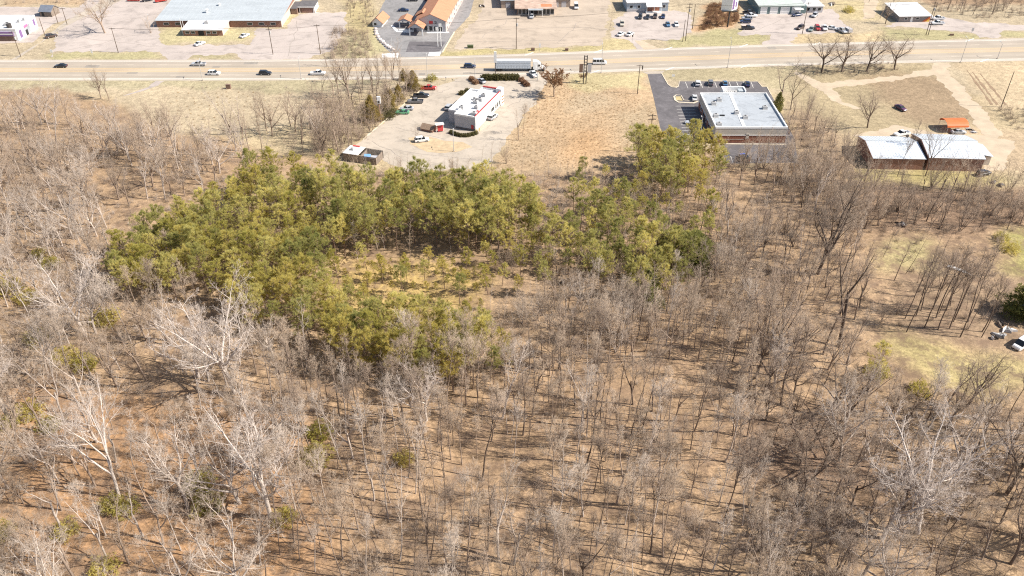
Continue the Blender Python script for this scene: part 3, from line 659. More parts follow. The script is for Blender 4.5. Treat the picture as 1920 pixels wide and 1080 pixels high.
# the two metal-roofed brick sheds
for (a, b, D, ze, zr, yr, nm, lab) in (((1632, 317), (1729, 318.6), 15.0, 3.7, 5.2, 8.6, "brick_shed", "lower of two joined brick sheds, pale blue metal roof, behind bare trees"),
                                   ((1735, 319), (1838, 322), 16.2, 4.3, 6.2, 8.2, "brick_shed", "taller brick shed with white metal roof and lean-to nearest the orange shelter")):
    A, rz, w = frame(a, b)
    S = thing(nm, lab, "shed", A, rz, "brick sheds with metal roofs")
    mb = MB(); gable_walls(mb, 0, w, 0, D, ze, zr, yr); part("wall", mb, M['brick_brown'], S)
    mb = MB(); gable(mb, 0, w, 0, D, ze, zr, yr, 0.25, 0.1, 0.2); rf = part("roof", mb, M['white_metal'], S)
    mb = MB(); n = int(w / 0.9)
    for k in range(n + 1):
        x = k * w / n
        for ya, yb in ((0, yr), (D, yr)):
            mb.add([(x - 0.03, ya, ze + 0.104), (x + 0.03, ya, ze + 0.104), (x + 0.03, yb, zr + 0.104), (x - 0.03, yb, zr + 0.104), (x, ya, ze + 0.135), (x, yb, zr + 0.135)], [(0, 3, 5, 4), (1, 4, 5, 2), (0, 4, 1)])
    part("roof_seam", mb, M['white_metal'], rf, kind='stuff')
    part("ridge_cap", MB().tube((-0.2, yr, zr + 0.12), (w + 0.2, yr, zr + 0.12), 0.12, n=6), M['pale_grey_metal'], rf)
    mb = MB(); mb.box(-0.24, -0.204, 0, yr, ze - 0.1, ze + 0.0)
    mb2 = MB()
    for y0_, y1_, s in ((0, yr, 0), (yr, D, 1)):
        za, zb = (ze, zr) if not s else (zr, ze)
        mb2.add([(-0.3, y0_, za - 0.18), (-0.21, y0_, za - 0.18), (-0.21, y1_, zb - 0.18), (-0.3, y1_, zb - 0.18), (-0.3, y0_, za + 0.14), (-0.21, y0_, za + 0.14), (-0.21, y1_, zb + 0.14), (-0.3, y1_, zb + 0.14)],
                [(3, 2, 1, 0), (4, 5, 6, 7), (0, 1, 5, 4), (1, 2, 6, 5), (2, 3, 7, 6), (3, 0, 4, 7)])
    part("barge_board", mb2, M['brick_brown'], S)
    if zr > 6:
        mb = MB(); mb.prism([(w + 0.01, 4.5), (w + 4.2, 4.5), (w + 4.2, 12.5), (w + 0.01, 12.5)], 0, 2.9); part("lean_to_wall", mb, M['beige_wall'], S)
        mb = MB(); mb.add([(w + 0.05, 4.2, 3.7), (w + 4.6, 4.2, 2.94), (w + 4.6, 12.8, 2.94), (w + 0.05, 12.8, 3.7), (w + 0.05, 4.2, 3.8), (w + 4.6, 4.2, 3.04), (w + 4.6, 12.8, 3.04), (w + 0.05, 12.8, 3.8)],
                          [(3, 2, 1, 0), (4, 5, 6, 7), (0, 1, 5, 4), (1, 2, 6, 5), (2, 3, 7, 6), (3, 0, 4, 7)]); part("lean_to_roof", mb, M['white_metal'], S)
    else:
        part("chimney_stack", MB().box(w - 1.0, w - 0.4, D - 1.0, D - 0.4, ze, ze + 1.1), M['dark_steel'], S)
# orange carport
A, rz, w = frame((1774, 250), (1812, 249.5)); CP = thing("carport", "open carport with curved orange metal roof behind the brick sheds", "carport", A, rz)
mb = MB(); arc = [(6.0 * 0.5 - 3.0 * math.cos(t), 2.0 + 1.5 * math.sin(t)) for t in np.linspace(0, math.pi, 11)]
for (y0_, z0_), (y1_, z1_) in zip(arc, arc[1:]):
    mb.add([(-0.2, y0_, z0_), (w + 0.2, y0_, z0_), (w + 0.2, y1_, z1_), (-0.2, y1_, z1_), (-0.2, y0_, z0_ + 0.08), (w + 0.2, y0_, z0_ + 0.08), (w + 0.2, y1_, z1_ + 0.08), (-0.2, y1_, z1_ + 0.08)],
           [(3, 2, 1, 0), (4, 5, 6, 7), (0, 1, 5, 4), (1, 2, 6, 5), (2, 3, 7, 6), (3, 0, 4, 7)])
part("roof", mb, M['orange_metal'], CP)
for x in (0.1, w / 2, w - 0.1):
    for y in (0.1, 5.9): part("post", MB().tube((x, y, 0), (x, y, 2.05), 0.06), M['steel'], CP)

# long grey-roofed plant top left, with white front office and brown side annex
A, rz, w = frame((295, 51), (528, 51)); D = 46.0; ze = 2.9; zr = 4.6
BG = thing("factory_building", "long low building with broad pale grey metal roof behind the gravel lot", "factory", A, rz)
mb = MB(); gable_walls(mb, 0, w, 0, D, ze, zr); part("wall", mb, M['brick_brown'], BG)
mb = MB(); gable(mb, 0, w, 0, D, ze, zr, None, 0.5, 0.14, 0.4); rf = part("roof", mb, M['pale_grey_metal'], BG)
mb = MB(); n = 26
for k in range(n + 1):
    x = k * w / n; mb.add([(x - 0.05, 0, ze + 0.145), (x + 0.05, 0, ze + 0.145), (x + 0.05, D / 2, zr + 0.145), (x - 0.05, D / 2, zr + 0.145), (x, 0, ze + 0.17), (x, D / 2, zr + 0.17)], [(0, 3, 5, 4), (1, 4, 5, 2)])
part("roof_seam", mb, M['pale_grey_metal'], rf, kind='stuff')
part("end_wall", MB().box(w + 0.004, w + 0.12, 0.2, D - 0.2, 0, 2.85), M['beige_wall'], BG)
mb = MB(); mb.box(w + 0.404, w + 0.5, -0.5, D / 2, 2.75, 2.9)
for (px_, py_) in ((388, 23), (412, 12)):
    x, y = loc_of(A, rz, px_, py_, 3.8)
    o = part("roof_vent", MB().tube((x, y, 3.2), (x, y, 5.0), 0.5, n=10), M['white_paint'], BG); part("vent_cap", MB().tube((x, y, 5.0), (x, y, 5.3), 0.85, 0.2, n=10), M['white_paint'], o)
for x0 in (3, 8, 39, 44, 49): pane(BG, x0, x0 + 2.4, 0, 0.9, 2.0)
A2, rz2, w2 = frame((345, 67), (418, 67)); oa, _ = loc_of(A, rz, 345, 67, 0)
mb = MB(); y0_ = -(A.y - A2.y); mb.box(oa, oa + w2, y0_, -0.01, 0, 2.5); part("office_wall", mb, M['brick_brown'], BG)
mb = MB(); mb.add([(oa - 0.5, y0_ - 0.7, 2.45), (oa + w2 + 0.5, y0_ - 0.7, 2.45), (oa + w2 + 0.5, -0.6, 2.8), (oa - 0.5, -0.6, 2.8), (oa - 0.5, y0_ - 0.7, 2.7), (oa + w2 + 0.5, y0_ - 0.7, 2.7), (oa + w2 + 0.5, -0.6, 3.2), (oa - 0.5, -0.6, 3.2)],
                  [(3, 2, 1, 0), (4, 5, 6, 7), (0, 1, 5, 4), (1, 2, 6, 5), (2, 3, 7, 6), (3, 0, 4, 7)]); part("office_roof", mb, M['white_roof'], BG)
part("office_end_wall", MB().box(oa + w2 + 0.004, oa + w2 + 0.1, y0_ + 0.2, -0.7, 0, 2.4), M['beige_wall'], BG)
for x0 in (0.8, 3.2, 9.6, 12.2): pane(BG, oa + x0, oa + x0 + 1.8, y0_, 0.8, 2.0)
part("office_door", MB().box(oa + 6.3, oa + 8.6, y0_ - 0.08, y0_ - 0.004, 0, 2.1), M['dark'], BG)
unit(BG, oa + 8.2, -4, 3.0, 1.6, 1.4, 0.9, "roof_vent")
A, rz, w = frame((561, 24), (590, 24)); GA = thing("garage_building", "small brown garage annex with white trim beside the factory", "garage", A, rz)
mb = MB(); mb.box(0, w, 0, 9, 0, 2.6); part("wall", mb, M['brown_wall'], GA)
part("roof", MB().box(-0.3, w + 0.3, -0.3, 9.3, 2.604, 2.8), M['dark_roof'], GA)
mb = MB(); mb.box(-0.34, w + 0.34, -0.34, -0.304, 2.45, 2.85); mb.box(0.3, 0.5, -0.1, -0.004, 0, 2.4); mb.box(w - 0.5, w - 0.3, -0.1, -0.004, 0, 2.4); psplit("trim", mb, M['white_paint'], GA)
part("end_wall", MB().box(w + 0.004, w + 0.1, 0.2, 8.8, 0, 2.55), M['white_paint'], GA)
part("garage_door", MB().box(1.4, w - 1.0, -0.06, -0.004, 0, 2.1), mat("brown_door", (0.24, 0.14, 0.11), 0.7, var=0.15), GA)
part("small_block_wall", MB().box(-3.0, -0.4, -2.0, 8, 0, 2.4), M['brown_wall'], GA)
part("small_block_roof", MB().box(-3.2, -0.36, -2.2, 8.2, 2.404, 2.6), M['dark_roof'], GA)

# white and purple shop at the left edge
A = P(36, 77); yb = P(80, 51).y; w = 36.0; D = yb - A.y
PU = thing("shop_building", "white corner shop with purple panels at the left edge beyond the highway", "shop", (A.x - w, A.y, 0), 0)
walls(PU, 0, w, 0, D, 0, 4.6, M['white_paint']); flat_roof(PU, 0, w, 0, D, 5.2, M['white_roof'], M['white_paint'])
mb = MB(); mb.box(0, w - 1.2, -0.5, -0.004, 2.2, 3.9); part("purple_fascia", mb, M['purple_paint'], PU)
part("lower_wall_shade", MB().box(0, w - 1.0, -0.06, -0.004, 0, 2.1), M['brown_wall'], PU)  # dark slab paints the shade along the foot of the front wall
mb = MB(); mb.box(0, w - 1.2, -0.58, -0.504, 2.9, 3.2); part("fascia_stripe", mb, M['white_paint'], PU)
for (a, b, z0_, z1_) in ((0.10, 0.24, 0.4, 3.8), (0.82, 0.93, 1.4, 4.2)):
    pane(PU, a * D, b * D, w, z0_, z1_, 1, M['purple_paint'], along='y', name="tall_window")
pane(PU, 0.36 * D, 0.66 * D, w, 0.3, 3.9, 1, M['grey_membrane'], along='y', name="shop_window")
part("shop_sign", MB().box(w + 0.07, w + 0.14, 0.37 * D, 0.55 * D, 3.2, 4.2), mat("magenta_paint", (0.5, 0.15, 0.3), 0.6), PU)
part("shop_door", MB().box(w + 0.07, w + 0.13, 0.40 * D, 0.50 * D, 0, 2.2), M['dark'], PU)
mb = MB(); mb.tube((w - 3.5, 2.5, 4.6), (w - 3.5, 2.5, 6.4), 1.0, n=10); part("roof_tank", mb, M['dark_steel'], PU)
for (x, y, s) in ((w - 6, 6, 2.2), (w - 3, 9.5, 1.0), (w - 2, 12, 0.9)): unit(PU, x, y, 4.7, s, s, 0.9)

# small dark house at top left
A, rz, w = frame((76, 31), (98, 32)); HU = thing("hut", "small weathered wooden hut with dark grey roof in the apron", "hut", A, rz)
mb = MB(); gable_walls(mb, 0, w, 0, 6, 2.4, 4.2); part("wall", mb, M['wood_grey'], HU)
mb = MB(); gable(mb, 0, w, 0, 6, 2.4, 4.2, None, 0.4); part("roof", mb, mat("slate_roof", (0.16, 0.18, 0.22), 0.8, var=0.2), HU)
part("door", MB().box(1.0, 2.0, -0.06, -0.004, 0, 2.0), M['dark'], HU)

# motel with orange roof
q0, q1 = P(827, 96), P(867, 19); lng = math.atan2((q1 - q0).y, (q1 - q0).x); rz = lng - math.pi / 2
B = P(836, 61); wd = 12.6; A = B - Vector((math.cos(rz), math.sin(rz), 0)) * wd
MO = thing("motel_building", "long motel wing with pale orange gabled roof and grey gable end", "motel", A, rz)
def gable_y(mb, x0, x1, y0, y1, ze, zr, ov=0.5, th=0.14, ext=0.4):
    t = MB(); gable(t, y0, y1, -x1, -x0, ze, zr, None, ov, th, ext)
    return mb.add([(-y, x, z) for x, y, z in t.v], t.f)
def gable_walls_y(mb, x0, x1, y0, y1, ze, zr):
    t = MB(); gable_walls(t, y0, y1, -x1, -x0, ze, zr)
    return mb.add([(-y, x, z) for x, y, z in t.v], t.f)
D = 60.0
mb = MB(); gable_walls_y(mb, 0, wd, 0, D, 4.9, 7.6); part("wall", mb, M['grey_wall'], MO)
mb = MB(); gable_y(mb, 0, wd, 0, D, 4.9, 7.6); part("roof", mb, M['orange_roof'], MO)
part("side_wall", MB().box(wd + 0.004, wd + 0.1, 0.2, D, 0, 4.6), mat("pink_render", (0.55, 0.42, 0.38), 0.8), MO)
for k in range(9):
    for z0_ in (0.5, 2.8): pane(MO, 2 + k * 6, 3.6 + k * 6, wd + 0.1, z0_, z0_ + 1.4, 1, along='y')
part("red_sign", MB().box(5.6, 7.2, -0.12, -0.004, 3.4, 4.7), M['red_paint'], MO)
mb = MB(); mb.box(8.0, 8.4, -0.1, -0.004, 4.2, 4.6); mb.box(8.0, 8.4, -0.1, -0.004, 3.5, 3.9); mb.box(8.6, 8.75, -0.1, -0.004, 3.5, 4.6); psplit("sign_letters", mb, M['dark'], MO)
for x0 in (3.2, 5.4, 7.4, 9.4): pane(MO, x0, x0 + 1.7, 0, 0.4, 2.6)
for (a, b, yy, hh, rr, lab, nm) in ((767, 794, 67, 3.4, 5.2, "front portico", "portico"), (748, 770, 52, 2.9, 4.0, "side canopy", "side_canopy")):
    x0, y0_ = loc_of(A, rz, a, yy, 0); x1, _ = loc_of(A, rz, b, yy, 0); dd = 7.5 if nm == "portico" else 6.5
    mb = MB(); gable_y(mb, x0, x1, y0_, y0_ + dd, hh, rr, 0.4, 0.14, 0.2); rf = part(nm + "_roof", mb, M['orange_roof'], MO)
    mb = MB(); t = MB(); t.add([(x0, y0_, hh), (x1, y0_, hh), ((x0 + x1) / 2, y0_, rr - 0.05), (x0, y0_ + 0.15, hh), (x1, y0_ + 0.15, hh), ((x0 + x1) / 2, y0_ + 0.15, rr - 0.05)], [(0, 1, 2), (5, 4, 3), (0, 3, 4, 1), (1, 4, 5, 2), (2, 5, 3, 0)]); part("gable_panel", t, M['grey_wall'], rf)
    for x in (x0 + 0.3, x1 - 0.3):
        for y in (y0_ + 0.3, y0_ + dd - 0.3): part("column", MB().box(x - 0.22, x + 0.22, y - 0.22, y + 0.22, 0, hh - 0.02), M['white_paint'], MO)
x0, y0_ = loc_of(A, rz, 800, 24, 6.0)
mb = MB(); gable_y(mb, x0 - 5, x0 + 1.0, y0_, y0_ + 5, 4.6, 6.2, 0.3); part("dormer_roof", mb, M['orange_roof'], MO)
part("dormer_wall", MB().box(x0 - 4.8, x0 + 0.8, y0_ + 0.2, y0_ + 4.8, 0, 4.5), M['grey_wall'], MO)
x0, y0_ = loc_of(A, rz, 770, 62, 0)
part("planter_wall", MB().box(x0 - 5.5, x0 + 1, y0_ + 1.5, y0_ + 2.0, 0, 0.8), M['white_paint'], MO)
A, rz, w = frame((699, 50), (716, 51)); PV = thing("pavilion", "small pavilion with orange gabled roof left of the motel drive", "pavilion", A, rz)
mb = MB(); gable_walls_y(mb, 0, w, 0, 9, 2.3, 4.0); part("wall", mb, M['white_paint'], PV)
mb = MB(); gable_y(mb, 0, w, 0, 9, 2.3, 4.0, 1.0, 0.14, 0.5); part("roof", mb, M['orange_roof'], PV)
pane(PV, 0.6, 1.9, 0, 0.6, 1.8)

# shop with rusty roof and glazed front
A, rz, w = frame((970, 28.5), (1039, 28.5)); RU = thing("store_building", "disused store with rust streaked roof and dark glazed front", "store", A, rz)
walls(RU, 0, w, 0.2, 15, 0, 3.0, M['brown_wall'])
mb = MB(); mb.add([(-1.2, -1.2, 3.05), (w + 1.2, -1.2, 3.05), (w + 1.2, 15.5, 3.5), (-1.2, 15.5, 3.5), (-1.2, -1.2, 3.3), (w + 1.2, -1.2, 3.3), (w + 1.2, 15.5, 3.9), (-1.2, 15.5, 3.9)], [(3, 2, 1, 0), (4, 5, 6, 7), (0, 1, 5, 4), (1, 2, 6, 5), (2, 3, 7, 6), (3, 0, 4, 7)])
part("roof", mb, M['rusty_roof'], RU)
part("rust_patch", MB().add([(10.5, 1.2, 3.40), (15.4, 1.2, 3.40), (15.4, 4.8, 3.53), (10.5, 4.8, 3.53)], [(0, 1, 2, 3)]), mat("rust", (0.5, 0.2, 0.1), 0.9, var=0.35, scale=1.0), RU)
for k in range(9):
    if k != 4: pane(RU, 0.3 + k * 1.8, 2.0 + k * 1.8, 0.2, 0.4, 2.8, name="shop_window")
part("door", MB().box(7.6, 9.0, 0.1, 0.196, 0, 2.4), M['dark'], RU)
part("plinth", MB().box(0, w, 0.0, 0.196, 0, 0.36), M['concrete'], RU)
mb = MB(); mb.box(4.8, 11.4, -2.6, -1.21, 2.9, 3.3); part("porch_roof", mb, M['pale_grey_metal'], RU)
for x in (5.0, 11.2): part("porch_post", MB().tube((x, -2.4, 0), (x, -2.4, 2.9), 0.09), M['white_paint'], RU)
A, rz, w = frame((940, 15.5), (1069, 13.5)); BK = thing("warehouse_building", "long pale brown warehouse behind the rusty roofed store", "warehouse", A, rz)
mb = MB(); mb.box(0, w, 0, 18, 0, 3.4); part("wall", mb, mat("tan_cladding", (0.34, 0.27, 0.22), 0.8, var=0.15, streak=(4, 1, 0.2)), BK)
part("roof", MB().box(-0.4, w + 0.4, -0.4, 18.4, 3.404, 3.7), M['pale_grey_metal'], BK)
for x0 in (2.0, 7.5, 24, 27.5): part("loading_door", MB().box(x0, x0 + 2.2, -0.06, -0.004, 0, 2.6), M['grey_wall'], BK)

# light blue office
A, rz, w = frame((1175, 22), (1252, 21)); LB = thing("office_building", "light blue office with white porch roof above a row of parked cars", "office", A, rz)
mb = MB(); mb.box(0, w, 0, 13, 0, 3.9); part("wall", mb, M['light_blue_wall'], LB)
part("roof", MB().box(-0.3, w + 0.3, -0.4, 13.3, 3.904, 4.2), M['white_roof'], LB)
part("base_course", MB().box(0, 8.2, -0.1, -0.004, 0, 1.2), M['grey_wall'], LB)
mb = MB(); mb.add([(8.3, -3.2, 2.9), (15.3, -3.2, 2.9), (15.3, -0.41, 4.0), (8.3, -0.41, 4.0), (8.3, -3.2, 3.05), (15.3, -3.2, 3.05), (15.3, -0.41, 4.15), (8.3, -0.41, 4.15)], [(3, 2, 1, 0), (4, 5, 6, 7), (0, 1, 5, 4), (1, 2, 6, 5), (2, 3, 7, 6), (3, 0, 4, 7)]); part("porch_roof", mb, M['white_roof'], LB)
for x in (8.5, 11.8, 15.1): part("porch_post", MB().tube((x, -3.0, 0), (x, -3.0, 2.9), 0.1), M['white_paint'], LB)
part("porch_wall", MB().box(9.0, 14.8, -0.1, -0.004, 0, 2.7), M['brick_red'], LB)
part("porch_floor", MB().box(8.3, 15.3, -3.2, -0.11, 0, 0.25), M['white_paint'], LB)
for x0 in (1.2, 4.6, 16): pane(LB, x0, x0 + 1.5, 0, 1.5, 2.9)

# repair garage with four white doors
A, rz, w = frame((1421, 26.5), (1543, 25)); GR = thing("repair_garage", "workshop with four white roller doors and pale roof above parked cars", "garage", A, rz)
mb = MB(); mb.box(0, w - 8, 0, 18, 0, 3.5); part("wall", mb, M['teal_wall'], GR)
mb = MB(); mb.add([(-0.4, -0.5, 3.5), (w - 9, -0.5, 3.5), (w - 9, 18.5, 4.6), (-0.4, 18.5, 4.6), (-0.4, -0.5, 3.8), (w - 9, -0.5, 3.8), (w - 9, 18.5, 4.9), (-0.4, 18.5, 4.9)], [(3, 2, 1, 0), (4, 5, 6, 7), (0, 1, 5, 4), (1, 2, 6, 5), (2, 3, 7, 6), (3, 0, 4, 7)]); part("roof", mb, mat("sage_metal", (0.46, 0.50, 0.46), 0.5, var=0.1), GR)
x = 0.6
for a, b in ((1424.5, 1437), (1442.5, 1457), (1462, 1479), (1483, 1500)):
    x0 = (a - 1421) / 122 * w; x1 = (b - 1421) / 122 * w
    d = part("roller_door", MB().box(x0, x1, -0.1, -0.004, 0, 3.1), M['white_paint'], GR)
    mb = MB()
    for k in range(1, 4): mb.box(x0 + 0.05, x1 - 0.05, -0.13, -0.104, k * 0.78 - 0.03, k * 0.78 + 0.03)
    psplit("door_rib", mb, M['pale_grey_metal'], d)
part("wing_wall", MB().box(w - 9.6, w, 1.0, 15, 0, 3.0), M['grey_wall'], GR)
mb = MB(); mb.add([(w - 10, 0.4, 3.0), (w + 0.5, 0.4, 3.0), (w + 0.5, 15.6, 3.0), (w - 10, 15.6, 3.0), (w - 6, 6, 4.6), (w - 4, 6, 4.6), (w - 4, 10, 4.6), (w - 6, 10, 4.6)], [(3, 2, 1, 0), (4, 5, 6, 7), (0, 1, 5, 4), (1, 2, 6, 5), (2, 3, 7, 6), (3, 0, 4, 7)]); part("wing_roof", mb, M['white_roof'], GR)
part("awning", MB().box(w - 13.6, w - 9.7, -2.0, -0.01, 2.3, 2.5), M['white_paint'], GR)
part("office_door", MB().box(w - 12.8, w - 11.0, -0.08, -0.004, 0, 2.2), M['dark'], GR)
for x0 in (w - 7.5, w - 4.8, w - 2.4): pane(GR, x0, x0 + 1.6, 1.0, 0.8, 2.4)

# white roofed store
A, rz, w = frame((1684, 41.5), (1742, 40.5)); WS = thing("roadside_store", "grey store with plain white sloping roof and orange corner by the woods", "store", A, rz)
mb = MB(); mb.box(0, w, 0, 15, 0, 2.5); part("wall", mb, mat("dull_cladding", (0.26, 0.23, 0.22), 0.8, var=0.2), WS)
mb = MB(); mb.add([(-0.6, -0.8, 2.55), (w + 0.6, -0.8, 2.55), (w + 0.6, 15.5, 3.5), (-0.6, 15.5, 3.5), (-0.6, -0.8, 2.75), (w + 0.6, -0.8, 2.75), (w + 0.6, 15.5, 3.7), (-0.6, 15.5, 3.7)], [(3, 2, 1, 0), (4, 5, 6, 7), (0, 1, 5, 4), (1, 2, 6, 5), (2, 3, 7, 6), (3, 0, 4, 7)]); part("roof", mb, M['white_roof'], WS)
part("door", MB().box(5.2, 6.2, -0.07, -0.004, 0, 2.1), M['white_paint'], WS)
pane(WS, 2.4, 3.8, 0, 0.9, 2.0); pane(WS, 7.5, 9.0, 0, 0.9, 2.0)
mb = MB(); mb.add([(w - 3.4, -0.1, 0), (w, -0.1, 0), (w, -0.1, 2.4), (w - 3.4, -0.004, 0), (w, -0.004, 0), (w, -0.004, 2.4)], [(0, 1, 2), (5, 4, 3), (0, 3, 4, 1), (1, 4, 5, 2), (2, 5, 3, 0)]); part("painted_corner", mb, M['orange_metal'], WS)
mb = MB(); mb.add([(w - 1.8, -0.16, 0), (w - 0.2, -0.16, 0), (w - 0.4, -0.16, 1.3), (w - 1.8, -0.104, 0), (w - 0.2, -0.104, 0), (w - 0.4, -0.104, 1.3)], [(0, 1, 2), (5, 4, 3), (0, 3, 4, 1), (1, 4, 5, 2), (2, 5, 3, 0)]); part("painted_wedge", mb, mat("yellow_panel", (0.75, 0.5, 0.08), 0.6), WS)

# V shaped billboard on one dark post
p = P(1364, 50.5); BB = thing("billboard", "V shaped white billboard on a single dark post by the brown scrub", "billboard", p, math.radians(2))
part("post", MB().tube((0, 0, 0), (0, 0, 7.0), 0.35, n=8), M['dark_steel'], BB)
part("gantry", MB().box(-3.4, 3.2, -0.5, 0.9, 6.6, 7.0), M['dark_steel'], BB)
for ang, nm in ((math.radians(-18), -1), (math.radians(38), 1)):
    c, s = math.cos(ang), math.sin(ang); pts = [(0.2, 0), (nm * 4.2, 0)]
    q = [(0.3 + (c * x - 0 if nm > 0 else c * x), (s * x if nm > 0 else s * x), 0) for x, _ in pts]
    x0, y0_ = q[0][0], q[0][1] - 0.6; x1, y1_ = q[1][0], q[1][1] - 0.6
    mb = MB(); mb.prism([(x0, y0_), (x1, y1_), (x1, y1_ + 0.25), (x0, y0_ + 0.25)] if x1 > x0 else [(x1, y1_), (x0, y0_), (x0, y0_ + 0.25), (x1, y1_ + 0.25)], 7.004, 12.2)
    pn = part("panel", mb, M['white_paint'], BB)
    if nm > 0:
        mb = MB()
        for f0, f1, z0_, z1_ in ((0.1, 0.45, 7.4, 11.6), (0.6, 0.85, 8.2, 10.4)):
            xa, ya = x0 + (x1 - x0) * f0, y0_ + (y1_ - y0_) * f0; xb, yb2 = x0 + (x1 - x0) * f1, y0_ + (y1_ - y0_) * f1
            mb.prism([(xa, ya - 0.03), (xb, yb2 - 0.03), (xb, yb2 - 0.004), (xa, ya - 0.004)], z0_, z1_)
        psplit("poster_block", mb, M['purple_paint'], pn)

# board fenced dumpster pen
A, rz, w = frame((645.5, 301), (705.5, 310)); DP = thing("dumpster_pen", "grey board dumpster enclosure with one roofed bay by the restaurant lot", "enclosure", A, rz); dp = 5.2
n = int(w / 0.3); me = MB().box(-0.125, 0.125, -0.02, 0.02, 0, 2.4).mesh("board", M['wood_grey'])
for k in range(n + 1):
    o = inst("board", me, DP, (k * w / n, random.uniform(-0.015, 0.015), random.uniform(-0.04, 0.06)))
for k in range(1, int(dp / 0.3)):
    for x in (0, w, 0.52 * w):
        o = inst("board", me, DP, (x, k * 0.3, random.uniform(-0.04, 0.06))); o.rotation_euler = (0, 0, math.pi / 2)
for k in range(n + 1): inst("board", me, DP, (k * w / n, dp, random.uniform(-0.04, 0.06)))
mb = MB()
for z in (0.5, 1.9): mb.box(0, w, 0.03, 0.1, z, z + 0.1)
mb.box(-0.1, w + 0.1, -0.05, 0.05, 2.46, 2.56); mb.box(-0.1, w + 0.1, dp - 0.05, dp + 0.05, 2.46, 2.56); psplit("rail", mb, M['wood_grey'], DP)
part("bay_roof", MB().box(-0.2, w * 0.46, -0.2, dp + 0.2, 2.57, 2.72), M['white_roof'], DP)
mb = MB(); mb.box(0.9, 3.2, dp - 0.4, dp + 0.22, 2.724, 2.9); part("roof_trim", mb, M['red_paint'], DP)
unit(DP, 1.8, 2.6, 2.72, 1.0, 1.0, 0.5, "roof_unit")
def dumpster(loc, rz, m, lab):
    T = thing("dumpster", lab, "dumpster", loc, rz, "dumpsters in the board pen")
    mb = MB(); mb.loft([[(-0.9, -0.7, 0.15), (0.9, -0.7, 0.15), (0.9, 0.6, 0.15), (-0.9, 0.6, 0.15)], [(-1.0, -0.9, 1.2), (1.0, -0.9, 1.2), (1.0, 0.8, 1.5), (-1.0, 0.8, 1.5)]]); part("bin", mb, m, T)
    mb = MB(); mb.loft([[(-1.03, -0.93, 1.22), (1.03, -0.93, 1.22), (1.03, 0.83, 1.52), (-1.03, 0.83, 1.52)], [(-1.0, -0.9, 1.28), (1.0, -0.9, 1.28), (1.0, 0.8, 1.6), (-1.0, 0.8, 1.6)]]); part("lid", mb, m, T)
    for x in (-0.8, 0.8): part("caster", MB().tube((x, -0.5, 0), (x, -0.5, 0.15), 0.09), M['rubber'], T)
bl = mat("blue_paint", (0.18, 0.35, 0.62), 0.5); gy = mat("grey_paint", (0.42, 0.42, 0.44), 0.5)
c, s = math.cos(rz), math.sin(rz)
for (lx, ly, m, lab) in ((w * 0.62, 2.6, bl, "pale blue dumpster in the open bay of the board pen"), (w * 0.84, 2.3, gy, "grey dumpster in the open right bay of the board pen")):
    dumpster((A.x + lx * c - ly * s, A.y + lx * s + ly * c, 0.02), rz + 0.2, m, lab)

# fallen white trailer bed and scrap in the right hand clearing
a, b = P(1778, 497), P(1832, 516); d = b - a
FT = thing("white_panel_stack", "long white metal panel lying in the clearing behind slim trees", "panel", a, math.atan2(d.y, d.x)); FT.location.z = float(hz(a.x, a.y)) + 0.05
part("sheet", MB().box(0, d.length, -0.55, 0.55, 0.1, 0.35), M['white_paint'], FT)
mb = MB()
for k in range(4): mb.box(0.5 + k * 1.9, 0.7 + k * 1.9, -0.6, 0.6, 0.0, 0.096)
mb.box(0.2, 2.0, 0.62, 0.9, 0, 0.3); psplit("bearer", mb, M['wood_grey'], FT)
def scrap(px, py, lab, seed):
    r = random.Random(seed); p = P(px, py); T = thing("scrap_pile", lab, "scrap pile", (p.x, p.y, float(hz(p.x, p.y))), r.uniform(0, 3), "scrap piles in the right clearing")
    for k in range(9):
        x, y = r.uniform(-1.6, 1.6), r.uniform(-1.0, 1.0); mb = MB(); a = r.uniform(0, 3); l = r.uniform(0.5, 1.4); c, s = math.cos(a) * l, math.sin(a) * l; h = r.uniform(0.2, 0.8)
        mb.loft([[(x - c, y - s, 0.02), (x + s * 0.3, y - c * 0.3, 0.02), (x + c, y + s, 0.02), (x - s * 0.3, y + c * 0.3, 0.02)], [(x - c * 0.9, y - s * 0.9, h), (x + s * 0.2, y - c * 0.2, h), (x + c * 0.8, y + s * 0.8, h * 0.7), (x - s * 0.2, y + c * 0.2, h)]])
        part(("metal_sheet", "plank", "crate", "pipe")[k % 4], mb, (M['steel'], M['wood_grey'], M['white_paint'], M['dark_steel'])[(k * 7 + seed) % 4], T)
scrap(1872, 630, "heap of pale metal scrap beside the white van", 3); scrap(1883, 612, "smaller scrap heap above the metal one by the dark tree", 5); scrap(1904, 572, "pink and white litter heap under the dark evergreen", 8)
scrap(1822, 245, "white clutter beside the orange carport", 11); scrap(1560, 8, "rusty scrap heap right of the repair garage", 13)
scrap(1688, 422, "white scrap on the ground left of the scrub", 14); scrap(905, 12, "clutter of boxes beside the motel fence", 17); scrap(1868, 345, "orange and grey clutter behind the brick sheds", 19)
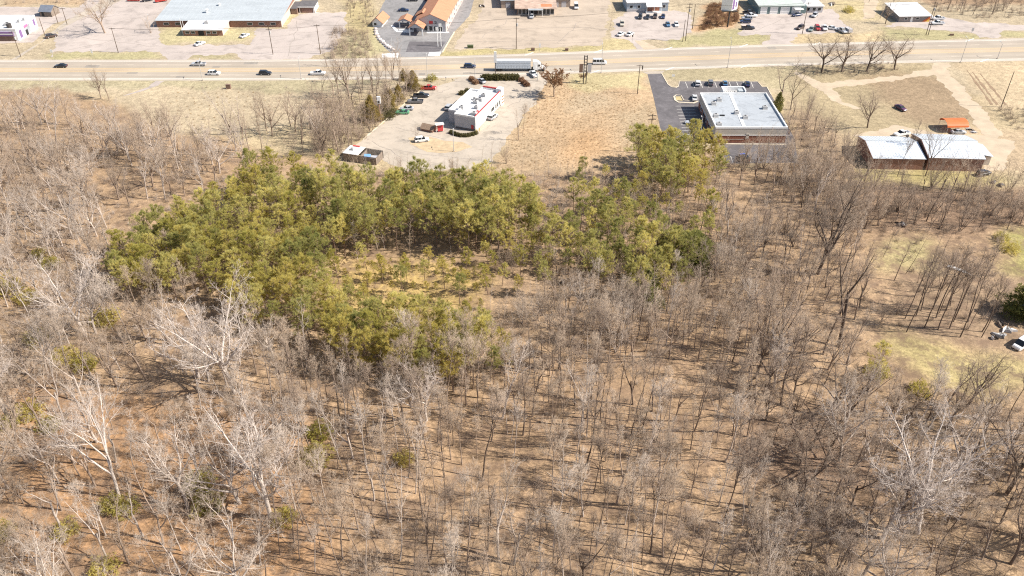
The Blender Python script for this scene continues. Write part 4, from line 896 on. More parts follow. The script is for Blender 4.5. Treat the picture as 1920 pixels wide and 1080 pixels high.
# ------------------------------------------------------------------ vehicles
def rect(x0, x1, hw, z): return [(x0, -hw, z), (x1, -hw, z), (x1, hw, z), (x0, hw, z)]
def section(x, hw, z0, z1, c=0.12):
    return [(x, -hw, z0), (x, hw, z0), (x, hw, z1 - c), (x, hw - c, z1), (x, -hw + c, z1), (x, -hw, z1 - c)]
CARSPEC = {
  'sedan': dict(L=4.8, body=[(-2.4, .74, .40, .78), (-2.25, .84, .28, .94), (-1.3, .90, .22, .97), (0.9, .90, .22, .96), (1.9, .88, .24, .86), (2.3, .80, .28, .74), (2.42, .68, .36, .62)],
                house=((-1.75, 1.05, .80, .95), (-1.0, 0.25, .60, 1.42)), wb=(-1.4, 1.45), wr=.33),
  'suv': dict(L=4.7, body=[(-2.35, .80, .40, 1.0), (-2.25, .90, .32, 1.06), (0.9, .93, .28, 1.06), (1.9, .92, .30, 1.0), (2.25, .84, .34, .88), (2.36, .74, .44, .74)],
                house=((-2.2, 1.1, .86, 1.04), (-1.95, 0.35, .70, 1.68)), wb=(-1.4, 1.42), wr=.37),
  'van': dict(L=5.4, body=[(-2.7, .90, .35, 1.1), (-2.6, .98, .30, 1.15), (1.7, .98, .30, 1.15), (2.5, .92, .34, 1.05), (2.7, .8, .42, .85)],
                house=((-2.62, 1.9, .95, 1.13), (-2.55, 1.0, .84, 2.1)), wb=(-1.7, 1.7), wr=.37),
  'pickup': dict(L=5.7, body=[(0.35, .96, .42, 1.12), (1.6, .96, .42, 1.12), (2.5, .93, .44, 1.06), (2.8, .84, .48, .92), (2.86, .74, .56, .8)],
                house=((-0.85, 1.35, .86, 1.10), (-0.6, 0.65, .70, 1.80)), wb=(-1.75, 1.8), wr=.40),
}
CARMESH = {}
for k, s in CARSPEC.items():
    mb = MB(); mb.loft([section(*b) for b in s['body']])
    (hx0, hx1, hw, hz0), (rx0, rx1, rw, rz_) = s['house']
    mb.loft([rect(rx0, rx1, rw, rz_ + .004), rect(rx0 + .1, rx1 - .1, rw - .08, rz_ + .05)])
    mid = (rx0 + rx1) / 2
    for x in ([mid] if k in ('sedan', 'pickup') else [mid - .5, mid + .55]):                 # door pillars
        for sgn in (-1, 1):
            mb.add([(x - .06, sgn * (hw + .012), hz0), (x + .06, sgn * (hw + .012), hz0), (x + .06, sgn * (rw + .012), rz_), (x - .06, sgn * (rw + .012), rz_)], [(0, 1, 2, 3)])
    if k == 'pickup':
        mb.box(-0.95, 0.36, -.96, .96, .42, 1.12); mb.box(-2.8, -0.954, -.96, .96, .42, .62)
        mb.box(-2.8, -.954, -.96, -.84, .624, 1.10); mb.box(-2.8, -.954, .84, .96, .624, 1.10); mb.box(-2.85, -2.75, -.84, .84, .624, 1.08)
    g = MB().loft([rect(hx0, hx1, hw, hz0), rect(rx0, rx1, rw, rz_)])
    wmb = MB().tube((0, -.11, 0), (0, .11, 0), s['wr'], n=14); hub = MB().tube((0, -.12, 0), (0, .12, 0), s['wr'] * .55, n=8)
    L2 = s['body'][-1][0]; B2 = -2.82 if k == 'pickup' else s['body'][0][0]; hwf = s['body'][-2][1]
    hl = MB().box(-.06, .05, -.16, .16, -.07, .07); tl = MB().box(-.04, .04, -.12, .12, -.1, .1)
    CARMESH[k] = dict(body=mb.mesh(k + "_body", M['white_paint']), glass=g.mesh(k + "_windows", M['glass']), wheel=wmb.mesh("tyre", M['rubber']), hub=hub.mesh("rim", M['steel']),
                      hl=hl.mesh("headlight", M['chrome']), tl=tl.mesh("tail_light", M['tail_red']), front=L2, back=B2, hwf=hwf)
PAINT = {}
def paint(n, c, r=0.3):
    m, t, b = new_mat(n + "_car_paint"); b.inputs["Base Color"].default_value = (*c, 1); b.inputs["Roughness"].default_value = r; b.inputs["Coat Weight"].default_value = 0.4
    PAINT[n] = m
for n, c in dict(white=(.72, .72, .72), silver=(.42, .43, .45), grey=(.16, .16, .17), dark=(.025, .027, .035), navy=(.02, .035, .09), blue=(.06, .15, .27), red=(.42, .04, .03), green=(.12, .34, .19), brown=(.09, .06, .05),
                 purple=(.10, .035, .075), beige=(.5, .46, .38), sage=(.17, .23, .21), brightblue=(.04, .12, .55)).items(): paint(n, c)
GRPV = {'road': "vehicles driving along the highway", 'lot': "vehicles parked in the lots"}
def car(kind, colr, px, py, hd, label, where='lot', bonnet=None):
    s, cm = CARSPEC[kind], CARMESH[kind]; p = P(px, py)
    z = float(hz(p.x, p.y)) + 0.03
    T = thing({'sedan': 'sedan_car', 'suv': 'suv_car', 'van': 'passenger_van', 'pickup': 'pickup_truck'}[kind], label, {'sedan': 'car', 'suv': 'car', 'van': 'van', 'pickup': 'pickup truck'}[kind], (p.x, p.y, z), math.radians(hd), GRPV[where])
    inst("body", cm['body'], T, None, PAINT[colr]); inst("window_glass", cm['glass'], T)
    for x in s['wb']:
        for y in (-.82, .82):
            wv = inst("wheel", cm['wheel'], T, (x, y, s['wr'])); inst("rim", cm['hub'], wv)
    for y in (-1, 1):
        inst("headlight", cm['hl'], T, (cm['front'] - .06, y * (cm['hwf'] - .24), .68 if kind == 'sedan' else .82)); inst("tail_light", cm['tl'], T, (cm['back'] - .01, y * .62, .72 if kind == 'sedan' else .88))
    if bonnet:
        mb = MB(); mb.box(1.2, 2.2, -.78, .78, s['body'][-3][3] + .004, s['body'][-3][3] + .03); mb.build("bonnet", PAINT[bonnet], T)
    return T
CARS = [
 ('sedan', 'dark', 115, 126, 180, "dark sedan alone on the far left end of the highway", 'road'), ('pickup', 'silver', 373, 123, 180, "silver pickup on the highway just above a white SUV", 'road'),
 ('suv', 'white', 402, 140, 0, "white SUV on the highway below the silver pickup", 'road'), ('suv', 'dark', 498, 140, 0, "dark SUV between two white vehicles on the near highway lanes", 'road'),
 ('pickup', 'white', 597, 140, 0, "white pickup on the highway next to bare roadside trees", 'road'), ('suv', 'navy', 881, 127, 0, "dark blue SUV following behind the semi trailer", 'road'),
 ('van', 'white', 1124, 120, 0, "white van driving right of the dark sign frame", 'road'),
 ('sedan', 'white', 459, 69, 62, "white sedan parked right of the white factory office"), ('sedan', 'white', 375, 84, 55, "white sedan parked below the factory office lawn"),
 ('suv', 'brown', 97, 70, 40, "dark brown SUV on the side street by the purple shop"), ('pickup', 'red', 252, 2, 0, "red pickup leftmost of three cars left of the factory roof"),
 ('suv', 'dark', 277, 2, 30, "dark car between two red ones left of the factory"), ('pickup', 'red', 303, 3, 30, "red pickup nearest the corner of the factory roof"),
 ('sedan', 'navy', 757, 21, 0, "dark blue sedan on the grey motel drive"), ('sedan', 'dark', 774, 2, 0, "dark sedan cut by the top edge on the motel drive"), ('sedan', 'purple', 806, 2, 0, "dark purple car beside the motel roof at the top edge"),
 ('sedan', 'silver', 997, 33, 262, "silver car in front of the rusty roofed store"), ('van', 'white', 1080, 15, 270, "white van with dark front right of the rusty store"),
 ('suv', 'beige', 1166, 47, 265, "beige SUV above two white sedans in the dealer lot"), ('sedan', 'white', 1164, 66, 52, "leftmost white sedan by the lot edge near the highway"), ('sedan', 'white', 1181, 66, 55, "white sedan right beside a white sedan near the highway"),
 ('suv', 'dark', 1200, 34, 258, "leftmost dark SUV of four in front of the blue office"), ('sedan', 'dark', 1214, 34, 258, "second dark car from the left before the blue office"), ('suv', 'brown', 1228, 33, 258, "third dark car from the left before the blue office"),
 ('sedan', 'navy', 1243, 33, 258, "rightmost dark car of four before the blue office"), ('sedan', 'blue', 1252, 48, 268, "pale blue sedan beside a white one in the dealer lot"), ('sedan', 'white', 1268, 48, 266, "white sedan right of the pale blue one in the dealer lot"),
 ('pickup', 'dark', 1404, 26, 5, "dark pickup topmost beside the teal garage wall"), ('pickup', 'white', 1407, 32, 5, "white pickup below the dark one at the garage"), ('suv', 'silver', 1400, 37, 175, "silver SUV squeezed between pickups left of the garage"),
 ('suv', 'navy', 1397, 43, 178, "dark blue SUV below the silver SUV left of the garage"), ('pickup', 'dark', 1402, 55, 0, "dark pickup standing alone at the grass left of the garage lot"),
 ('sedan', 'navy', 1494, 30, 200, "dark blue car before the rightmost white roller door"), ('suv', 'silver', 1527, 31, 235, "silver SUV before the garage office windows"),
 ('suv', 'brown', 1500, 54, 225, "dark brown SUV leftmost in the row along the garage verge"), ('sedan', 'sage', 1520, 57, 245, "grey green car second in the garage verge row"), ('suv', 'red', 1532, 55, 265, "dark red SUV between green and white cars on the verge"),
 ('pickup', 'white', 1545, 55, 262, "white pickup right of the dark red SUV"), ('sedan', 'white', 1560, 55, 330, "white sedan right of the white pickup in the verge row"), ('pickup', 'silver', 1578, 60, 285, "silver pickup hitched at the right end of the verge row"),
 ('pickup', 'white', 1758, 37, 180, "white pickup parked behind another beside the white roofed store"), ('pickup', 'white', 1757, 46, 180, "white pickup in front, nearest the leaning pole pair"),
 ('pickup', 'red', 804, 168, 0, "bright red pickup by the hedge in the restaurant lot"), ('pickup', 'dark', 790, 182, 0, "black pickup below the red one in the restaurant lot"), ('pickup', 'grey', 779, 193, 180, "grey pickup below the black one in the restaurant lot"),
 ('sedan', 'silver', 763, 206, 180, "silver sedan half hidden behind the green car"), ('sedan', 'green', 755, 213, 180, "mint green sedan nearest the wood in the restaurant lot"), ('suv', 'silver', 842, 204, 70, "silver car half hidden left of the restaurant"),
 ('suv', 'silver', 924, 222, 60, "silver SUV waiting on the right side of the restaurant"), ('suv', 'white', 791, 265, 15, "white SUV parked by the soil island below the restaurant"), ('sedan', 'silver', 903, 154, 120, "pale silver car beside the trimmed hedge"),
 ('pickup', 'white', 1000, 142, 110, "white pickup leaving the lot behind the semi truck"),
 ('suv', 'white', 1308, 159, 80, "white SUV leftmost in the row behind the clinic"), ('suv', 'grey', 1332, 158, 80, "dark grey SUV second from left behind the clinic"), ('sedan', 'blue', 1359, 159, 80, "mid blue car third from left behind the clinic"),
 ('sedan', 'navy', 1401, 160, 80, "dark blue car rightmost behind the clinic"), ('sedan', 'white', 1302, 186, 80, "white sedan by the kerb island beside the clinic wall"), ('sedan', 'silver', 1297, 232, 180, "silver sedan in the shade of the clinic wall"),
 ('suv', 'dark', 1395, 299, 100, "dark car with bright blue bonnet below the clinic", 'lot', 'brightblue'),
 ('sedan', 'purple', 1688, 205, 290, "dark purple car alone on the brown field"), ('sedan', 'silver', 1796, 250, 0, "silver car sheltering under the orange carport"), ('pickup', 'white', 1690, 254, 200, "white truck tucked behind the lower brick shed"),
 ('suv', 'dark', 1843, 328, 20, "dark derelict car right of the tall brick shed"), ('van', 'white', 1915, 648, 215, "white van cut by the right edge of the lawn"), ('sedan', 'navy', 1914, 582, 200, "dark blue car under the evergreen at the right edge"),
]
for c in CARS: car(*c)
# semi truck
p = P(928, 132); q = P(1022, 132); T = thing("semi_truck", "white semi truck pulling a long pale silver box trailer", "truck", (p.x, p.y, 0.03), math.atan2((q - p).y, (q - p).x)); L = (q - p).length
tl_ = L * 0.71
mb = MB(); mb.box(0, tl_, -1.28, 1.28, 1.15, 4.05); part("trailer_box", mb, mat("trailer_silver", (0.55, 0.60, 0.66), 0.4, var=0.06), T)
mb = MB(); mb.box(-0.02, tl_ + 0.02, -1.3, 1.3, 4.054, 4.12); part("trailer_roof", mb, M['white_metal'], T)
mb = MB()
for z in (1.2, 2.3, 3.2): mb.box(0, tl_, -1.31, -1.284, z, z + 0.1)
for k in range(14): mb.box(k * tl_ / 13 - 0.03, k * tl_ / 13 + 0.03, -1.305, -1.284, 1.31, 2.29)
psplit("side_rail", mb, M['pale_grey_metal'], T)
mb = MB(); mb.box(0.5, tl_ - 0.6, -0.5, 0.5, 0.75, 1.146); part("chassis", mb, M['dark_steel'], T)
c0 = tl_ + 0.9
mb = MB(); mb.loft([[(c0, -1.2, 0.9), (c0, 1.2, 0.9), (c0, 1.2, 3.9), (c0, -1.2, 3.9)], [(c0 + 1.6, -1.2, 0.9), (c0 + 1.6, 1.2, 0.9), (c0 + 1.6, 1.1, 3.8), (c0 + 1.6, -1.1, 3.8)], [(c0 + 2.9, -1.15, 0.9), (c0 + 2.9, 1.15, 0.9), (c0 + 2.9, 1.0, 2.9), (c0 + 2.9, -1.0, 2.9)],
              [(c0 + 3.5, -1.1, 0.8), (c0 + 3.5, 1.1, 0.8), (c0 + 3.5, 0.95, 2.0), (c0 + 3.5, -0.95, 2.0)], [(c0 + 4.9, -0.95, 0.6), (c0 + 4.9, 0.95, 0.6), (c0 + 4.9, 0.8, 1.7), (c0 + 4.9, -0.8, 1.7)]]); part("cab", mb, M['white_paint'], T)
mb = MB(); mb.add([(c0 + 2.98, -0.95, 2.86), (c0 + 2.98, 0.95, 2.86), (c0 + 3.52, 0.9, 2.08), (c0 + 3.52, -0.9, 2.08)], [(3, 2, 1, 0)]); part("windscreen", mb, M['glass'], T)
mb = MB(); mb.box(c0 + 1.9, c0 + 2.7, -1.2, -1.16, 2.0, 2.7); mb.box(c0 + 1.9, c0 + 2.7, 1.16, 1.2, 2.0, 2.7); psplit("side_window", mb, M['glass'], T)
part("fuel_tank", MB().tube((c0 + 0.5, -1.05, 0.7), (c0 + 2.0, -1.05, 0.7), 0.35, n=10), M['steel'], T)
for x in (0.9, 2.2, tl_ - 0.5, tl_ + 0.8, c0 + 3.9):
    for y in (-1.05, 1.05): part("wheel", MB().tube((x, y - .18, .5), (x, y + .18, .5), .5, n=14), M['rubber'], T)
for y in (-0.7, 0.7): part("headlight", MB().box(c0 + 4.86, c0 + 4.95, y - .15, y + .15, .95, 1.15), M['chrome'], T)
# small flat trailer at the garage
p = P(1590, 61); T = thing("utility_trailer", "small grey box trailer at the end of the parked row", "trailer", p, math.radians(285))
part("box", MB().box(-1.6, 1.6, -0.9, 0.9, 0.5, 1.9), M['grey_wall'], T); part("drawbar", MB().box(1.604, 2.6, -0.06, 0.06, 0.5, 0.6), M['dark_steel'], T)
for y in (-1.0, 1.0): part("wheel", MB().tube((0, y - .1, .34), (0, y + .1, .34), .34, n=12), M['rubber'], T)

# ------------------------------------------------------------------ poles, lamps, signs
def height_of(bx, by, ty):
    lo, hi = 0.5, 45.0; b = P(bx, by)
    for _ in range(40):
        m = (lo + hi) / 2; y = float(Qn(b.x, b.y, m)[1])
        if y > ty: lo = m
        else: hi = m
    return lo
def utility_pole(bx, by, ty, lab, arms=1, tf=False, r=0.16):
    p = P(bx, by); h = height_of(bx, by, ty); T = thing("utility_pole", lab, "utility pole", (p.x, p.y, 0), 0, "wooden utility poles")
    part("pole", MB().tube((0, 0, -0.3), (0, 0, h), r, r * 0.65, 8), M['pole_wood'], T)
    for k in range(arms):
        z = h - 0.5 - k * 1.3; part("crossarm", MB().box(-0.06, 0.06, -1.2, 1.2, z, z + 0.14) if abs(bx - 960) > 9999 else MB().box(-1.2, 1.2, -0.06, 0.06, z, z + 0.14), M['pole_wood'], T)
        mb = MB()
        for x in (-1.1, -0.6, 0.6, 1.1): mb.tube((x, 0, z + 0.14), (x, 0, z + 0.34), 0.05, n=5)
        psplit("insulator", mb, M['steel'], T)
    if tf:
        part("transformer", MB().tube((0.35, -0.1, h - 3.4), (0.35, -0.1, h - 2.3), 0.3, n=10), M['steel'], T)
    return p, h
UP = [(39, 106, 58, "leaning wooden pole in front of the purple shop", 1, True), (126, 46, 14, "wooden pole with crossarm beyond the side street", 1, False), (222, 99, 52, "pole standing between the side street and gravel lot", 1, False),
      (512, 102, 47, "wooden pole with transformers at the gravel lot", 2, True), (601, 101, 46, "plain wooden pole right of the transformer pole on the gravel lot", 1, False), (968, 92, 33, "tall thin pole on the verge before the rusty store", 1, True),
      (1280, 78, 37, "short stub pole beside the taller pole at the dealer lot", 0, False), (1285, 77, 6, "tall pole with two arms right of the dealer lot", 2, True), (1298, 55, 8, "thin pole by the brown scrub near the billboard", 0, False),
      (1504, 64, 4, "wooden pole at the verge row of garage cars", 1, False), (1736, 66, 4, "left pole of the leaning pair by the white roofed store", 2, True), (1740, 66, 6, "right pole of the leaning pair by the white roofed store", 1, False),
      (1660, 45, 5, "pole among the trees left of the white roofed store", 0, False), (1195, 176, 121, "dark wooden pole with crossarm on the vacant lot", 1, False), (1877, 201, 134, "bare pole on the pale field at the right", 0, False),
      (84, 66, 33, "thin pole near the corner of the purple shop", 0, False), (109, 44, 15, "thin pole right of the small dark hut", 0, False), (1216, 288, 214, "pole with two arms rising from the pines left of the asphalt lot", 2, False)]
pl = {}
for u in UP: pl[u[0]] = utility_pole(*u)
def cable(a, b, lab):
    (pa, ha), (pb, hb) = pl[a], pl[b]; mb = MB()
    for off in (-1.0, 1.0):
        prev = None
        for k in range(9):
            t = k / 8; q = (pa.x + off + (pb.x - pa.x) * t, pa.y + (pb.y - pa.y) * t, ha - 0.2 + (hb - ha) * t - 4 * 1.1 * t * (1 - t))
            if prev: mb.tube(prev, q, 0.03, n=4, cap=False)
            prev = q
    tag(mb.build("power_line", M['dark_steel']), lab, "cable", "power lines along the highway")
for a, b, l in ((222, 512, "power line from the gravel lot pole to the transformer pole"), (512, 601, "short power line between the two gravel lot poles"), (601, 968, "long power line over the motel forecourt"), (968, 1285, "power line crossing the tan dirt lot"), (1285, 1504, "power line above the billboard verge"), (1504, 1736, "power line past the garage cars to the pole pair")): cable(a, b, l)
def lamp(bx, by, ty, lab, arm=1.6, m=None):
    p = P(bx, by); h = height_of(bx, by, ty); m = m or M['steel']
    T = thing("street_lamp", lab, "street lamp", (p.x, p.y, 0), 0, "grey street lamps")
    part("post", MB().tube((0, 0, 0), (0, 0, h), 0.12, 0.07, 8), m, T)
    part("base", MB().box(-0.25, 0.25, -0.25, 0.25, 0, 0.25), M['concrete'], T)
    if arm:
        part("arm", MB().tube((0, 0, h - 0.1), (0, arm, h + 0.25), 0.05, n=6), m, T); part("lamp_head", MB().box(-0.16, 0.16, arm - 0.1, arm + 0.6, h + 0.2, h + 0.32), m, T)
for l in ((380, 151, 115, "slim grey lamp at the near road edge below a silver pickup"), (565, 148, 110, "slim grey lamp at the road edge left of the white pickup"), (282, 62, 31, "white pole standing by the bare bush left of the factory"), (802, 152, 105, "grey lamp at the road edge above the red pickup"),
          (1127, 137, 86, "grey lamp behind the white van on the highway"), (1364, 127, 75, "tall grey lamp on the near verge above the clinic"), (1801, 117, 73, "leaning looking dark lamp right of the four roadside trees"), (1870, 110, 82, "thin lamp near the right end of the highway"),
          (851, 284, 248, "lot lamp on the soil island below the restaurant"), (1311, 268, 224, "pale lot lamp at the clinic's front left corner"), (735, 98, 76, "thin post on the lawn left of the motel entrance"), (1008, 152, 119, "thin post in front of the semi cab"), (891, 155, 116, "dark lot post in the shrub bed above the restaurant")): lamp(*l)
def flagpole(bx, by, ty, lab):
    p = P(bx, by); h = height_of(bx, by, ty); T = thing("flagpole", lab, "flagpole", p, 0, "white flagpoles by the factory office")
    part("pole", MB().tube((0, 0, 0), (0, 0, h), 0.12, 0.07, 6), M['white_paint'], T); part("finial", MB().tube((0, 0, h), (0, 0, h + 0.3), 0.12, 0.03, 6), M['white_paint'], T)
for f in ((344, 66, 36, "tall white flagpole left of the factory office"), (347, 62, 40, "second white flagpole close behind the tall one"), (388, 67, 58, "short white post at the office door path")): flagpole(*f)
# tall dark sign frame by the vacant lot
p = P(1096, 157); h = height_of(1096, 157, 104); T = thing("empty_signboard", "tall dark empty sign frame with side panels on the vacant lot verge", "sign", p)
for x in (-0.5, 0.5): part("post", MB().box(x - 0.16, x + 0.16, -0.16, 0.16, 0, h), M['dark_steel'], T)
mb = MB()
for k in range(6): mb.box(-0.34, 0.34, -0.1, 0.1, h - 0.4 - k * 1.1, h - 0.2 - k * 1.1)
psplit("rung", mb, M['dark_steel'], T)
for x0, x1, m in ((-2.2, -0.9, M['brown_wall']), (0.9, 2.2, M['grey_wall'])): 
    mb = MB(); mb.box(x0, x1, -0.12, 0.12, h - 6.4, h - 3.2); part("side_panel", mb, m, T)
mb = MB(); mb.box(-2.2, 2.2, 0.17, 0.25, h - 6.3, h - 6.15); mb.box(-2.2, 2.2, 0.17, 0.25, h - 3.6, h - 3.45); psplit("crossbar", mb, M['dark_steel'], T)
# white pylon sign behind the trailer
p = P(929, 140); h = height_of(929, 140, 97); T = thing("pylon_sign", "slim white pylon sign at the tail of the semi trailer", "sign", p)
part("post", MB().tube((0, 0, 0), (0, 0, h - 4.2), 0.14, n=8), M['dark_steel'], T); part("panel", MB().box(-0.5, 0.5, -0.2, 0.2, h - 4.2, h), M['white_paint'], T)
# restaurant's pole sign among the bushes
p = P(714, 228); h = height_of(714, 228, 181); T = thing("pole_sign", "brown pole topped by a white sign box beside the cedar hedge", "sign", p)
part("post", MB().tube((0, 0, 0), (0, 0, h - 2.4), 0.16, 0.14, 8), mat("brown_pole", (0.33, 0.2, 0.14), 0.8), T); part("sign_box", MB().box(-0.55, 0.6, -0.3, 0.3, h - 2.4, h), M['white_paint'], T); part("sign_cap", MB().box(-0.3, 0.3, -0.4, -0.304, h - 2.2, h - 1.4), M['dark_steel'], T)
# motel sign posts
for bx, by, ty, lab in ((821, 87, 57, "white motel sign post with a bulbous top"), (827, 87, 50, "thin white post right of the motel sign post")):
    p = P(bx, by); h = height_of(bx, by, ty); T = thing("sign_post", lab, "sign post", p)
    part("post", MB().tube((0, 0, 0), (0, 0, h), 0.16, 0.1, 8), M['white_paint'], T); part("top_panel", MB().box(-0.55, 0.55, -0.15, 0.15, h, h + 1.3), M['white_paint'], T)
# little boxes and signs along the verges
def boxy(name, px, py, sx, sy, h, m, lab, cat_, rz=0):
    p = P(px, py); T = thing(name, lab, cat_, p, rz)
    part("cabinet", MB().box(-sx / 2, sx / 2, -sy / 2, sy / 2, 0, h), m, T); part("lid", MB().box(-sx / 2 - .05, sx / 2 + .05, -sy / 2 - .05, sy / 2 + .05, h + .002, h + .1), m, T)
def verge_sign(px, py, h, w, ph, m, lab):
    p = P(px, py); T = thing("verge_sign", lab, "sign", p); part("post", MB().tube((0, 0, 0), (0, 0, h), 0.06, n=6), M['steel'], T); part("panel", MB().box(-w / 2, w / 2, -0.1, -0.062, h - ph, h), m, T)
boxy("utility_box", 999, 95, 1.5, 0.8, 1.0, M['brown_wall'], "brown utility box left of the white capped post on the verge", "utility box")
boxy("utility_box", 1062.5, 95, 1.3, 0.8, 0.9, M['brown_wall'], "brown utility box right of the white capped post on the verge", "utility box")
boxy("utility_box", 882, 90, 2.4, 1.2, 1.1, mat("green_box_paint", (0.09, 0.11, 0.05), 0.7), "dark green box on the grass before the dirt lot", "utility box")
boxy("utility_box", 429, 166, 1.6, 1.0, 1.5, M['brown_wall'], "small dark box on the dry meadow bank", "utility box")
boxy("utility_box", 1933 - 149, 66.5, 1.6, 0.7, 0.6, M['brown_wall'], "low brown box on the far verge right", "utility box")
verge_sign(1012, 96, 3.2, 0.7, 1.4, M['white_paint'], "white capped post on the verge between two brown boxes"); verge_sign(174, 104, 2.6, 0.7, 1.6, M['white_paint'], "slim white sign on the left verge island")
verge_sign(98, 101, 1.8, 1.0, 1.2, M['white_paint'], "small white sign at the side street corner"); verge_sign(1262, 145, 1.2, 1.1, 0.9, M['white_paint'], "small white sign on the lawn above the asphalt drive"); verge_sign(1185, 82, 3.8, 0.5, 0.9, M['dark_steel'], "thin dark sign by the dealer lot exit")
verge_sign(955, 150, 1.6, 0.6, 0.7, M['white_paint'], "tiny white sign near the trimmed hedge"); verge_sign(836, 151, 1.5, 0.4, 0.6, M['grey_wall'], "small grey sign at the restaurant entrance verge"); verge_sign(1204, 135, 2.6, 0.4, 1.6, M['dark_steel'], "dark signal post at the asphalt entrance")
verge_sign(1822, 62, 2.2, 0.9, 1.4, M['grey_wall'], "grey sign on the right verge before the store lot")
# pale stones edging the motel drive
SM = MB(); rr = random.Random(3)
SM.loft([[(math.cos(t) * r_ * (0.9 + 0.2 * rr.random()), math.sin(t) * r_ * (0.9 + 0.2 * rr.random()), z) for t in np.linspace(0, 2 * math.pi, 8)[:-1]] for r_, z in ((0.9, 0), (1.0, 0.35), (0.75, 0.75), (0.3, 0.9))])
sme = SM.mesh("boulder", mat("pale_stone", (0.55, 0.49, 0.47), 0.9, var=0.2, rand=0.2))
pts = [(704, 55), (704.5, 60), (706, 65), (709, 70), (712.5, 75), (717, 79), (721, 83), (726, 87), (731, 90), (737, 94)]
for k, (x, y) in enumerate(pts):
    o = bpy.data.objects.new("boulder", sme); link(o, None, P(x, y)); o.rotation_euler = (0, 0, k * 1.3); o.scale = (0.85 + 0.1 * (k % 3),) * 3
    tag(o, ORD[k] + " pale boulder from the pavilion in the row edging the motel drive", "boulder", "boulders edging the motel drive")
# ------------------------------------------------------------------ trees: shapes
def nrm(a): return a / np.maximum(np.linalg.norm(a, axis=-1, keepdims=True), 1e-9)
def seg_mesh(P0, P1, R0, R1, n):
    """open n-sided tubes; R1 == 0 everywhere gives spikes"""
    d = nrm(P1 - P0); ref = np.where(np.abs(d[:, 2:3]) < 0.9, np.array([[0, 0, 1.0]]), np.array([[1.0, 0, 0]]))
    u = nrm(np.cross(d, ref)); w = np.cross(d, u); N = len(P0)
    t = np.arange(n) * 2 * np.pi / n; ring = np.cos(t)[None, :, None] * u[:, None] + np.sin(t)[None, :, None] * w[:, None]
    A = P0[:, None] + ring * R0[:, None, None]; i = np.arange(n); j = (i + 1) % n
    if np.all(R1 == 0):
        V = np.concatenate([A, P1[:, None]], 1).reshape(-1, 3)
        f = np.stack([i, j, np.full(n, n)], 1); F = (f[None] + (np.arange(N) * (n + 1))[:, None, None]).reshape(-1, 3)
    else:
        B = P1[:, None] + ring * R1[:, None, None]; V = np.concatenate([A, B], 1).reshape(-1, 3)
        f = np.concatenate([np.stack([i, j, n + j], 1), np.stack([i, n + j, n + i], 1)]); F = (f[None] + (np.arange(N) * 2 * n)[:, None, None]).reshape(-1, 3)
    return V, F
def poly_mesh(PT, RD, n):
    K = PT.shape[1]; a = [seg_mesh(PT[:, k], PT[:, k + 1], RD[:, k], RD[:, k + 1], n) for k in range(K - 1)]
    return join(a)
def join(parts):
    V, F, o = [], [], 0
    for v, f in parts: V.append(v); F.append(f + o); o += len(v)
    return np.concatenate(V), np.concatenate(F)
def grow(start, d, L, r0, r1, K, wob, up, g):
    N = len(start); PT = np.zeros((N, K, 3)); PT[:, 0] = start; d = nrm(d)
    for k in range(1, K):
        d = nrm(d + g.normal(0, wob, (N, 3)) + np.array([0, 0, up]))
        PT[:, k] = PT[:, k - 1] + d * (L / (K - 1))[:, None]
    s = np.linspace(0, 1, K)[None]; RD = r0[:, None] * (1 - s) + r1[:, None] * s
    return PT, RD
def spawn(PT, RD, L, c, t0, t1, lf, ang, K, wob, up, rr, g, taper=0.5, rend=0.3):
    N, Kp = PT.shape[:2]; i = np.repeat(np.arange(N), c)
    t = (np.tile((np.arange(c) + 0.5) / c, N) + g.uniform(-0.5, 0.5, N * c) / c); tt = t0 + (t1 - t0) * np.clip(t, 0, 1)
    x = tt * (Kp - 1); k = np.minimum(x.astype(int), Kp - 2); f = (x - k)[:, None]
    pos = PT[i, k] * (1 - f) + PT[i, k + 1] * f; tan = nrm(PT[i, k + 1] - PT[i, k]); rad = RD[i, k] * (1 - f[:, 0]) + RD[i, k + 1] * f[:, 0]
    ref = np.where(np.abs(tan[:, 2:3]) < 0.9, np.array([[0, 0, 1.0]]), np.array([[1.0, 0, 0]])); u = nrm(np.cross(tan, ref)); w = np.cross(tan, u)
    az = np.tile(np.arange(c) * 2.4, N) + np.repeat(g.uniform(0, 6.28, N), c) + g.uniform(-0.5, 0.5, N * c)
    a = np.radians(g.uniform(ang[0], ang[1], N * c))[:, None]
    d = np.cos(a) * tan + np.sin(a) * (np.cos(az)[:, None] * u + np.sin(az)[:, None] * w)
    ln = L[i] * lf * (1 - taper * np.clip(t, 0, 1)) * g.uniform(0.7, 1.25, N * c); r0 = np.minimum(rad * 0.8, rr * ln)
    PT2, RD2 = grow(pos, d, ln, r0, r0 * rend, K, wob, up, g)
    return PT2, RD2, ln
def spikes(PT, L, c, t0, lf, ang, r, g, up=0.15):
    RD = np.full(PT.shape[:2], r * 3); p, rd, ln = spawn(PT, RD, L, c, t0, 1.0, lf, ang, 2, 0.1, up, 1.0, g, 0.4)
    return seg_mesh(p[:, 0], p[:, 1], np.full(len(p), r), np.zeros(len(p)), 3)
TW = 1.1
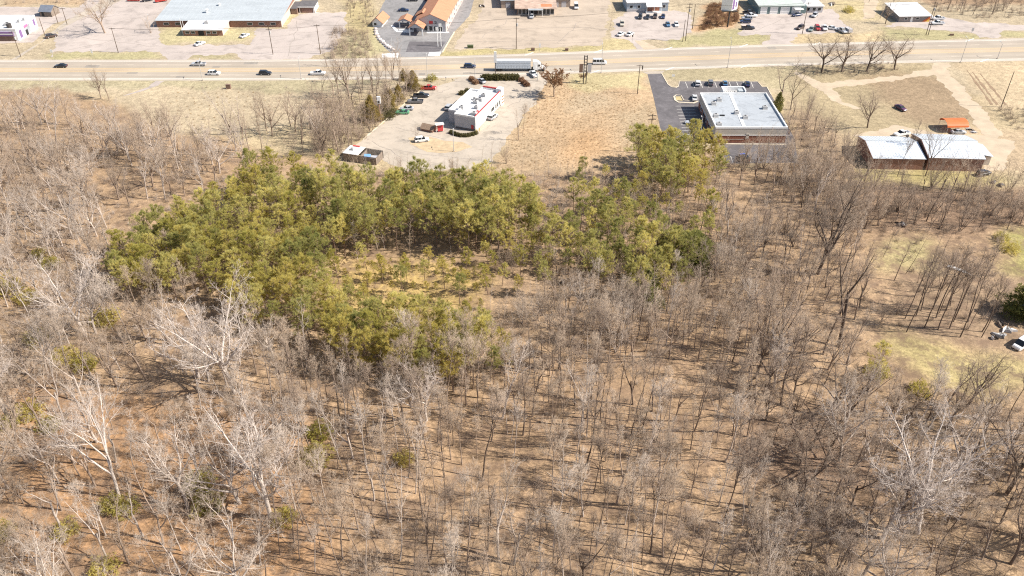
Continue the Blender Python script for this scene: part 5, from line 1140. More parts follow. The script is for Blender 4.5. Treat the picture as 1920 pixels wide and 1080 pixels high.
def bare_tree(form, seed):
    g = np.random.default_rng(seed); Z = np.zeros((1, 3)); up = np.array([[g.normal(0, .04), g.normal(0, .04), 1.0]]); tr, cr = [], []
    one = lambda v: np.array([float(v)])
    lo, sp_ = g.uniform(.42, .68), g.uniform(.75, 1.35)
    if form == 'slender':        # forest grown: long clear stem, small narrow head
        h = 16.0; PT, RD = grow(Z, up, one(h), one(g.uniform(.09, .16)), one(.025), 10, g.uniform(.025, .055), .05, g)
        tr.append(poly_mesh(PT, RD, 6))
        A = spawn(PT, RD, one(h), int(13 * sp_ ** .5) + 2, lo, .99, .25 * sp_, (18, 46), 5, .10, g.uniform(.10, .20), .020, g, .6)
        tr.append(poly_mesh(A[0], A[1], 4)); B = spawn(*A, 6, .2, 1, .48, (20, 50), 4, .12, .12, .014, g); cr.append(poly_mesh(B[0], B[1], 3))
        Cc = spawn(*B, 5, .15, 1, .55, (25, 60), 3, .13, .06, .010, g); cr.append(poly_mesh(Cc[0], Cc[1], 3))
        cr.append(spikes(Cc[0], Cc[2], 7, .1, .65, (18, 52), .0068 * TW, g)); cr.append(spikes(B[0], B[2], 5, .2, .35, (25, 65), .008 * TW, g)); cr.append(spikes(PT, one(h), 30, .2, .05, (50, 85), .012, g))
    elif form == 'spreading':    # big open crown on heavy forking leaders
        h = 7.0; PT, RD = grow(Z, up, one(h), one(.30), one(.22), 6, .05, .03, g); tr.append(poly_mesh(PT, RD, 8))
        A = spawn(PT, RD, one(12.5), 7, .45, 1.0, 1.0, (16, 56), 8, .09, .075, .017, g, .3, .12); tr.append(poly_mesh(A[0], A[1], 6))
        B = spawn(*A, 9, .2, 1, .40, (28, 60), 6, .13, .09, .016, g, .45, .2); tr.append(poly_mesh(B[0], B[1], 4))
        Cc = spawn(*B, 7, .15, 1, .42, (25, 65), 4, .14, .07, .014, g, .4); cr.append(poly_mesh(Cc[0], Cc[1], 3))
        Dd = spawn(*Cc, 4, .15, 1, .52, (25, 60), 3, .14, .06, .010, g); cr.append(poly_mesh(Dd[0], Dd[1], 3))
        cr.append(spikes(Dd[0], Dd[2], 6, .1, .65, (20, 60), .0085 * TW, g)); cr.append(spikes(Cc[0], Cc[2], 4, .2, .35, (25, 65), .009 * TW, g))
    elif form == 'upright':      # mid sized, two or three leaders, broom of branches
        h = 6.5; PT, RD = grow(Z, up, one(h), one(.19), one(.14), 6, .04, .04, g); tr.append(poly_mesh(PT, RD, 6))
        A = spawn(PT, RD, one(10.0), int(g.integers(2, 6)), .45, 1.0, 1.0, (6, 20 + 14 * sp_), 7, .09, .09, .017, g, .25, .12); tr.append(poly_mesh(A[0], A[1], 5))
        B = spawn(*A, 8, .25, 1, .40, (25, 50), 5, .12, .12, .014, g, .5, .2); tr.append(poly_mesh(B[0], B[1], 3))
        Cc = spawn(*B, 6, .15, 1, .45, (22, 55), 4, .13, .09, .011, g); cr.append(poly_mesh(Cc[0], Cc[1], 3))
        Dd = spawn(*Cc, 4, .15, 1, .5, (22, 55), 3, .13, .08, .009, g); cr.append(poly_mesh(Dd[0], Dd[1], 3))
        cr.append(spikes(Dd[0], Dd[2], 5, .1, .65, (18, 50), .007 * TW, g)); cr.append(spikes(B[0], B[2], 6, .2, .25, (25, 65), .008 * TW, g))
    elif form == 'clump':        # several stems from one stool
        A0 = np.array([[g.normal(0, .3), g.normal(0, .3), 1.0] for _ in range(6)]); L = g.uniform(8, 13, 6)
        PT, RD = grow(np.array([[g.normal(0, .25), g.normal(0, .25), 0] for _ in range(6)]), A0, L, np.full(6, .085), np.full(6, .015), 9, .05, .06, g); tr.append(poly_mesh(PT, RD, 5))
        B = spawn(PT, RD, L, 13, .28, 1, .26, (25, 52), 4, .12, .10, .013, g, .5, .25); cr.append(poly_mesh(B[0], B[1], 3))
        Cc = spawn(*B, 6, .15, 1, .5, (22, 55), 3, .13, .08, .009, g); cr.append(poly_mesh(Cc[0], Cc[1], 3))
        cr.append(spikes(Cc[0], Cc[2], 6, .1, .6, (20, 55), .0075 * TW, g)); cr.append(spikes(B[0], B[2], 5, .2, .35, (25, 65), .008 * TW, g))
    elif form == 'pole':         # thin young stem
        h = 10.0; PT, RD = grow(Z, up, one(h), one(.07), one(.012), 8, .045, .05, g); tr.append(poly_mesh(PT, RD, 5))
        B = spawn(PT, RD, one(h), 18, .25, 1, .16, (30, 62), 4, .12, .10, .014, g, .5, .25); cr.append(poly_mesh(B[0], B[1], 3))
        cr.append(spikes(B[0], B[2], 9, .1, .5, (20, 60), .0075 * TW, g))
    elif form == 'bush':         # twiggy scrub
        n = 16; A0 = np.array([[g.normal(0, .5), g.normal(0, .5), 1.0] for _ in range(n)]); L = g.uniform(1.4, 3.2, n)
        PT, RD = grow(np.stack([g.normal(0, .35, n), g.normal(0, .35, n), np.full(n, -.05)], 1), A0, L, np.full(n, .03), np.full(n, .011), 5, .14, .03, g); tr.append(poly_mesh(PT, RD, 3))
        B = spawn(PT, RD, L, 7, .2, 1, .42, (25, 60), 3, .15, .05, .010, g); cr.append(poly_mesh(B[0], B[1], 3)); cr.append(spikes(B[0], B[2], 5, .1, .55, (20, 65), .009, g))
    return join(tr), join(cr)
def tufts(pos, d, per, ln, wd, g, spread=0.75):
    N = len(pos); i = np.repeat(np.arange(N), per); dd = nrm(nrm(d)[i] + g.normal(0, spread, (N * per, 3)))
    s = nrm(np.cross(dd, g.normal(0, 1, (N * per, 3)))); l = (ln * g.uniform(.6, 1.2, N * per))[:, None]; b = pos[i] + g.normal(0, .06, (N * per, 3))
    V = np.stack([b - s * wd / 2, b + s * wd / 2, b + dd * l], 1).reshape(-1, 3)
    return V, np.arange(N * per * 3).reshape(-1, 3)
def pine_tree(seed, h=14.0, low=.38, wide=.20, dens=1.0):
    g = np.random.default_rng(seed); one = lambda v: np.array([float(v)])
    PT, RD = grow(np.zeros((1, 3)), np.array([[g.normal(0, .04), g.normal(0, .04), 1.0]]), one(h), one(.16), one(.02), 10, .03, .05, g); tr = [poly_mesh(PT, RD, 6)]
    n = int(40 * dens); A = spawn(PT, RD, one(h), n, low, .99, 1.0, (45, 85), 5, .12, .06, .012, g, 0, .3)
    t = (np.arange(n) + .5) / n; prof = np.interp(t, [0, .12, .35, .7, 1], [.55, .8, 1.0, .72, .25]) * wide * h * g.uniform(.35, 1.3, n)
    s = prof / np.maximum(A[2], 1e-6); PTA = A[0][:, :1] + (A[0] - A[0][:, :1]) * s[:, None, None]; LA = prof; RA = np.minimum(A[1], .05)
    tr.append(poly_mesh(PTA, RA, 3))
    B = spawn(PTA, RA, LA, 6, .3, 1, .45, (25, 60), 3, .16, .12, .012, g, .4); tr.append(poly_mesh(B[0], np.minimum(B[1], .02), 3))
    live = np.repeat(g.random(n) < .86, 6)                                  # some limbs are bare
    pos, dr = [], []
    for a in (1, 2): pos.append(B[0][live, a]); dr.append(B[0][live, 2] - B[0][live, 0])
    pos.append(.5 * (B[0][live, 1] + B[0][live, 2])); dr.append(B[0][live, 2] - B[0][live, 1])
    pos.append(PTA[:, 4]); dr.append(PTA[:, 4] - PTA[:, 2]); pos.append(PT[:, -1]); dr.append(PT[:, -1] - PT[:, -2])
    pos = np.concatenate(pos); dr = nrm(np.concatenate(dr)) + np.array([0, 0, .7]); keep = g.random(len(pos)) < .92
    return join(tr), tufts(pos[keep], dr[keep], 20, .60, .036, g, .6)
def cone_tree(seed, h=8.0, wide=.24):
    g = np.random.default_rng(seed); one = lambda v: np.array([float(v)])
    PT, RD = grow(np.zeros((1, 3)), np.array([[0, 0, 1.0]]), one(h), one(.12), one(.02), 8, .02, .05, g); n = 1700
    z = h * (1 - (1 - g.random(n)) ** .62) * .98 + .1; a = g.uniform(0, 6.283, n); r = wide * h * np.minimum(1, 1.5 * (1 - z / h)) ** .8 * (.3 + .75 * g.random(n)) * (1 + .25 * np.sin(z * 1.9 + seed + 2 * np.sin(a)) + .3 * np.sin(2 * a + z * .8 + seed))
    pos = np.stack([r * np.cos(a), r * np.sin(a), z], 1); d = np.stack([np.cos(a), np.sin(a), np.full(n, .9)], 1)
    return poly_mesh(PT, RD, 5), tufts(pos, d, 7, .40, .10, g, .6)
def leafy_shrub(seed, r=1.6, h=2.0, n=300, ln=.26, wd=.085):
    g = np.random.default_rng(seed); m = 9; A0 = np.stack([g.normal(0, .5, m), g.normal(0, .5, m), np.ones(m)], 1); L = np.full(m, h * .8)
    PT, RD = grow(np.zeros((m, 3)), A0, L, np.full(m, .03), np.full(m, .01), 4, .15, .02, g)
    d = nrm(g.normal(0, 1, (n, 3))); d[:, 2] = np.abs(d[:, 2]); lob = 1 + .25 * np.sin(d[:, 0] * 5 + seed) * np.cos(d[:, 1] * 4)
    pos = d * (np.array([r, r, h]) * (g.random((n, 1)) ** .35) * lob[:, None]); pos[:, 2] += .1
    return poly_mesh(PT, RD, 3), tufts(pos, d, 6, ln, wd, g, .9)
def leaf_tree(seed):
    (tr, cr) = bare_tree('spreading', seed); g = np.random.default_rng(seed); k = g.choice(len(cr[0]), 5200); c = cr[0][k]
    return tr, join([cr, tufts(c, c - np.array([0, 0, 6.0]), 4, .30, .16, g, 1.0)]), len(cr[1])

TREE = {}
def reg(key, tc, bark, crown):
    (tv, tf), (cv, cf) = tc
    TREE[key] = (mesh_np(key + "_trunk", tv, tf, bark), mesh_np(key + "_crown", cv, cf, crown), mesh_np(key + "_whole", *join([(tv, tf), (cv, cf)]), [bark, crown], np.r_[np.zeros(len(tf)), np.ones(len(cf))]))
FORMS = {'slender': (8, 16.5), 'spreading': (5, 19.0), 'upright': (6, 15.5), 'clump': (5, 12.5), 'pole': (4, 10.0)}
NAT = {}
for fm, (nv, nh) in FORMS.items():
    for s in range(nv):
        tc = bare_tree(fm, 100 + s * 17 + len(fm)); reg(f"{fm}_{s}", tc, BARKS['tan'], TWIGS['tan']); NAT[f"{fm}_{s}"] = max(tc[0][0][:, 2].max(), tc[1][0][:, 2].max())
for s in range(9): tc = pine_tree(300 + s, 14.0, (.30, .42, .36, .48, .26, .4, .33, .5, .38)[s], (.27, .22, .29, .24, .28, .21, .31, .26, .24)[s], (1, .8, 1.1, .8, 1.1, .9, 1.1, .7, .9)[s]); reg(f"pine_{s}", tc, BARKS['pine'], NEEDLE); NAT[f"pine_{s}"] = 14.0
for s in range(3): tc = cone_tree(400 + s); reg(f"cedar_{s}", tc, BARKS['pine'], CEDARM); NAT[f"cedar_{s}"] = 8.0
for s in range(3): reg(f"shrub_{s}", leafy_shrub(500 + s), BARKS['tan'], LEAFM); NAT[f"shrub_{s}"] = 2.2
for s in range(2): reg(f"clipped_{s}", leafy_shrub(520 + s, .75, 1.05, 360, .14, .1), BARKS['tan'], HEDGEM); NAT[f"clipped_{s}"] = 1.1
for s in range(4): reg(f"bush_{s}", bare_tree('bush', 600 + s), BARKS['tan'], TWIGS['tan']); NAT[f"bush_{s}"] = 2.6

# ------------------------------------------------------------------ trees: where they stand
def spots(poly, sp, seed, fill=1.0):
    """dart throwing on the real ground inside an outline"""
    g = np.random.default_rng(seed); w = np.array([P(*q)[:2] for q in poly]); lo, hi = w.min(0), w.max(0); c = sp * 0.7; out = []
    nx, ny = int((hi[0] - lo[0]) / c) + 1, int((hi[1] - lo[1]) / c) + 1
    grid = {}; cand = g.permutation(nx * ny)
    U = g.random((nx * ny, 2))
    xs = lo[0] + (cand % nx + U[:, 0]) * c; ys = lo[1] + (cand // nx + U[:, 1]) * c
    ok = inpoly(xs, ys, [tuple(q) for q in w])
    for x, y in zip(xs[ok], ys[ok]):
        k = (int(x // sp), int(y // sp)); s2 = (sp * (0.72 + 0.5 * g.random())) ** 2
        if any((x - a) ** 2 + (y - b) ** 2 < s2 for i in (-1, 0, 1) for j in (-1, 0, 1) for a, b in grid.get((k[0] + i, k[1] + j), ())): continue
        grid.setdefault(k, []).append((x, y))
        if g.random() < fill: out.append((x, y))
    return out
BARE = []   # x, y, variant, bark, height, forced label or None
def fill_zone(poly, sp, seed, forms, barks, hr, fill=1.0):
    g = np.random.default_rng(seed + 5)
    for x, y in spots(poly, sp, seed, fill):
        if math.sin(x * .19 + seed) + math.sin(y * .23 + 1.7 * seed) + math.sin((x + y) * .11) < -1.25: continue
        fm = g.choice(list(forms), p=np.array(list(forms.values())) / sum(forms.values())); bk = g.choice(list(barks), p=np.array(list(barks.values())) / sum(barks.values()))
        BARE.append([x, y, f"{fm}_{g.integers(FORMS[fm][0])}", str(bk), g.uniform(*hr), None])
HERO = [  # base pixel, top row of the photo, variant, bark, label
 (507, 968, 742, 'spreading_0', 'white', "huge white barked tree forking low, biggest crown at lower left"), (372, 705, 545, 'spreading_1', 'white', "white branched spreading tree right below the pine grove's left end"),
 (440, 735, 540, 'spreading_2', 'white', "pale many limbed tree just right of the white branched spreading one"), (225, 935, 735, 'upright_1', 'white', "leaning white double stemmed tree left of the huge white forked tree"),
 (20, 790, 600, 'spreading_1', 'white', "bright white tree with paired stems by the left edge"), (1533, 515, 300, 'spreading_0', 'dark', "very tall dark oak standing above the right hand clearing"),
 (1572, 648, 430, 'upright_0', 'dark', "tall dark twin stemmed tree at the clearing's left rim"), (1432, 668, 500, 'clump_0', 'dark', "dark ivy clad clump of stems in the right middle wood"), (160, 630, 480, 'spreading_2', 'white', "pale fan crowned tree on dark trunk left of the pine grove"),
 (1720, 1000, 795, 'spreading_2', 'white', "broad silver crowned tree low in the right foreground wood"), (1655, 1010, 830, 'spreading_1', 'white', "twiggy silver tree beside the broad silver crowned one"), (1885, 930, 740, 'spreading_0', 'dark', "dark forked tree at the right edge below the lawn"),
 (1790, 880, 745, 'spreading_2', 'pale', "wide fine twigged grey tree under the yellow lawn"), (1500, 960, 790, 'upright_2', 'dark', "thick dark leaning tree in the shaded right foreground"), (1395, 925, 800, 'slender_0', 'dark', "straight dark trunk left of the shaded right foreground"),
 (1560, 985, 880, 'slender_1', 'dark', "dark curved trunk among long ground shadows at right"), (800, 790, 660, 'spreading_1', 'white', "pale broad topped tree directly below the lower pines"),
 (1100, 870, 690, 'slender_2', 'dark', "tall dark forest tree at the centre of the open wood"), (1035, 955, 790, 'slender_0', 'tan', "tall thin forest tree in the centre foreground"), (905, 895, 730, 'slender_3', 'dark', "dark straight forest tree below the last green pine"),
 (1540, 136, 60, 'spreading_2', 'dark', "leftmost of four dark bare trees beside the highway"), (1578, 135, 54, 'spreading_0', 'dark', "second dark bare roadside tree from the left"), (1625, 133, 56, 'spreading_1', 'dark', "third dark bare roadside tree with wide fork"), (1677, 130, 60, 'spreading_2', 'dark', "rightmost dark bare roadside tree with round head"),
 (1626, 240, 160, 'spreading_1', 'dark', "dark bare tree on the field behind the brick sheds"), (1462, 196, 95, 'upright_0', 'tan', "tall bare tree at the clinic's right rear corner"), (1482, 206, 120, 'upright_1', 'dark', "bare tree beside the tall one right of the clinic"), (1515, 225, 160, 'clump_1', 'tan', "low bare clump right of the clinic on the grass"),
 (197, 62, -14, 'spreading_2', 'tan', "lone bare tree with pinkish crown left of the factory"), (283, 62, 27, 'clump_2', 'tan', "rounded bare bush at the factory's left corner"),
 (972, 263, 190, 'upright_2', 'tan', "bare tree in the grass strip right of the restaurant"), (980, 254, 195, 'slender_1', 'tan', "slim bare tree just behind the one right of the restaurant"), (780, 264, 230, 'upright_1', 'tan', "small bare tree behind the white SUV on the island"), (1005, 212, 178, 'pole_0', 'tan', "thin bare tree at the restaurant lot's right rim"),
 (922, 318, 255, 'pole_1', 'tan', "thin bare tree at the restaurant lot's front corner"), (950, 306, 262, 'clump_1', 'tan', "low spreading bare tree at the edge of the vacant lot"), (903, 300, 270, 'pole_2', 'tan', "short thin sapling beside the restaurant lot kerb"),
 (627, 190, 118, 'upright_0', 'tan', "bare tree on the meadow left of the hedge line"), (655, 184, 92, 'spreading_1', 'tan', "forked bare tree in the line crossing the highway view"), (678, 182, 95, 'slender_1', 'tan', "tall clear stemmed tree in the roadside line"), (698, 168, 88, 'upright_2', 'tan', "upright bare tree behind the bronze cedar"), (710, 166, 100, 'slender_2', 'tan', "slim bare tree between two cedars by the road"),
 (735, 156, 95, 'upright_1', 'tan', "bare tree overhanging the highway near the cedars"), (752, 158, 110, 'slender_3', 'tan', "slim bare tree at the right end of the roadside line"), (190, 185, 120, 'spreading_0', 'tan', "bare tree standing in front of the highway at left"), (205, 188, 128, 'upright_0', 'tan', "bare tree touching the one before the highway at left"),
 (1652, 139, 108, 'pole_1', 'tan', "small bare tree between roadside trees three and four"), (1850, 139, 118, 'pole_0', 'pale', "small pale tree on the right hand field"), (1918, 158, 142, 'pole_2', 'pale', "tiny pale sapling at the far right field edge"), (1660, 44, 2, 'spreading_0', 'tan', "grey bare tree left of the white roofed store"), (1143, 56, 8, 'pole_2', 'tan', "thin tree between the dirt lot and dealer lot"),
 (1700, 300, 225, 'slender_2', 'dark', "dark slim tree silhouetted on the lower shed's pale roof"), (1735, 330, 232, 'upright_1', 'dark', "dark tree crossing the gap between the brick sheds"), (1682, 332, 250, 'slender_0', 'dark', "dark stem before the lower brick shed"), (1745, 352, 285, 'clump_0', 'dark', "forked dark stems before the taller brick shed"),
]
HOLES = [([(1640, 620), (1940, 655), (2000, 735), (1860, 745), (1700, 700)], 0)]
for bx, by, ty, var, bk, lab in HERO:
    p = P(bx, by); BARE.append([p.x, p.y, var, bk, height_of(bx, by, ty), lab])
nh = len(BARE)
fill_zone([(560, 690), (960, 700), (1230, 620), (1420, 650), (1420, 1240), (480, 1240), (530, 800)], 2.85, 11, {'slender': .76, 'upright': .08, 'pole': .16}, {'tan': .5, 'pale': .2, 'dark': .3}, (11, 21))
fill_zone([(-120, 580), (190, 590), (330, 600), (570, 690), (540, 800), (480, 1240), (-160, 1240)], 4.2, 12, {'slender': .4, 'spreading': .22, 'upright': .38}, {'pale': .55, 'tan': .45}, (10, 20))
fill_zone([(-100, 390), (260, 380), (210, 450), (190, 590), (-120, 580)], 3.7, 13, {'spreading': .35, 'upright': .65}, {'pale': .6, 'tan': .4}, (11, 17))
fill_zone([(-100, 235), (60, 225), (230, 245), (330, 265), (430, 300), (400, 360), (300, 385), (-100, 390)], 3.9, 14, {'spreading': .35, 'upright': .65}, {'pale': .45, 'tan': .55}, (11, 17))
fill_zone([(440, 290), (600, 292), (600, 350), (450, 350)], 6.0, 24, {'upright': .7, 'pole': .3}, {'pale': .3, 'tan': .7}, (8, 13))
fill_zone([(420, 250), (640, 225), (650, 290), (450, 300)], 4.2, 25, {'upright': .6, 'spreading': .25, 'slender': .15}, {'pale': .25, 'tan': .75}, (12, 18))
fill_zone([(1420, 650), (1600, 660), (1700, 740), (1840, 760), (1990, 790), (2060, 1240), (1420, 1240)], 3.5, 15, {'slender': .35, 'spreading': .2, 'upright': .45}, {'dark': .45, 'tan': .4, 'pale': .15}, (12, 18.5))
fill_zone([(1330, 400), (1480, 330), (1560, 340), (1600, 420), (1630, 520), (1600, 660), (1420, 650), (1240, 620), (1260, 540), (1340, 500)], 3.0, 16, {'slender': .25, 'upright': .35, 'clump': .25, 'pole': .15}, {'tan': .62, 'dark': .28, 'pale': .1}, (9, 15))
fill_zone([(950, 610), (1010, 580), (1170, 570), (1240, 620), (1220, 660), (960, 710)], 2.9, 17, {'clump': .45, 'upright': .45, 'slender': .1}, {'tan': .6, 'pale': .4}, (9.5, 13))
fill_zone([(640, 325), (900, 330), (1180, 330), (1340, 370), (1330, 430), (1180, 450), (1040, 420), (1000, 370), (640, 345)], 2.6, 18, {'pole': .85, 'clump': .15}, {'tan': .7, 'pale': .3}, (5.5, 9.5))
fill_zone([(1600, 360), (1720, 375), (1960, 385), (1980, 430), (1850, 425), (1640, 430)], 4.0, 19, {'clump': .5, 'pole': .3, 'upright': .2}, {'dark': .7, 'tan': .3}, (5, 9))
fill_zone([(1690, 590), (1780, 570), (1840, 600), (1850, 630), (1790, 648), (1690, 640)], 2.7, 20, {'slender': .8, 'pole': .2}, {'dark': .85, 'tan': .15}, (15, 21))
fill_zone([(1640, 480), (1880, 480), (1860, 560), (1700, 560)], 4.8, 26, {'slender': .4, 'pole': .6}, {'dark': .7, 'tan': .3}, (7, 15), .8)
fill_zone([(1470, 215), (1560, 250), (1615, 320), (1640, 360), (1470, 340), (1480, 280)], 4.0, 21, {'upright': .6, 'clump': .4}, {'tan': .8, 'dark': .2}, (7, 12))
fill_zone([(600, 200), (700, 205), (735, 180), (780, 165), (735, 212), (700, 245), (655, 288), (600, 300)], 2.7, 22, {'clump': .5, 'upright': .5}, {'tan': .75, 'dark': .25}, (7, 13))
fill_zone([(590, 170), (690, 150), (775, 135), (780, 160), (700, 200), (600, 215)], 5.0, 37, {'upright': .6, 'slender': .4}, {'tan': .85, 'dark': .15}, (10, 16))
fill_zone([(640, 55), (695, 66), (700, 106), (620, 110)], 5.0, 23, {'clump': .6, 'upright': .4}, {'tan': 1}, (4, 8))
fill_zone([(640, -20), (700, -20), (700, 45), (655, 50)], 6.0, 27, {'upright': .7, 'clump': .3}, {'tan': .8, 'dark': .2}, (6, 10))
fill_zone([(1745, -30), (2000, -30), (2000, 32), (1830, 33), (1765, 22)], 4.8, 28, {'upright': .6, 'slender': .4}, {'tan': .5, 'dark': .5}, (8, 12))
fill_zone([(1610, -30), (1680, -30), (1676, 20), (1660, 40), (1640, 36)], 6.0, 29, {'upright': .8, 'clump': .2}, {'tan': .7, 'dark': .3}, (7, 11))
fill_zone([(-20, -30), (230, -30), (225, 6), (60, 9), (-20, 10)], 7.0, 30, {'clump': .8, 'upright': .2}, {'tan': .8, 'pale': .2}, (3, 6))
fill_zone([(455, 380), (600, 370), (645, 640), (480, 640), (215, 570), (300, 460)], 7.5, 31, {'pole': .5, 'slender': .5}, {'tan': .6, 'dark': .4}, (9, 14))
fill_zone([(600, 400), (1015, 390), (1015, 480), (620, 505)], 6.5, 32, {'pole': .6, 'slender': .4}, {'tan': .6, 'pale': .4}, (8, 13))
fill_zone([(900, 540), (980, 480), (1030, 450), (1080, 550), (1000, 625), (935, 625)], 2.9, 36, {'pole': .5, 'clump': .5}, {'tan': .7, 'pale': .3}, (5, 10))
fill_zone([(1020, 400), (1340, 370), (1340, 520), (1230, 590), (1020, 560)], 4.5, 33, {'pole': .4, 'upright': .4, 'clump': .2}, {'tan': .6, 'dark': .3, 'pale': .1}, (6, 12))
fill_zone([(1490, 335), (1720, 350), (1960, 365), (1980, 430), (1640, 435), (1520, 400)], 3.3, 34, {'clump': .4, 'upright': .4, 'pole': .2}, {'dark': .55, 'tan': .45}, (8, 14))
fill_zone([(1345, 302), (1500, 300), (1510, 350), (1340, 352)], 3.8, 38, {'upright': .5, 'slender': .3, 'clump': .2}, {'tan': .7, 'dark': .2, 'pale': .1}, (8, 14))
fill_zone([(1650, 520), (1700, 500), (1860, 540), (1850, 600), (1690, 600), (1640, 640)], 4.2, 39, {'slender': .5, 'clump': .5}, {'dark': .6, 'tan': .4}, (6, 13), .8)
fill_zone([(680, 110), (640, 150), (600, 150), (600, 110)], 9.0, 35, {'upright': 1}, {'tan': 1}, (9, 13))
BARE = [b for k, b in enumerate(BARE) if k < nh or not inpoly(*Qn(b[0], b[1])[:2], HOLES[0][0])]

ANCH = [(507, 968, "the huge white forked tree"), (372, 700, "the white branched tree"), (440, 735, "the pale many limbed tree"), (225, 935, "the leaning white double tree"), (20, 790, "the left-edge paired white stems"),
        (160, 630, "the fan crowned pale tree"), (1533, 515, "the very tall dark oak"), (1572, 648, "the dark twin stemmed tree"), (1432, 668, "the ivy clad clump"), (1720, 1000, "the broad silver crowned tree"), (1885, 930, "the right-edge forked tree"),
        (1500, 960, "the thick leaning dark tree"), (1395, 925, "the straight dark trunk"), (800, 790, "the pale broad topped tree"), (1100, 870, "the tall dark central tree"), (1035, 955, "the tall thin foreground tree"), (905, 895, "the dark straight forest tree"),
        (60, 1060, "the bottom left corner"), (1860, 1070, "the bottom right corner"), (300, 1075, "the bottom edge under the white double"), (700, 1080, "the bottom edge's left middle"), (960, 1085, "the bottom edge at the centre"), (1250, 1080, "the bottom edge's right middle"), (1550, 1080, "the bottom edge's long shadows"),
        (640, 830, "the yellow green bushes"), (380, 920, "the olive bushes in the litter"), (900, 680, "the last green pine"), (700, 720, "the lower pines"), (1265, 480, "the dark round cedar"), (1090, 590, "the grey thicket under the pines"), (1250, 720, "the slope below the grey thicket"), (1330, 800, "the orange litter slope"),
        (1230, 950, "the litter slope at lower centre"), (700, 950, "the bare litter gap"), (820, 1000, "the orange patch of litter"), (600, 1000, "the white tree's shadow tip"), (100, 860, "the left-edge green brush"), (130, 480, "the left-edge pale thicket"), (60, 330, "the pinkish trees at upper left"), (250, 320, "the thicket before the meadow"),
        (330, 250, "the dry meadow"), (530, 250, "the meadow's right end"), (400, 320, "the tip of the pine grove"), (650, 270, "the dumpster pen"), (690, 210, "the pole sign"), (670, 90, "the motel lawn"), (760, 340, "the restaurant lot's rim"), (1050, 340, "the vacant lot's rim"), (1250, 340, "the pines by the asphalt lot"),
        (1420, 330, "the clinic"), (1530, 290, "the clinic's right side"), (1640, 360, "the lower brick shed"), (1790, 370, "the tall brick shed"), (1900, 400, "the right edge scrub"), (1740, 610, "the slim dark group"), (1780, 510, "the fallen white panel"), (1700, 760, "the yellow lawn"), (1880, 820, "the right edge below the lawn"), (1620, 850, "the wood under the lawn"),
        (1400, 500, "the tan cedar-side thicket"), (1480, 580, "the oak and cedar thicket"), (1480, 780, "the shade below the ivy clump"), (1850, 12, "the top right corner wood"), (1645, 10, "the worn path at the top"), (120, 0, "the scrub at the top left"), (1150, 480, "the pine fringe left of the cedar"), (470, 850, "the huge white tree's upper crown")]
DIRS = ["right of", "behind-right of", "behind", "behind-left of", "left of", "front-left of", "before", "front-right of"]
SIZEW = lambda h: "very tall" if h > 16.5 else "tall" if h > 14.5 else "mid sized" if h > 11.5 else "shortish" if h > 8 else "low"
TINT = {'white': "white", 'pale': "silver", 'tan': "tan", 'dark': "brown"}
HEAD = {'slender': "narrow", 'spreading': "wide", 'upright': "broom-shaped", 'clump': "many-stemmed", 'pole': "thin"}
used = {}
def where(px, py):
    k = min(range(len(ANCH)), key=lambda i: (ANCH[i][0] - px) ** 2 + ((ANCH[i][1] - py) * 1.3) ** 2); ax, ay, nm = ANCH[k]; dx, dy = px - ax, ay - py; r = math.hypot(dx, dy)
    if r < 14: return "right beside " + nm
    return ("close " if r < 45 else "" if r < 85 else "well ") + DIRS[int(round(math.atan2(dy, dx) / (math.pi / 4))) % 8] + " " + nm
TINTL = {}
def put_tree(name, lab, catg, grp, x, y, var, h, bark=None, crown=None, rz=None, tilt=0.0, g=random):
    tm, cm, _ = TREE[var]; s = h / NAT[var]
    T = thing(name, lab, catg, (x, y, float(hz(x, y)) - 0.05), g.uniform(0, 6.28) if rz is None else rz, grp, s)
    if tilt: T.rotation_euler = (g.gauss(0, tilt), g.gauss(0, tilt), T.rotation_euler[2])
    inst("trunk", tm, T, None, bark); inst("crown", cm, T, None, crown)
    if "roadside tree" in lab or "beside the highway" in lab or "left of the factory" in lab: T.scale = (s * 1.35, s * 1.35, s)
    return T
B = np.array([(b[0], b[1], b[4]) for b in BARE]); bx, by, sc_ = Qn(B[:, 0], B[:, 1]); _, tyy, _ = Qn(B[:, 0], B[:, 1], B[:, 2])
vis = (bx > -30) & (bx < 1950) & (tyy < 1060) & (by > 6)
rank = np.where(vis, B[:, 2] * sc_, -1); rank[:nh] += 1e6
order = np.argsort(-rank); single = [i for i in order[:300] if rank[i] > 0]
LEFT = [BARE[i] for i in order[300:]]
grand = random.Random(5)
def distinct(labs, ys):
    """twins get told apart by which stands nearer"""
    seen = {}
    for k, l in enumerate(labs): seen.setdefault(l, []).append(k)
    for l, ks in seen.items():
        if len(ks) > 1:
            l = l.replace(' bare tree', ' tree')
            ks.sort(key=lambda k: ys[k])
            for n, k in enumerate(ks): labs[k] = l + ", " + (("nearer one", "farther one") if len(ks) == 2 else ("nearest one", "middle one", "farthest one", "fourth one", "fifth one", "sixth one"))[min(n, 5)]
    return [l if len(l.replace(',', '').split()) <= 16 else l.replace(' bare tree', ' tree') for l in labs]
AUTO = [i for i in single if BARE[i][5] is None]
for i, l in zip(AUTO, distinct([f"{SIZEW(BARE[i][4])} {TINT[BARE[i][3]]} {HEAD[BARE[i][2].split('_')[0]]} bare tree {where(bx[i], by[i])}" for i in AUTO], [BARE[i][1] for i in AUTO])): BARE[i][5] = l
for i in single:
    x, y, var, bk, h, lab = BARE[i]; fm = var.split('_')[0]
    put_tree("bare_tree", lab, "tree", "bare trees of the winter wood", x, y, var, h, BARKS[bk], TWIGS[bk], tilt=.03, g=grand)

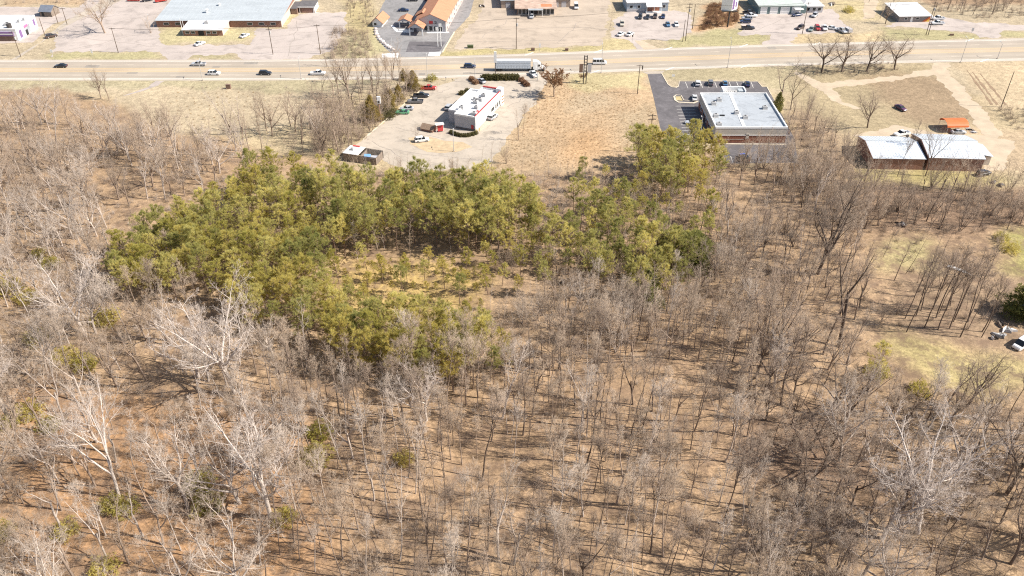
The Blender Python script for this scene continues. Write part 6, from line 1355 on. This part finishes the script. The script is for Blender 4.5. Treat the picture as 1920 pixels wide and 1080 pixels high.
# ------------------------------------------------------------------ the many small ones: one instanced mass each
def scatter(name, label, catg, rows, srcs, rxy=0.05, seed=1, tip=0.0):
    """rows of (x, y, z, scale, source index); sources are meshes with their materials"""
    g = np.random.default_rng(seed); col = bpy.data.collections.new(name + "_kinds")
    for k, (me, mats) in enumerate(srcs):
        o = bpy.data.objects.new(f"kind_{k:03d}_{name}", me); col.objects.link(o)
        for q, mm in enumerate(mats or []): o.material_slots[q].link = 'OBJECT'; o.material_slots[q].material = mm
    R = np.array([r[:5] for r in rows], float); n = len(R)
    me = bpy.data.meshes.new(name); me.vertices.add(n); me.vertices.foreach_set("co", R[:, :3].astype(np.float32).ravel())
    rot = np.stack([g.normal(tip, rxy, n), g.normal(0, rxy, n), g.uniform(0, 6.28, n)], 1).astype(np.float32)
    me.attributes.new("rot", 'FLOAT_VECTOR', 'POINT').data.foreach_set("vector", rot.ravel())
    me.attributes.new("siz", 'FLOAT', 'POINT').data.foreach_set("value", R[:, 3].astype(np.float32))
    me.attributes.new("pick", 'INT', 'POINT').data.foreach_set("value", R[:, 4].astype(np.int32))
    o = link(bpy.data.objects.new(name, me)); tag(o, label, catg, None, 'stuff')
    ng = bpy.data.node_groups.new(name + "_nodes", 'GeometryNodeTree'); ng.interface.new_socket("Geometry", in_out='INPUT', socket_type='NodeSocketGeometry'); ng.interface.new_socket("Geometry", in_out='OUTPUT', socket_type='NodeSocketGeometry')
    N = ng.nodes; gi, go = N.new("NodeGroupInput"), N.new("NodeGroupOutput"); ci = N.new("GeometryNodeCollectionInfo"); ci.inputs["Collection"].default_value = col; ci.inputs["Separate Children"].default_value = True; ci.inputs["Reset Children"].default_value = True
    iop = N.new("GeometryNodeInstanceOnPoints"); iop.inputs["Pick Instance"].default_value = True
    def attr(nm, ty):
        a = N.new("GeometryNodeInputNamedAttribute"); a.data_type = ty; a.inputs["Name"].default_value = nm; return a.outputs["Attribute"]
    Lk = ng.links.new; Lk(gi.outputs[0], iop.inputs["Points"]); Lk(ci.outputs[0], iop.inputs["Instance"]); Lk(attr("pick", 'INT'), iop.inputs["Instance Index"])
    e2r = N.new("FunctionNodeEulerToRotation"); Lk(attr("rot", 'FLOAT_VECTOR'), e2r.inputs[0]); Lk(e2r.outputs[0], iop.inputs["Rotation"]); Lk(attr("siz", 'FLOAT'), iop.inputs["Scale"]); Lk(iop.outputs[0], go.inputs[0])
    md = o.modifiers.new("scatter", 'NODES'); md.node_group = ng; return o
keys = [(v, b) for v in TREE if v.split('_')[0] in FORMS for b in ('pale', 'tan', 'dark')]; kid = {k: i for i, k in enumerate(keys)}
scatter("bare_woodland", "further bare trees filling the winter wood between the larger ones", "woodland", [(x, y, float(hz(x, y)) - .05, h / NAT[v], kid[(v, b)]) for x, y, v, b, h, _ in LEFT],
        [(TREE[v][2], (BARKS[b], TWIGS[b])) for v, b in keys], .03)
# brush
UND = []
def brush(poly, sp, seed, hr, bank, fill=1.0):
    g = np.random.default_rng(seed)
    for x, y in spots(poly, sp, seed, fill): UND.append((x, y, float(hz(x, y)) - .03, g.uniform(*hr) / 2.6, g.integers(4) + 4 * bank[g.integers(len(bank))]))
brush([(-120, 230), (420, 300), (560, 640), (560, 1240), (-160, 1240)], 2.3, 41, (.8, 2.4), (0, 1, 1), .75)
brush([(540, 690), (960, 700), (1240, 620), (1420, 650), (1420, 1240), (500, 1240)], 2.4, 42, (.6, 1.8), (1, 1, 2, 0), .6)
brush([(1420, 650), (1660, 660), (1720, 760), (1990, 780), (2060, 1240), (1420, 1240)], 2.2, 43, (.9, 2.6), (1, 2, 2), .8)
brush([(940, 600), (1330, 400), (1480, 330), (1600, 350), (1640, 640), (1420, 650), (1240, 630), (960, 700)], 2.4, 44, (1.0, 2.8), (1, 1, 2), .85)
brush([(640, 325), (1100, 325), (1190, 320), (1330, 400), (1180, 450), (960, 440), (640, 345)], 2.6, 45, (1.0, 2.6), (0, 1), .9)
brush([(1480, 230), (1560, 250), (1620, 340), (1960, 365), (1980, 430), (1640, 445), (1480, 340)], 2.6, 46, (1.2, 3.2), (1, 2, 2), .9)
brush([(590, 190), (690, 190), (765, 160), (785, 168), (735, 214), (700, 246), (650, 292), (590, 300)], 1.8, 47, (1.2, 3.2), (1, 1, 2), .95)
brush([(610, 160), (680, 140), (780, 150), (760, 165), (640, 190)], 3.0, 48, (.8, 2), (0, 1), .7)
brush([(625, 55), (690, 60), (700, 108), (615, 111)], 2.0, 49, (1.2, 3.2), (1, 1, 2), .9)
brush([(640, -20), (700, -20), (695, 50), (660, 62)], 3.2, 50, (.9, 2.4), (1, 2), .8)
brush([(1505, 122), (1680, 118), (1690, 132), (1640, 138), (1500, 142)], 1.9, 51, (.7, 1.7), (2, 2, 1), .95)
brush([(1870, 205), (2000, 200), (2000, 275), (1900, 240)], 2.2, 52, (1.2, 3.0), (2,), .95)
brush([(1740, -30), (2000, -30), (2000, 33), (1830, 34), (1760, 24)], 3.0, 53, (1.2, 3.2), (1, 2, 1), .9)
brush([(-20, -30), (320, -30), (280, 6), (60, 9), (-20, 11)], 3.4, 54, (.8, 2.2), (1, 1, 0), .8)
brush([(1640, 430), (1880, 440), (1870, 560), (1830, 620), (1660, 620)], 2.9, 55, (.7, 2.4), (2, 1), .65)
brush([(560, 300), (640, 315), (620, 420), (570, 380)], 3.0, 56, (1, 2.4), (1, 0), .8)
brush([(300, 236), (480, 180), (600, 180), (600, 290), (460, 285)], 7.0, 57, (.7, 1.8), (0, 1), .6)
brush([(1330, 288), (1400, 306), (1490, 306), (1490, 345), (1330, 380)], 2.6, 58, (1, 2.6), (1, 1, 0), .9)
brush([(340, 165), (480, 162), (560, 166), (430, 170)], 1.8, 59, (.5, 1.1), (0, 1), .8)
brush([(1050, 420), (1330, 400), (1330, 560), (1180, 590), (1050, 530)], 3.4, 60, (1, 2.6), (1, 2, 0), .8)
LOG = []
for poly, sp, sd in (([(-60, 400), (560, 660), (1420, 650), (1990, 780), (2020, 1200), (-120, 1200)], 5.0, 91), ([(960, 600), (1330, 420), (1600, 360), (1640, 640), (1240, 640)], 5.0, 92)):
    LOG += [(x, y, float(hz(x, y)) + .12, .35 + .4 * ((k * 13) % 7) / 7, k % 3) for k, (x, y) in enumerate(spots(poly, sp, sd))]
scatter("fallen_branches", "fallen grey branches and poles strewn over the leaf litter", "deadwood", LOG, [(TREE[f"pole_{s}"][2], (BARKS[('pale', 'tan', 'dark')[s]], TWIGS['tan'])) for s in range(3)], .1, 6, 1.5)
scatter("undergrowth", "leafless scrub and saplings carpeting the wood", "undergrowth", UND, [(TREE[f"bush_{s}"][2], (BARKS[b], TWIGS[b])) for b in ('pale', 'tan', 'dark') for s in range(4)], .12, 2)
# dry grass tufts of the vacant lot and verges
g = np.random.default_rng(9)
def grass_tuft(seed):
    q = np.random.default_rng(seed); n = 26; pos = np.stack([q.normal(0, .18, n), q.normal(0, .18, n), np.zeros(n)], 1); d = nrm(np.stack([q.normal(0, .45, n), q.normal(0, .45, n), np.ones(n)], 1))
    s = nrm(np.cross(d, q.normal(0, 1, (n, 3)))); l = q.uniform(.3, .8, n)[:, None]; V = np.stack([pos - s * .02, pos + s * .02, pos + d * l], 1).reshape(-1, 3); return mesh_np("grass_tuft", V, np.arange(n * 3).reshape(-1, 3), DRY)
DRY = foliage_mat("dry_grass_blades", (0.33, 0.21, 0.11), (0.50, 0.36, 0.20), .3)
RED = foliage_mat("brown_scrub_leaves", (0.25, 0.14, 0.085), (0.42, 0.27, 0.17), .3)
gt = [grass_tuft(s) for s in range(3)]; GR = []
for poly, sp, hr, sd in (([(1010, 165), (1090, 150), (1180, 175), (1225, 200), (1235, 280), (1180, 305), (1090, 318), (925, 316), (960, 265), (990, 215)], 1.1, (.3, .95), 71), ([(1330, 8), (1385, 8), (1382, 46), (1310, 58)], 1.1, (1.2, 2.6), 72), ([(640, 480), (900, 500), (910, 600), (640, 610)], 1.6, (.5, 1.2), 73), ([(300, 240), (330, 170), (590, 175), (580, 250), (430, 262)], 2.6, (.5, 1.1), 74)):
    q = np.random.default_rng(sd); GR += [(x, y, float(hz(x, y)), q.uniform(*hr), q.integers(3)) for x, y in spots(poly, sp, sd)]
scatter("dry_grass", "tufts of dry orange grass over the vacant lot", "grass", GR, [(m, None) for m in gt], .1, 3)
SB = [(x, y, 0.0, q, s % 2) for s, (x, y) in enumerate(spots([(1330, 8), (1384, 8), (1384, 40), (1345, 50), (1318, 56)], 2.0, 75)) for q in (0.55 + 0.35 * ((s * 7) % 5) / 4,)]
scatter("brown_scrub", "reddish brown leafy scrub on the bank behind the billboard", "scrub", SB, [(TREE["shrub_0"][2], (BARKS['tan'], RED)), (TREE["shrub_1"][2], (BARKS['tan'], RED))], .1, 4)

# ------------------------------------------------------------------ pines and other evergreens
PN = []
def pines(poly, sp, seed, hr, m, kinds=(0, 1, 2, 3, 4, 5, 6, 7, 8), fill=1.0):
    g = np.random.default_rng(seed)
    for x, y in spots(poly, sp, seed, fill): PN.append((x, y, f"pine_{kinds[g.integers(len(kinds))]}", g.uniform(*hr), m if not isinstance(m, tuple) else m[g.integers(len(m))]))
pines([(455, 372), (520, 352), (590, 365), (600, 470), (560, 520), (440, 500), (330, 500), (300, 460), (400, 415)], 3.5, 81, (9.5, 15), (NEEDLE, NEEDLE, NEEDLE_Y), (0, 2, 4, 6, 8, 3))
pines([(300, 470), (440, 500), (560, 520), (600, 480), (645, 640), (575, 650), (480, 625), (400, 570), (215, 572), (215, 530)], 3.35, 82, (9.5, 14.5), (NEEDLE, NEEDLE_Y), (0, 2, 4, 6, 8, 3))
pines([(600, 405), (700, 390), (850, 385), (1000, 400), (1015, 465), (900, 490), (780, 470), (690, 480), (620, 505)], 3.5, 83, (11, 16.5), NEEDLE)
pines([(630, 520), (760, 500), (960, 520), (930, 560), (870, 620), (860, 560), (700, 570), (690, 620), (640, 620)], 4.4, 84, (5.5, 10), (NEEDLE_Y, NEEDLE_Y, NEEDLE), (1, 3, 5))
pines([(600, 640), (690, 650), (790, 635), (870, 640), (955, 700), (930, 735), (720, 735), (640, 700)], 3.0, 85, (10, 15), (NEEDLE, NEEDLE_Y), (0, 2, 4, 6, 8, 3))
pines([(1185, 310), (1240, 292), (1290, 300), (1345, 315), (1340, 370), (1260, 390), (1190, 375)], 3.4, 86, (9, 14), (NEEDLE, NEEDLE, NEEDLE_Y), (0, 2, 4, 6, 8, 3))
pines([(1040, 480), (1150, 465), (1330, 490), (1300, 525), (1240, 570), (1170, 565), (1080, 525), (1010, 520)], 3.5, 87, (9, 13.5), NEEDLE, (0, 1, 2, 4), .85)
pines([(1010, 410), (1170, 390), (1190, 450), (1040, 480)], 3.8, 88, (8, 13), NEEDLE, (1, 3, 5, 8), .85)
pines([(1180, 380), (1340, 375), (1330, 470), (1190, 470)], 5.0, 89, (7, 12), (NEEDLE, NEEDLE_Y), (1, 3, 5, 8, 7), .8)
pines([(900, 470), (1010, 440), (1060, 520), (1010, 570), (930, 560)], 4.0, 93, (6, 10.5), (NEEDLE, NEEDLE_Y), (1, 3, 5, 8, 0), .85)
pines([(985, 345), (1180, 330), (1185, 385), (1010, 405)], 7.5, 90, (6, 9), NEEDLE, (1, 3, 5, 7), .75)
for bx_, by_, ty_ in ((1197, 335, 228), (620, 362, 285), (606, 330, 290), (640, 350, 300), (1648, 712, 640), (1195, 560, 470)): 
    p = P(bx_, by_); PN.append((p.x, p.y, "pine_1", height_of(bx_, by_, ty_), NEEDLE))
PANCH = [(450, 380, "the grove's upper tip"), (330, 480, "the grove's left shoulder"), (230, 555, "the grove's lower left end"), (420, 520, "the middle of the big grove"), (540, 430, "the grove's right edge near the gap"), (520, 560, "the grove's lower middle"), (600, 620, "the grove's lower right end"), (640, 440, "the gap beside the big grove"), (740, 430, "the left part of the middle band"), (840, 440, "the centre of the middle band"),
         (950, 440, "the right part of the middle band"), (700, 560, "the orange clearing's left side"), (800, 530, "the orange clearing's upper rim"), (900, 560, "the orange clearing's right side"), (650, 670, "the lower band's left end"), (760, 680, "the lower band's middle"), (900, 690, "the lower band's right tip"), (1200, 340, "the clump beside the vacant lot"), (1280, 350, "the clump under the asphalt lot"), (1330, 340, "the clinic end of the clump"),
         (1080, 500, "the fringe above the grey thicket"), (1180, 540, "the fringe's lower point"), (1260, 500, "the dark round cedar"), (1120, 420, "the saplings behind the fringe"), (620, 345, "the dumpster pen"), (1648, 712, "the yellow lawn")]
def pwhere(px, py):
    k = min(range(len(PANCH)), key=lambda i: (PANCH[i][0] - px) ** 2 + ((PANCH[i][1] - py) * 1.3) ** 2); ax, ay, nm = PANCH[k]; dx, dy = px - ax, ay - py; r = math.hypot(dx, dy)
    if r < 12: return "right at " + nm
    return ("just " if r < 35 else "" if r < 60 else "well ") + DIRS[int(round(math.atan2(dy, dx) / (math.pi / 4))) % 8] + " " + nm
pr = np.array([q[3] * float(Qn(np.array(q[0]), np.array(q[1]))[2]) for q in PN]); po = np.argsort(-pr); PREST = [PN[i] for i in po[285:]]; PN = [PN[i] for i in po[:285]]
pk = [(f"pine_{s}", m) for s in range(9) for m in (NEEDLE, NEEDLE_Y)]
YP = [(x, y, float(hz(x, y)) - .05, (1.6 + 2.8 * ((k * 37) % 11) / 10) / 14.0, (k * 5) % 9) for k, (x, y) in enumerate(spots([(640, 500), (760, 490), (940, 510), (900, 600), (820, 625), (690, 630)], 2.6, 95, .8))]
scatter("pine_saplings", "knee to head high yellow green pine saplings over the orange clearing", "saplings", YP, [(TREE[f"pine_{s}"][2], (BARKS['pine'], NEEDLE_Y)) for s in range(9)], .05, 12)
if PREST: scatter("pine_woodland", "smaller pines filling in between the larger ones of the grove", "woodland", [(x, y, float(hz(x, y)) - .05, h / 14.0, [k for k, q in enumerate(pk) if q[0] == v and q[1] is m][0]) for x, y, v, h, m in PREST], [(TREE[v][2], (BARKS['pine'], m)) for v, m in pk], .03, 8)
def plabel(x, y, v, h, m):
    px_, py_, _ = Qn(np.array(x), np.array(y)); sz = "tallest" if h > 13.6 else "tall" if h > 12 else "middling" if h > 10 else "short" if h > 7.5 else "small"
    shape = {'pine_0': "full", 'pine_1': "thin", 'pine_2': "broad", 'pine_3': "high crowned", 'pine_4': "shaggy", 'pine_5': "narrow", 'pine_6': "spreading", 'pine_7': "bare stemmed", 'pine_8': "open"}[v]
    return f"{sz} {shape} {'yellow-green' if m is NEEDLE_Y else 'olive'} pine {pwhere(float(px_), float(py_))}"
for (x, y, v, h, m), l in zip(PN, distinct([plabel(*q) for q in PN], [q[1] for q in PN])):
    put_tree("pine_tree", l, "pine", "pines of the grove and its fringes", x, y, v, h, None, m, g=grand)
def cone(px, py, ty, m, lab, v=0, wide=1.0):
    p = P(px, py); h = height_of(px, py, ty); T = put_tree("cedar_tree", lab, "cedar", "dense cedars", p.x, p.y, f"cedar_{v}", h, None, m, g=grand); T.scale = (T.scale[0] * wide, T.scale[1] * wide, T.scale[2])
for c in ((697, 228, 178, CEDARB, "bronze green cedar beside the restaurant's pole sign", 0, 1.2), (731, 205, 165, CEDARB, "bronze cedar in the middle of the hedge line", 1, 1.3), (748, 188, 158, CEDARB, "smaller cedar between hedge line and the black pickup", 2, 1.2), (775, 168, 131, CEDARB, "large leaning cedar closest to the highway", 0, 1.4),
          (1262, 490, 425, CEDARM, "broad dark green cedar, left half of the dark pair", 1, 2.0), (1300, 492, 428, CEDARM, "dark green cedar, right half of the dark pair", 2, 1.9), (1212, 560, 500, CEDARM, "dark cedar at the foot of the pine fringe", 0, 1.5), (1920, 590, 525, CEDARM, "very dark evergreen at the right edge above the van", 1, 1.8), (1457, 208, 172, CEDARM, "dark evergreen at the clinic's right wall", 2, 1.0), (757, 150, 128, CEDARB, "low bronze evergreen behind the large leaning cedar", 1, 1.3)): cone(*c)
def shrub(px, py, h, m, lab, v=0, name="leafy_shrub", catg="shrub", grp="evergreen shrubs in the wood", wide=1.0):
    p = P(px, py); h = h * (0.95 if name == "leafy_shrub" else 1.0); T = put_tree(name, lab, catg, grp, p.x, p.y, v if isinstance(v, str) else f"shrub_{v}", h, None, m, g=grand); T.scale = (T.scale[0] * wide, T.scale[1] * wide, T.scale[2])
SH = [(12, 545, 4.5, "wide green shrub at the left edge level with the grove"), (50, 560, 3.5, "green shrub right of the wide one at the left edge"), (95, 500, 3, "low green shrub in the pale thicket at left"), (75, 480, 2.6, "small green shrub behind the low one in the thicket"), (70, 640, 3.4, "olive shrub under the fan crowned tree"), (125, 680, 4, "large olive shrub in front of the fan crowned tree"), (165, 690, 3.2, "olive shrub touching the large one"),
      (200, 600, 4, "upright green shrub beside the fan crowned tree's trunk"), (60, 780, 3.4, "yellowish shrub by the paired white stems"), (20, 800, 2.6, "low shrub left of the yellowish one"), (95, 800, 3, "round olive shrub right of the yellowish one"), (601, 815, 3.2, "bright yellow green bush, upper of two"), (592, 860, 3.8, "bright yellow green bush, lower of two"), (375, 915, 3.6, "dull green bush left of the huge white tree"), (390, 950, 3.6, "dull green bush below the other left of the white tree"),
      (535, 975, 2.8, "green bush at the foot of the huge white tree"), (210, 950, 2.6, "yellow green bush at the leaning white tree"), (240, 960, 3, "olive bush right of the yellow green one"), (125, 1000, 2.8, "yellow green bush in the orange litter at left"), (200, 1075, 3, "green bush cut by the bottom edge"), (5, 1000, 2.6, "green bush at the left edge near the corner"), (1725, 735, 3, "green patch of brush under the yellow lawn"), (1890, 470, 3.2, "green bush on the grass at the right edge"), (1875, 450, 2.2, "small green bush left of the grassy edge"),
      (1645, 700, 3.4, "sparse green bush by the yellow lawn"), (760, 865, 2.4, "faint green bush in the litter gap"), (1110, 495, 3.2, "olive shrub among the fringe pines"), (810, 150, 2.6, "green shrub at the foot of the lamp by the red pickup"), (735, 216, 3.0, "dark shrub behind the green car"), (1590, 22, 3.0, "green shrub right of the scrap heap at the top"), (728, 222, 2.6, "shrub at the lot kerb left of the green car")]
for k, (a, b, h, l) in enumerate(SH): shrub(a, b, h, LEAFM if k not in (28, 30) else HEDGEM, l, k % 3, wide=1.25)
for k in range(12): shrub(908 + k * 5.4, 149 - .05 * k, 2.0, HEDGEM, ORD[k] + " clipped round shrub from the left in the hedge row by the highway", f"clipped_{k % 2}", "clipped_shrub", "shrub", "clipped shrubs of the hedge row", 1.15)
for k in range(8):
    t = k / 7; shrub(846 + 46 * t, 250 + 5.5 * math.sin(math.pi * t) + 1.5 * t, 1.2, HEDGEM, ORD[k] + " small shrub from the left in the curved bed before the restaurant", f"clipped_{k % 2}", "bed_shrub", "shrub", "shrubs of the curved bed", 1.0)
for k, (a, b) in enumerate(((888, 153), (884, 150), (892, 157), (978, 152), (983, 157), (988, 161), (866, 177), (876, 173))): shrub(a, b, 1.5, RED if k < 6 else HEDGEM, ("middle brown shrub in the island bed left of the hedge row", "upper brown shrub in the island bed left of the hedge row", "right brown shrub in the island bed by the pale silver car", "upper brown shrub at the hedge row's right end", "middle brown shrub at the hedge row's right end", "lower brown shrub at the hedge row's right end", "nearer dark shrub at the restaurant's rear left wall", "farther dark shrub at the restaurant's rear left wall")[k], f"clipped_{k % 2}", "island_shrub", "shrub", "shrubs of the lot islands", 1.2)
# oak that kept its brown leaves
tr, cr, ncr = leaf_tree(141); p = P(1039, 181); hh = height_of(1039, 181, 126)
T = thing("brown_oak", "oak still holding brown leaves at the corner of the vacant lot", "tree", (p.x, p.y, 0), 0.4, None, hh / max(tr[0][:, 2].max(), cr[0][:, 2].max())); T.scale = (T.scale[0] * 1.25, T.scale[1] * 1.25, T.scale[2])
inst("trunk", mesh_np("oak_trunk", *tr, BARKS['tan']), T); inst("crown", mesh_np("oak_crown", *cr, [TWIGS['tan'], BROWNLEAF], np.r_[np.zeros(ncr), np.ones(len(cr[1]) - ncr)]), T)
p = P(1094, 153); tr, cr, ncr = leaf_tree(151); T = thing("brown_sapling", "small reddish leafy shrub at the foot of the dark sign frame", "shrub", (p.x, p.y, 0), 1.0, None, .22)
inst("trunk", mesh_np("sapling_trunk", *tr, BARKS['tan']), T); inst("crown", mesh_np("sapling_crown", *cr, [TWIGS['tan'], BROWNLEAF], np.r_[np.zeros(ncr), np.ones(len(cr[1]) - ncr)]), T)

print("COUNT", len(BARE), len(single), len(LEFT), len(PN), len(UND), len(GR), sum(sum(len(m.polygons) for m in t[:2]) for t in TREE.values()))
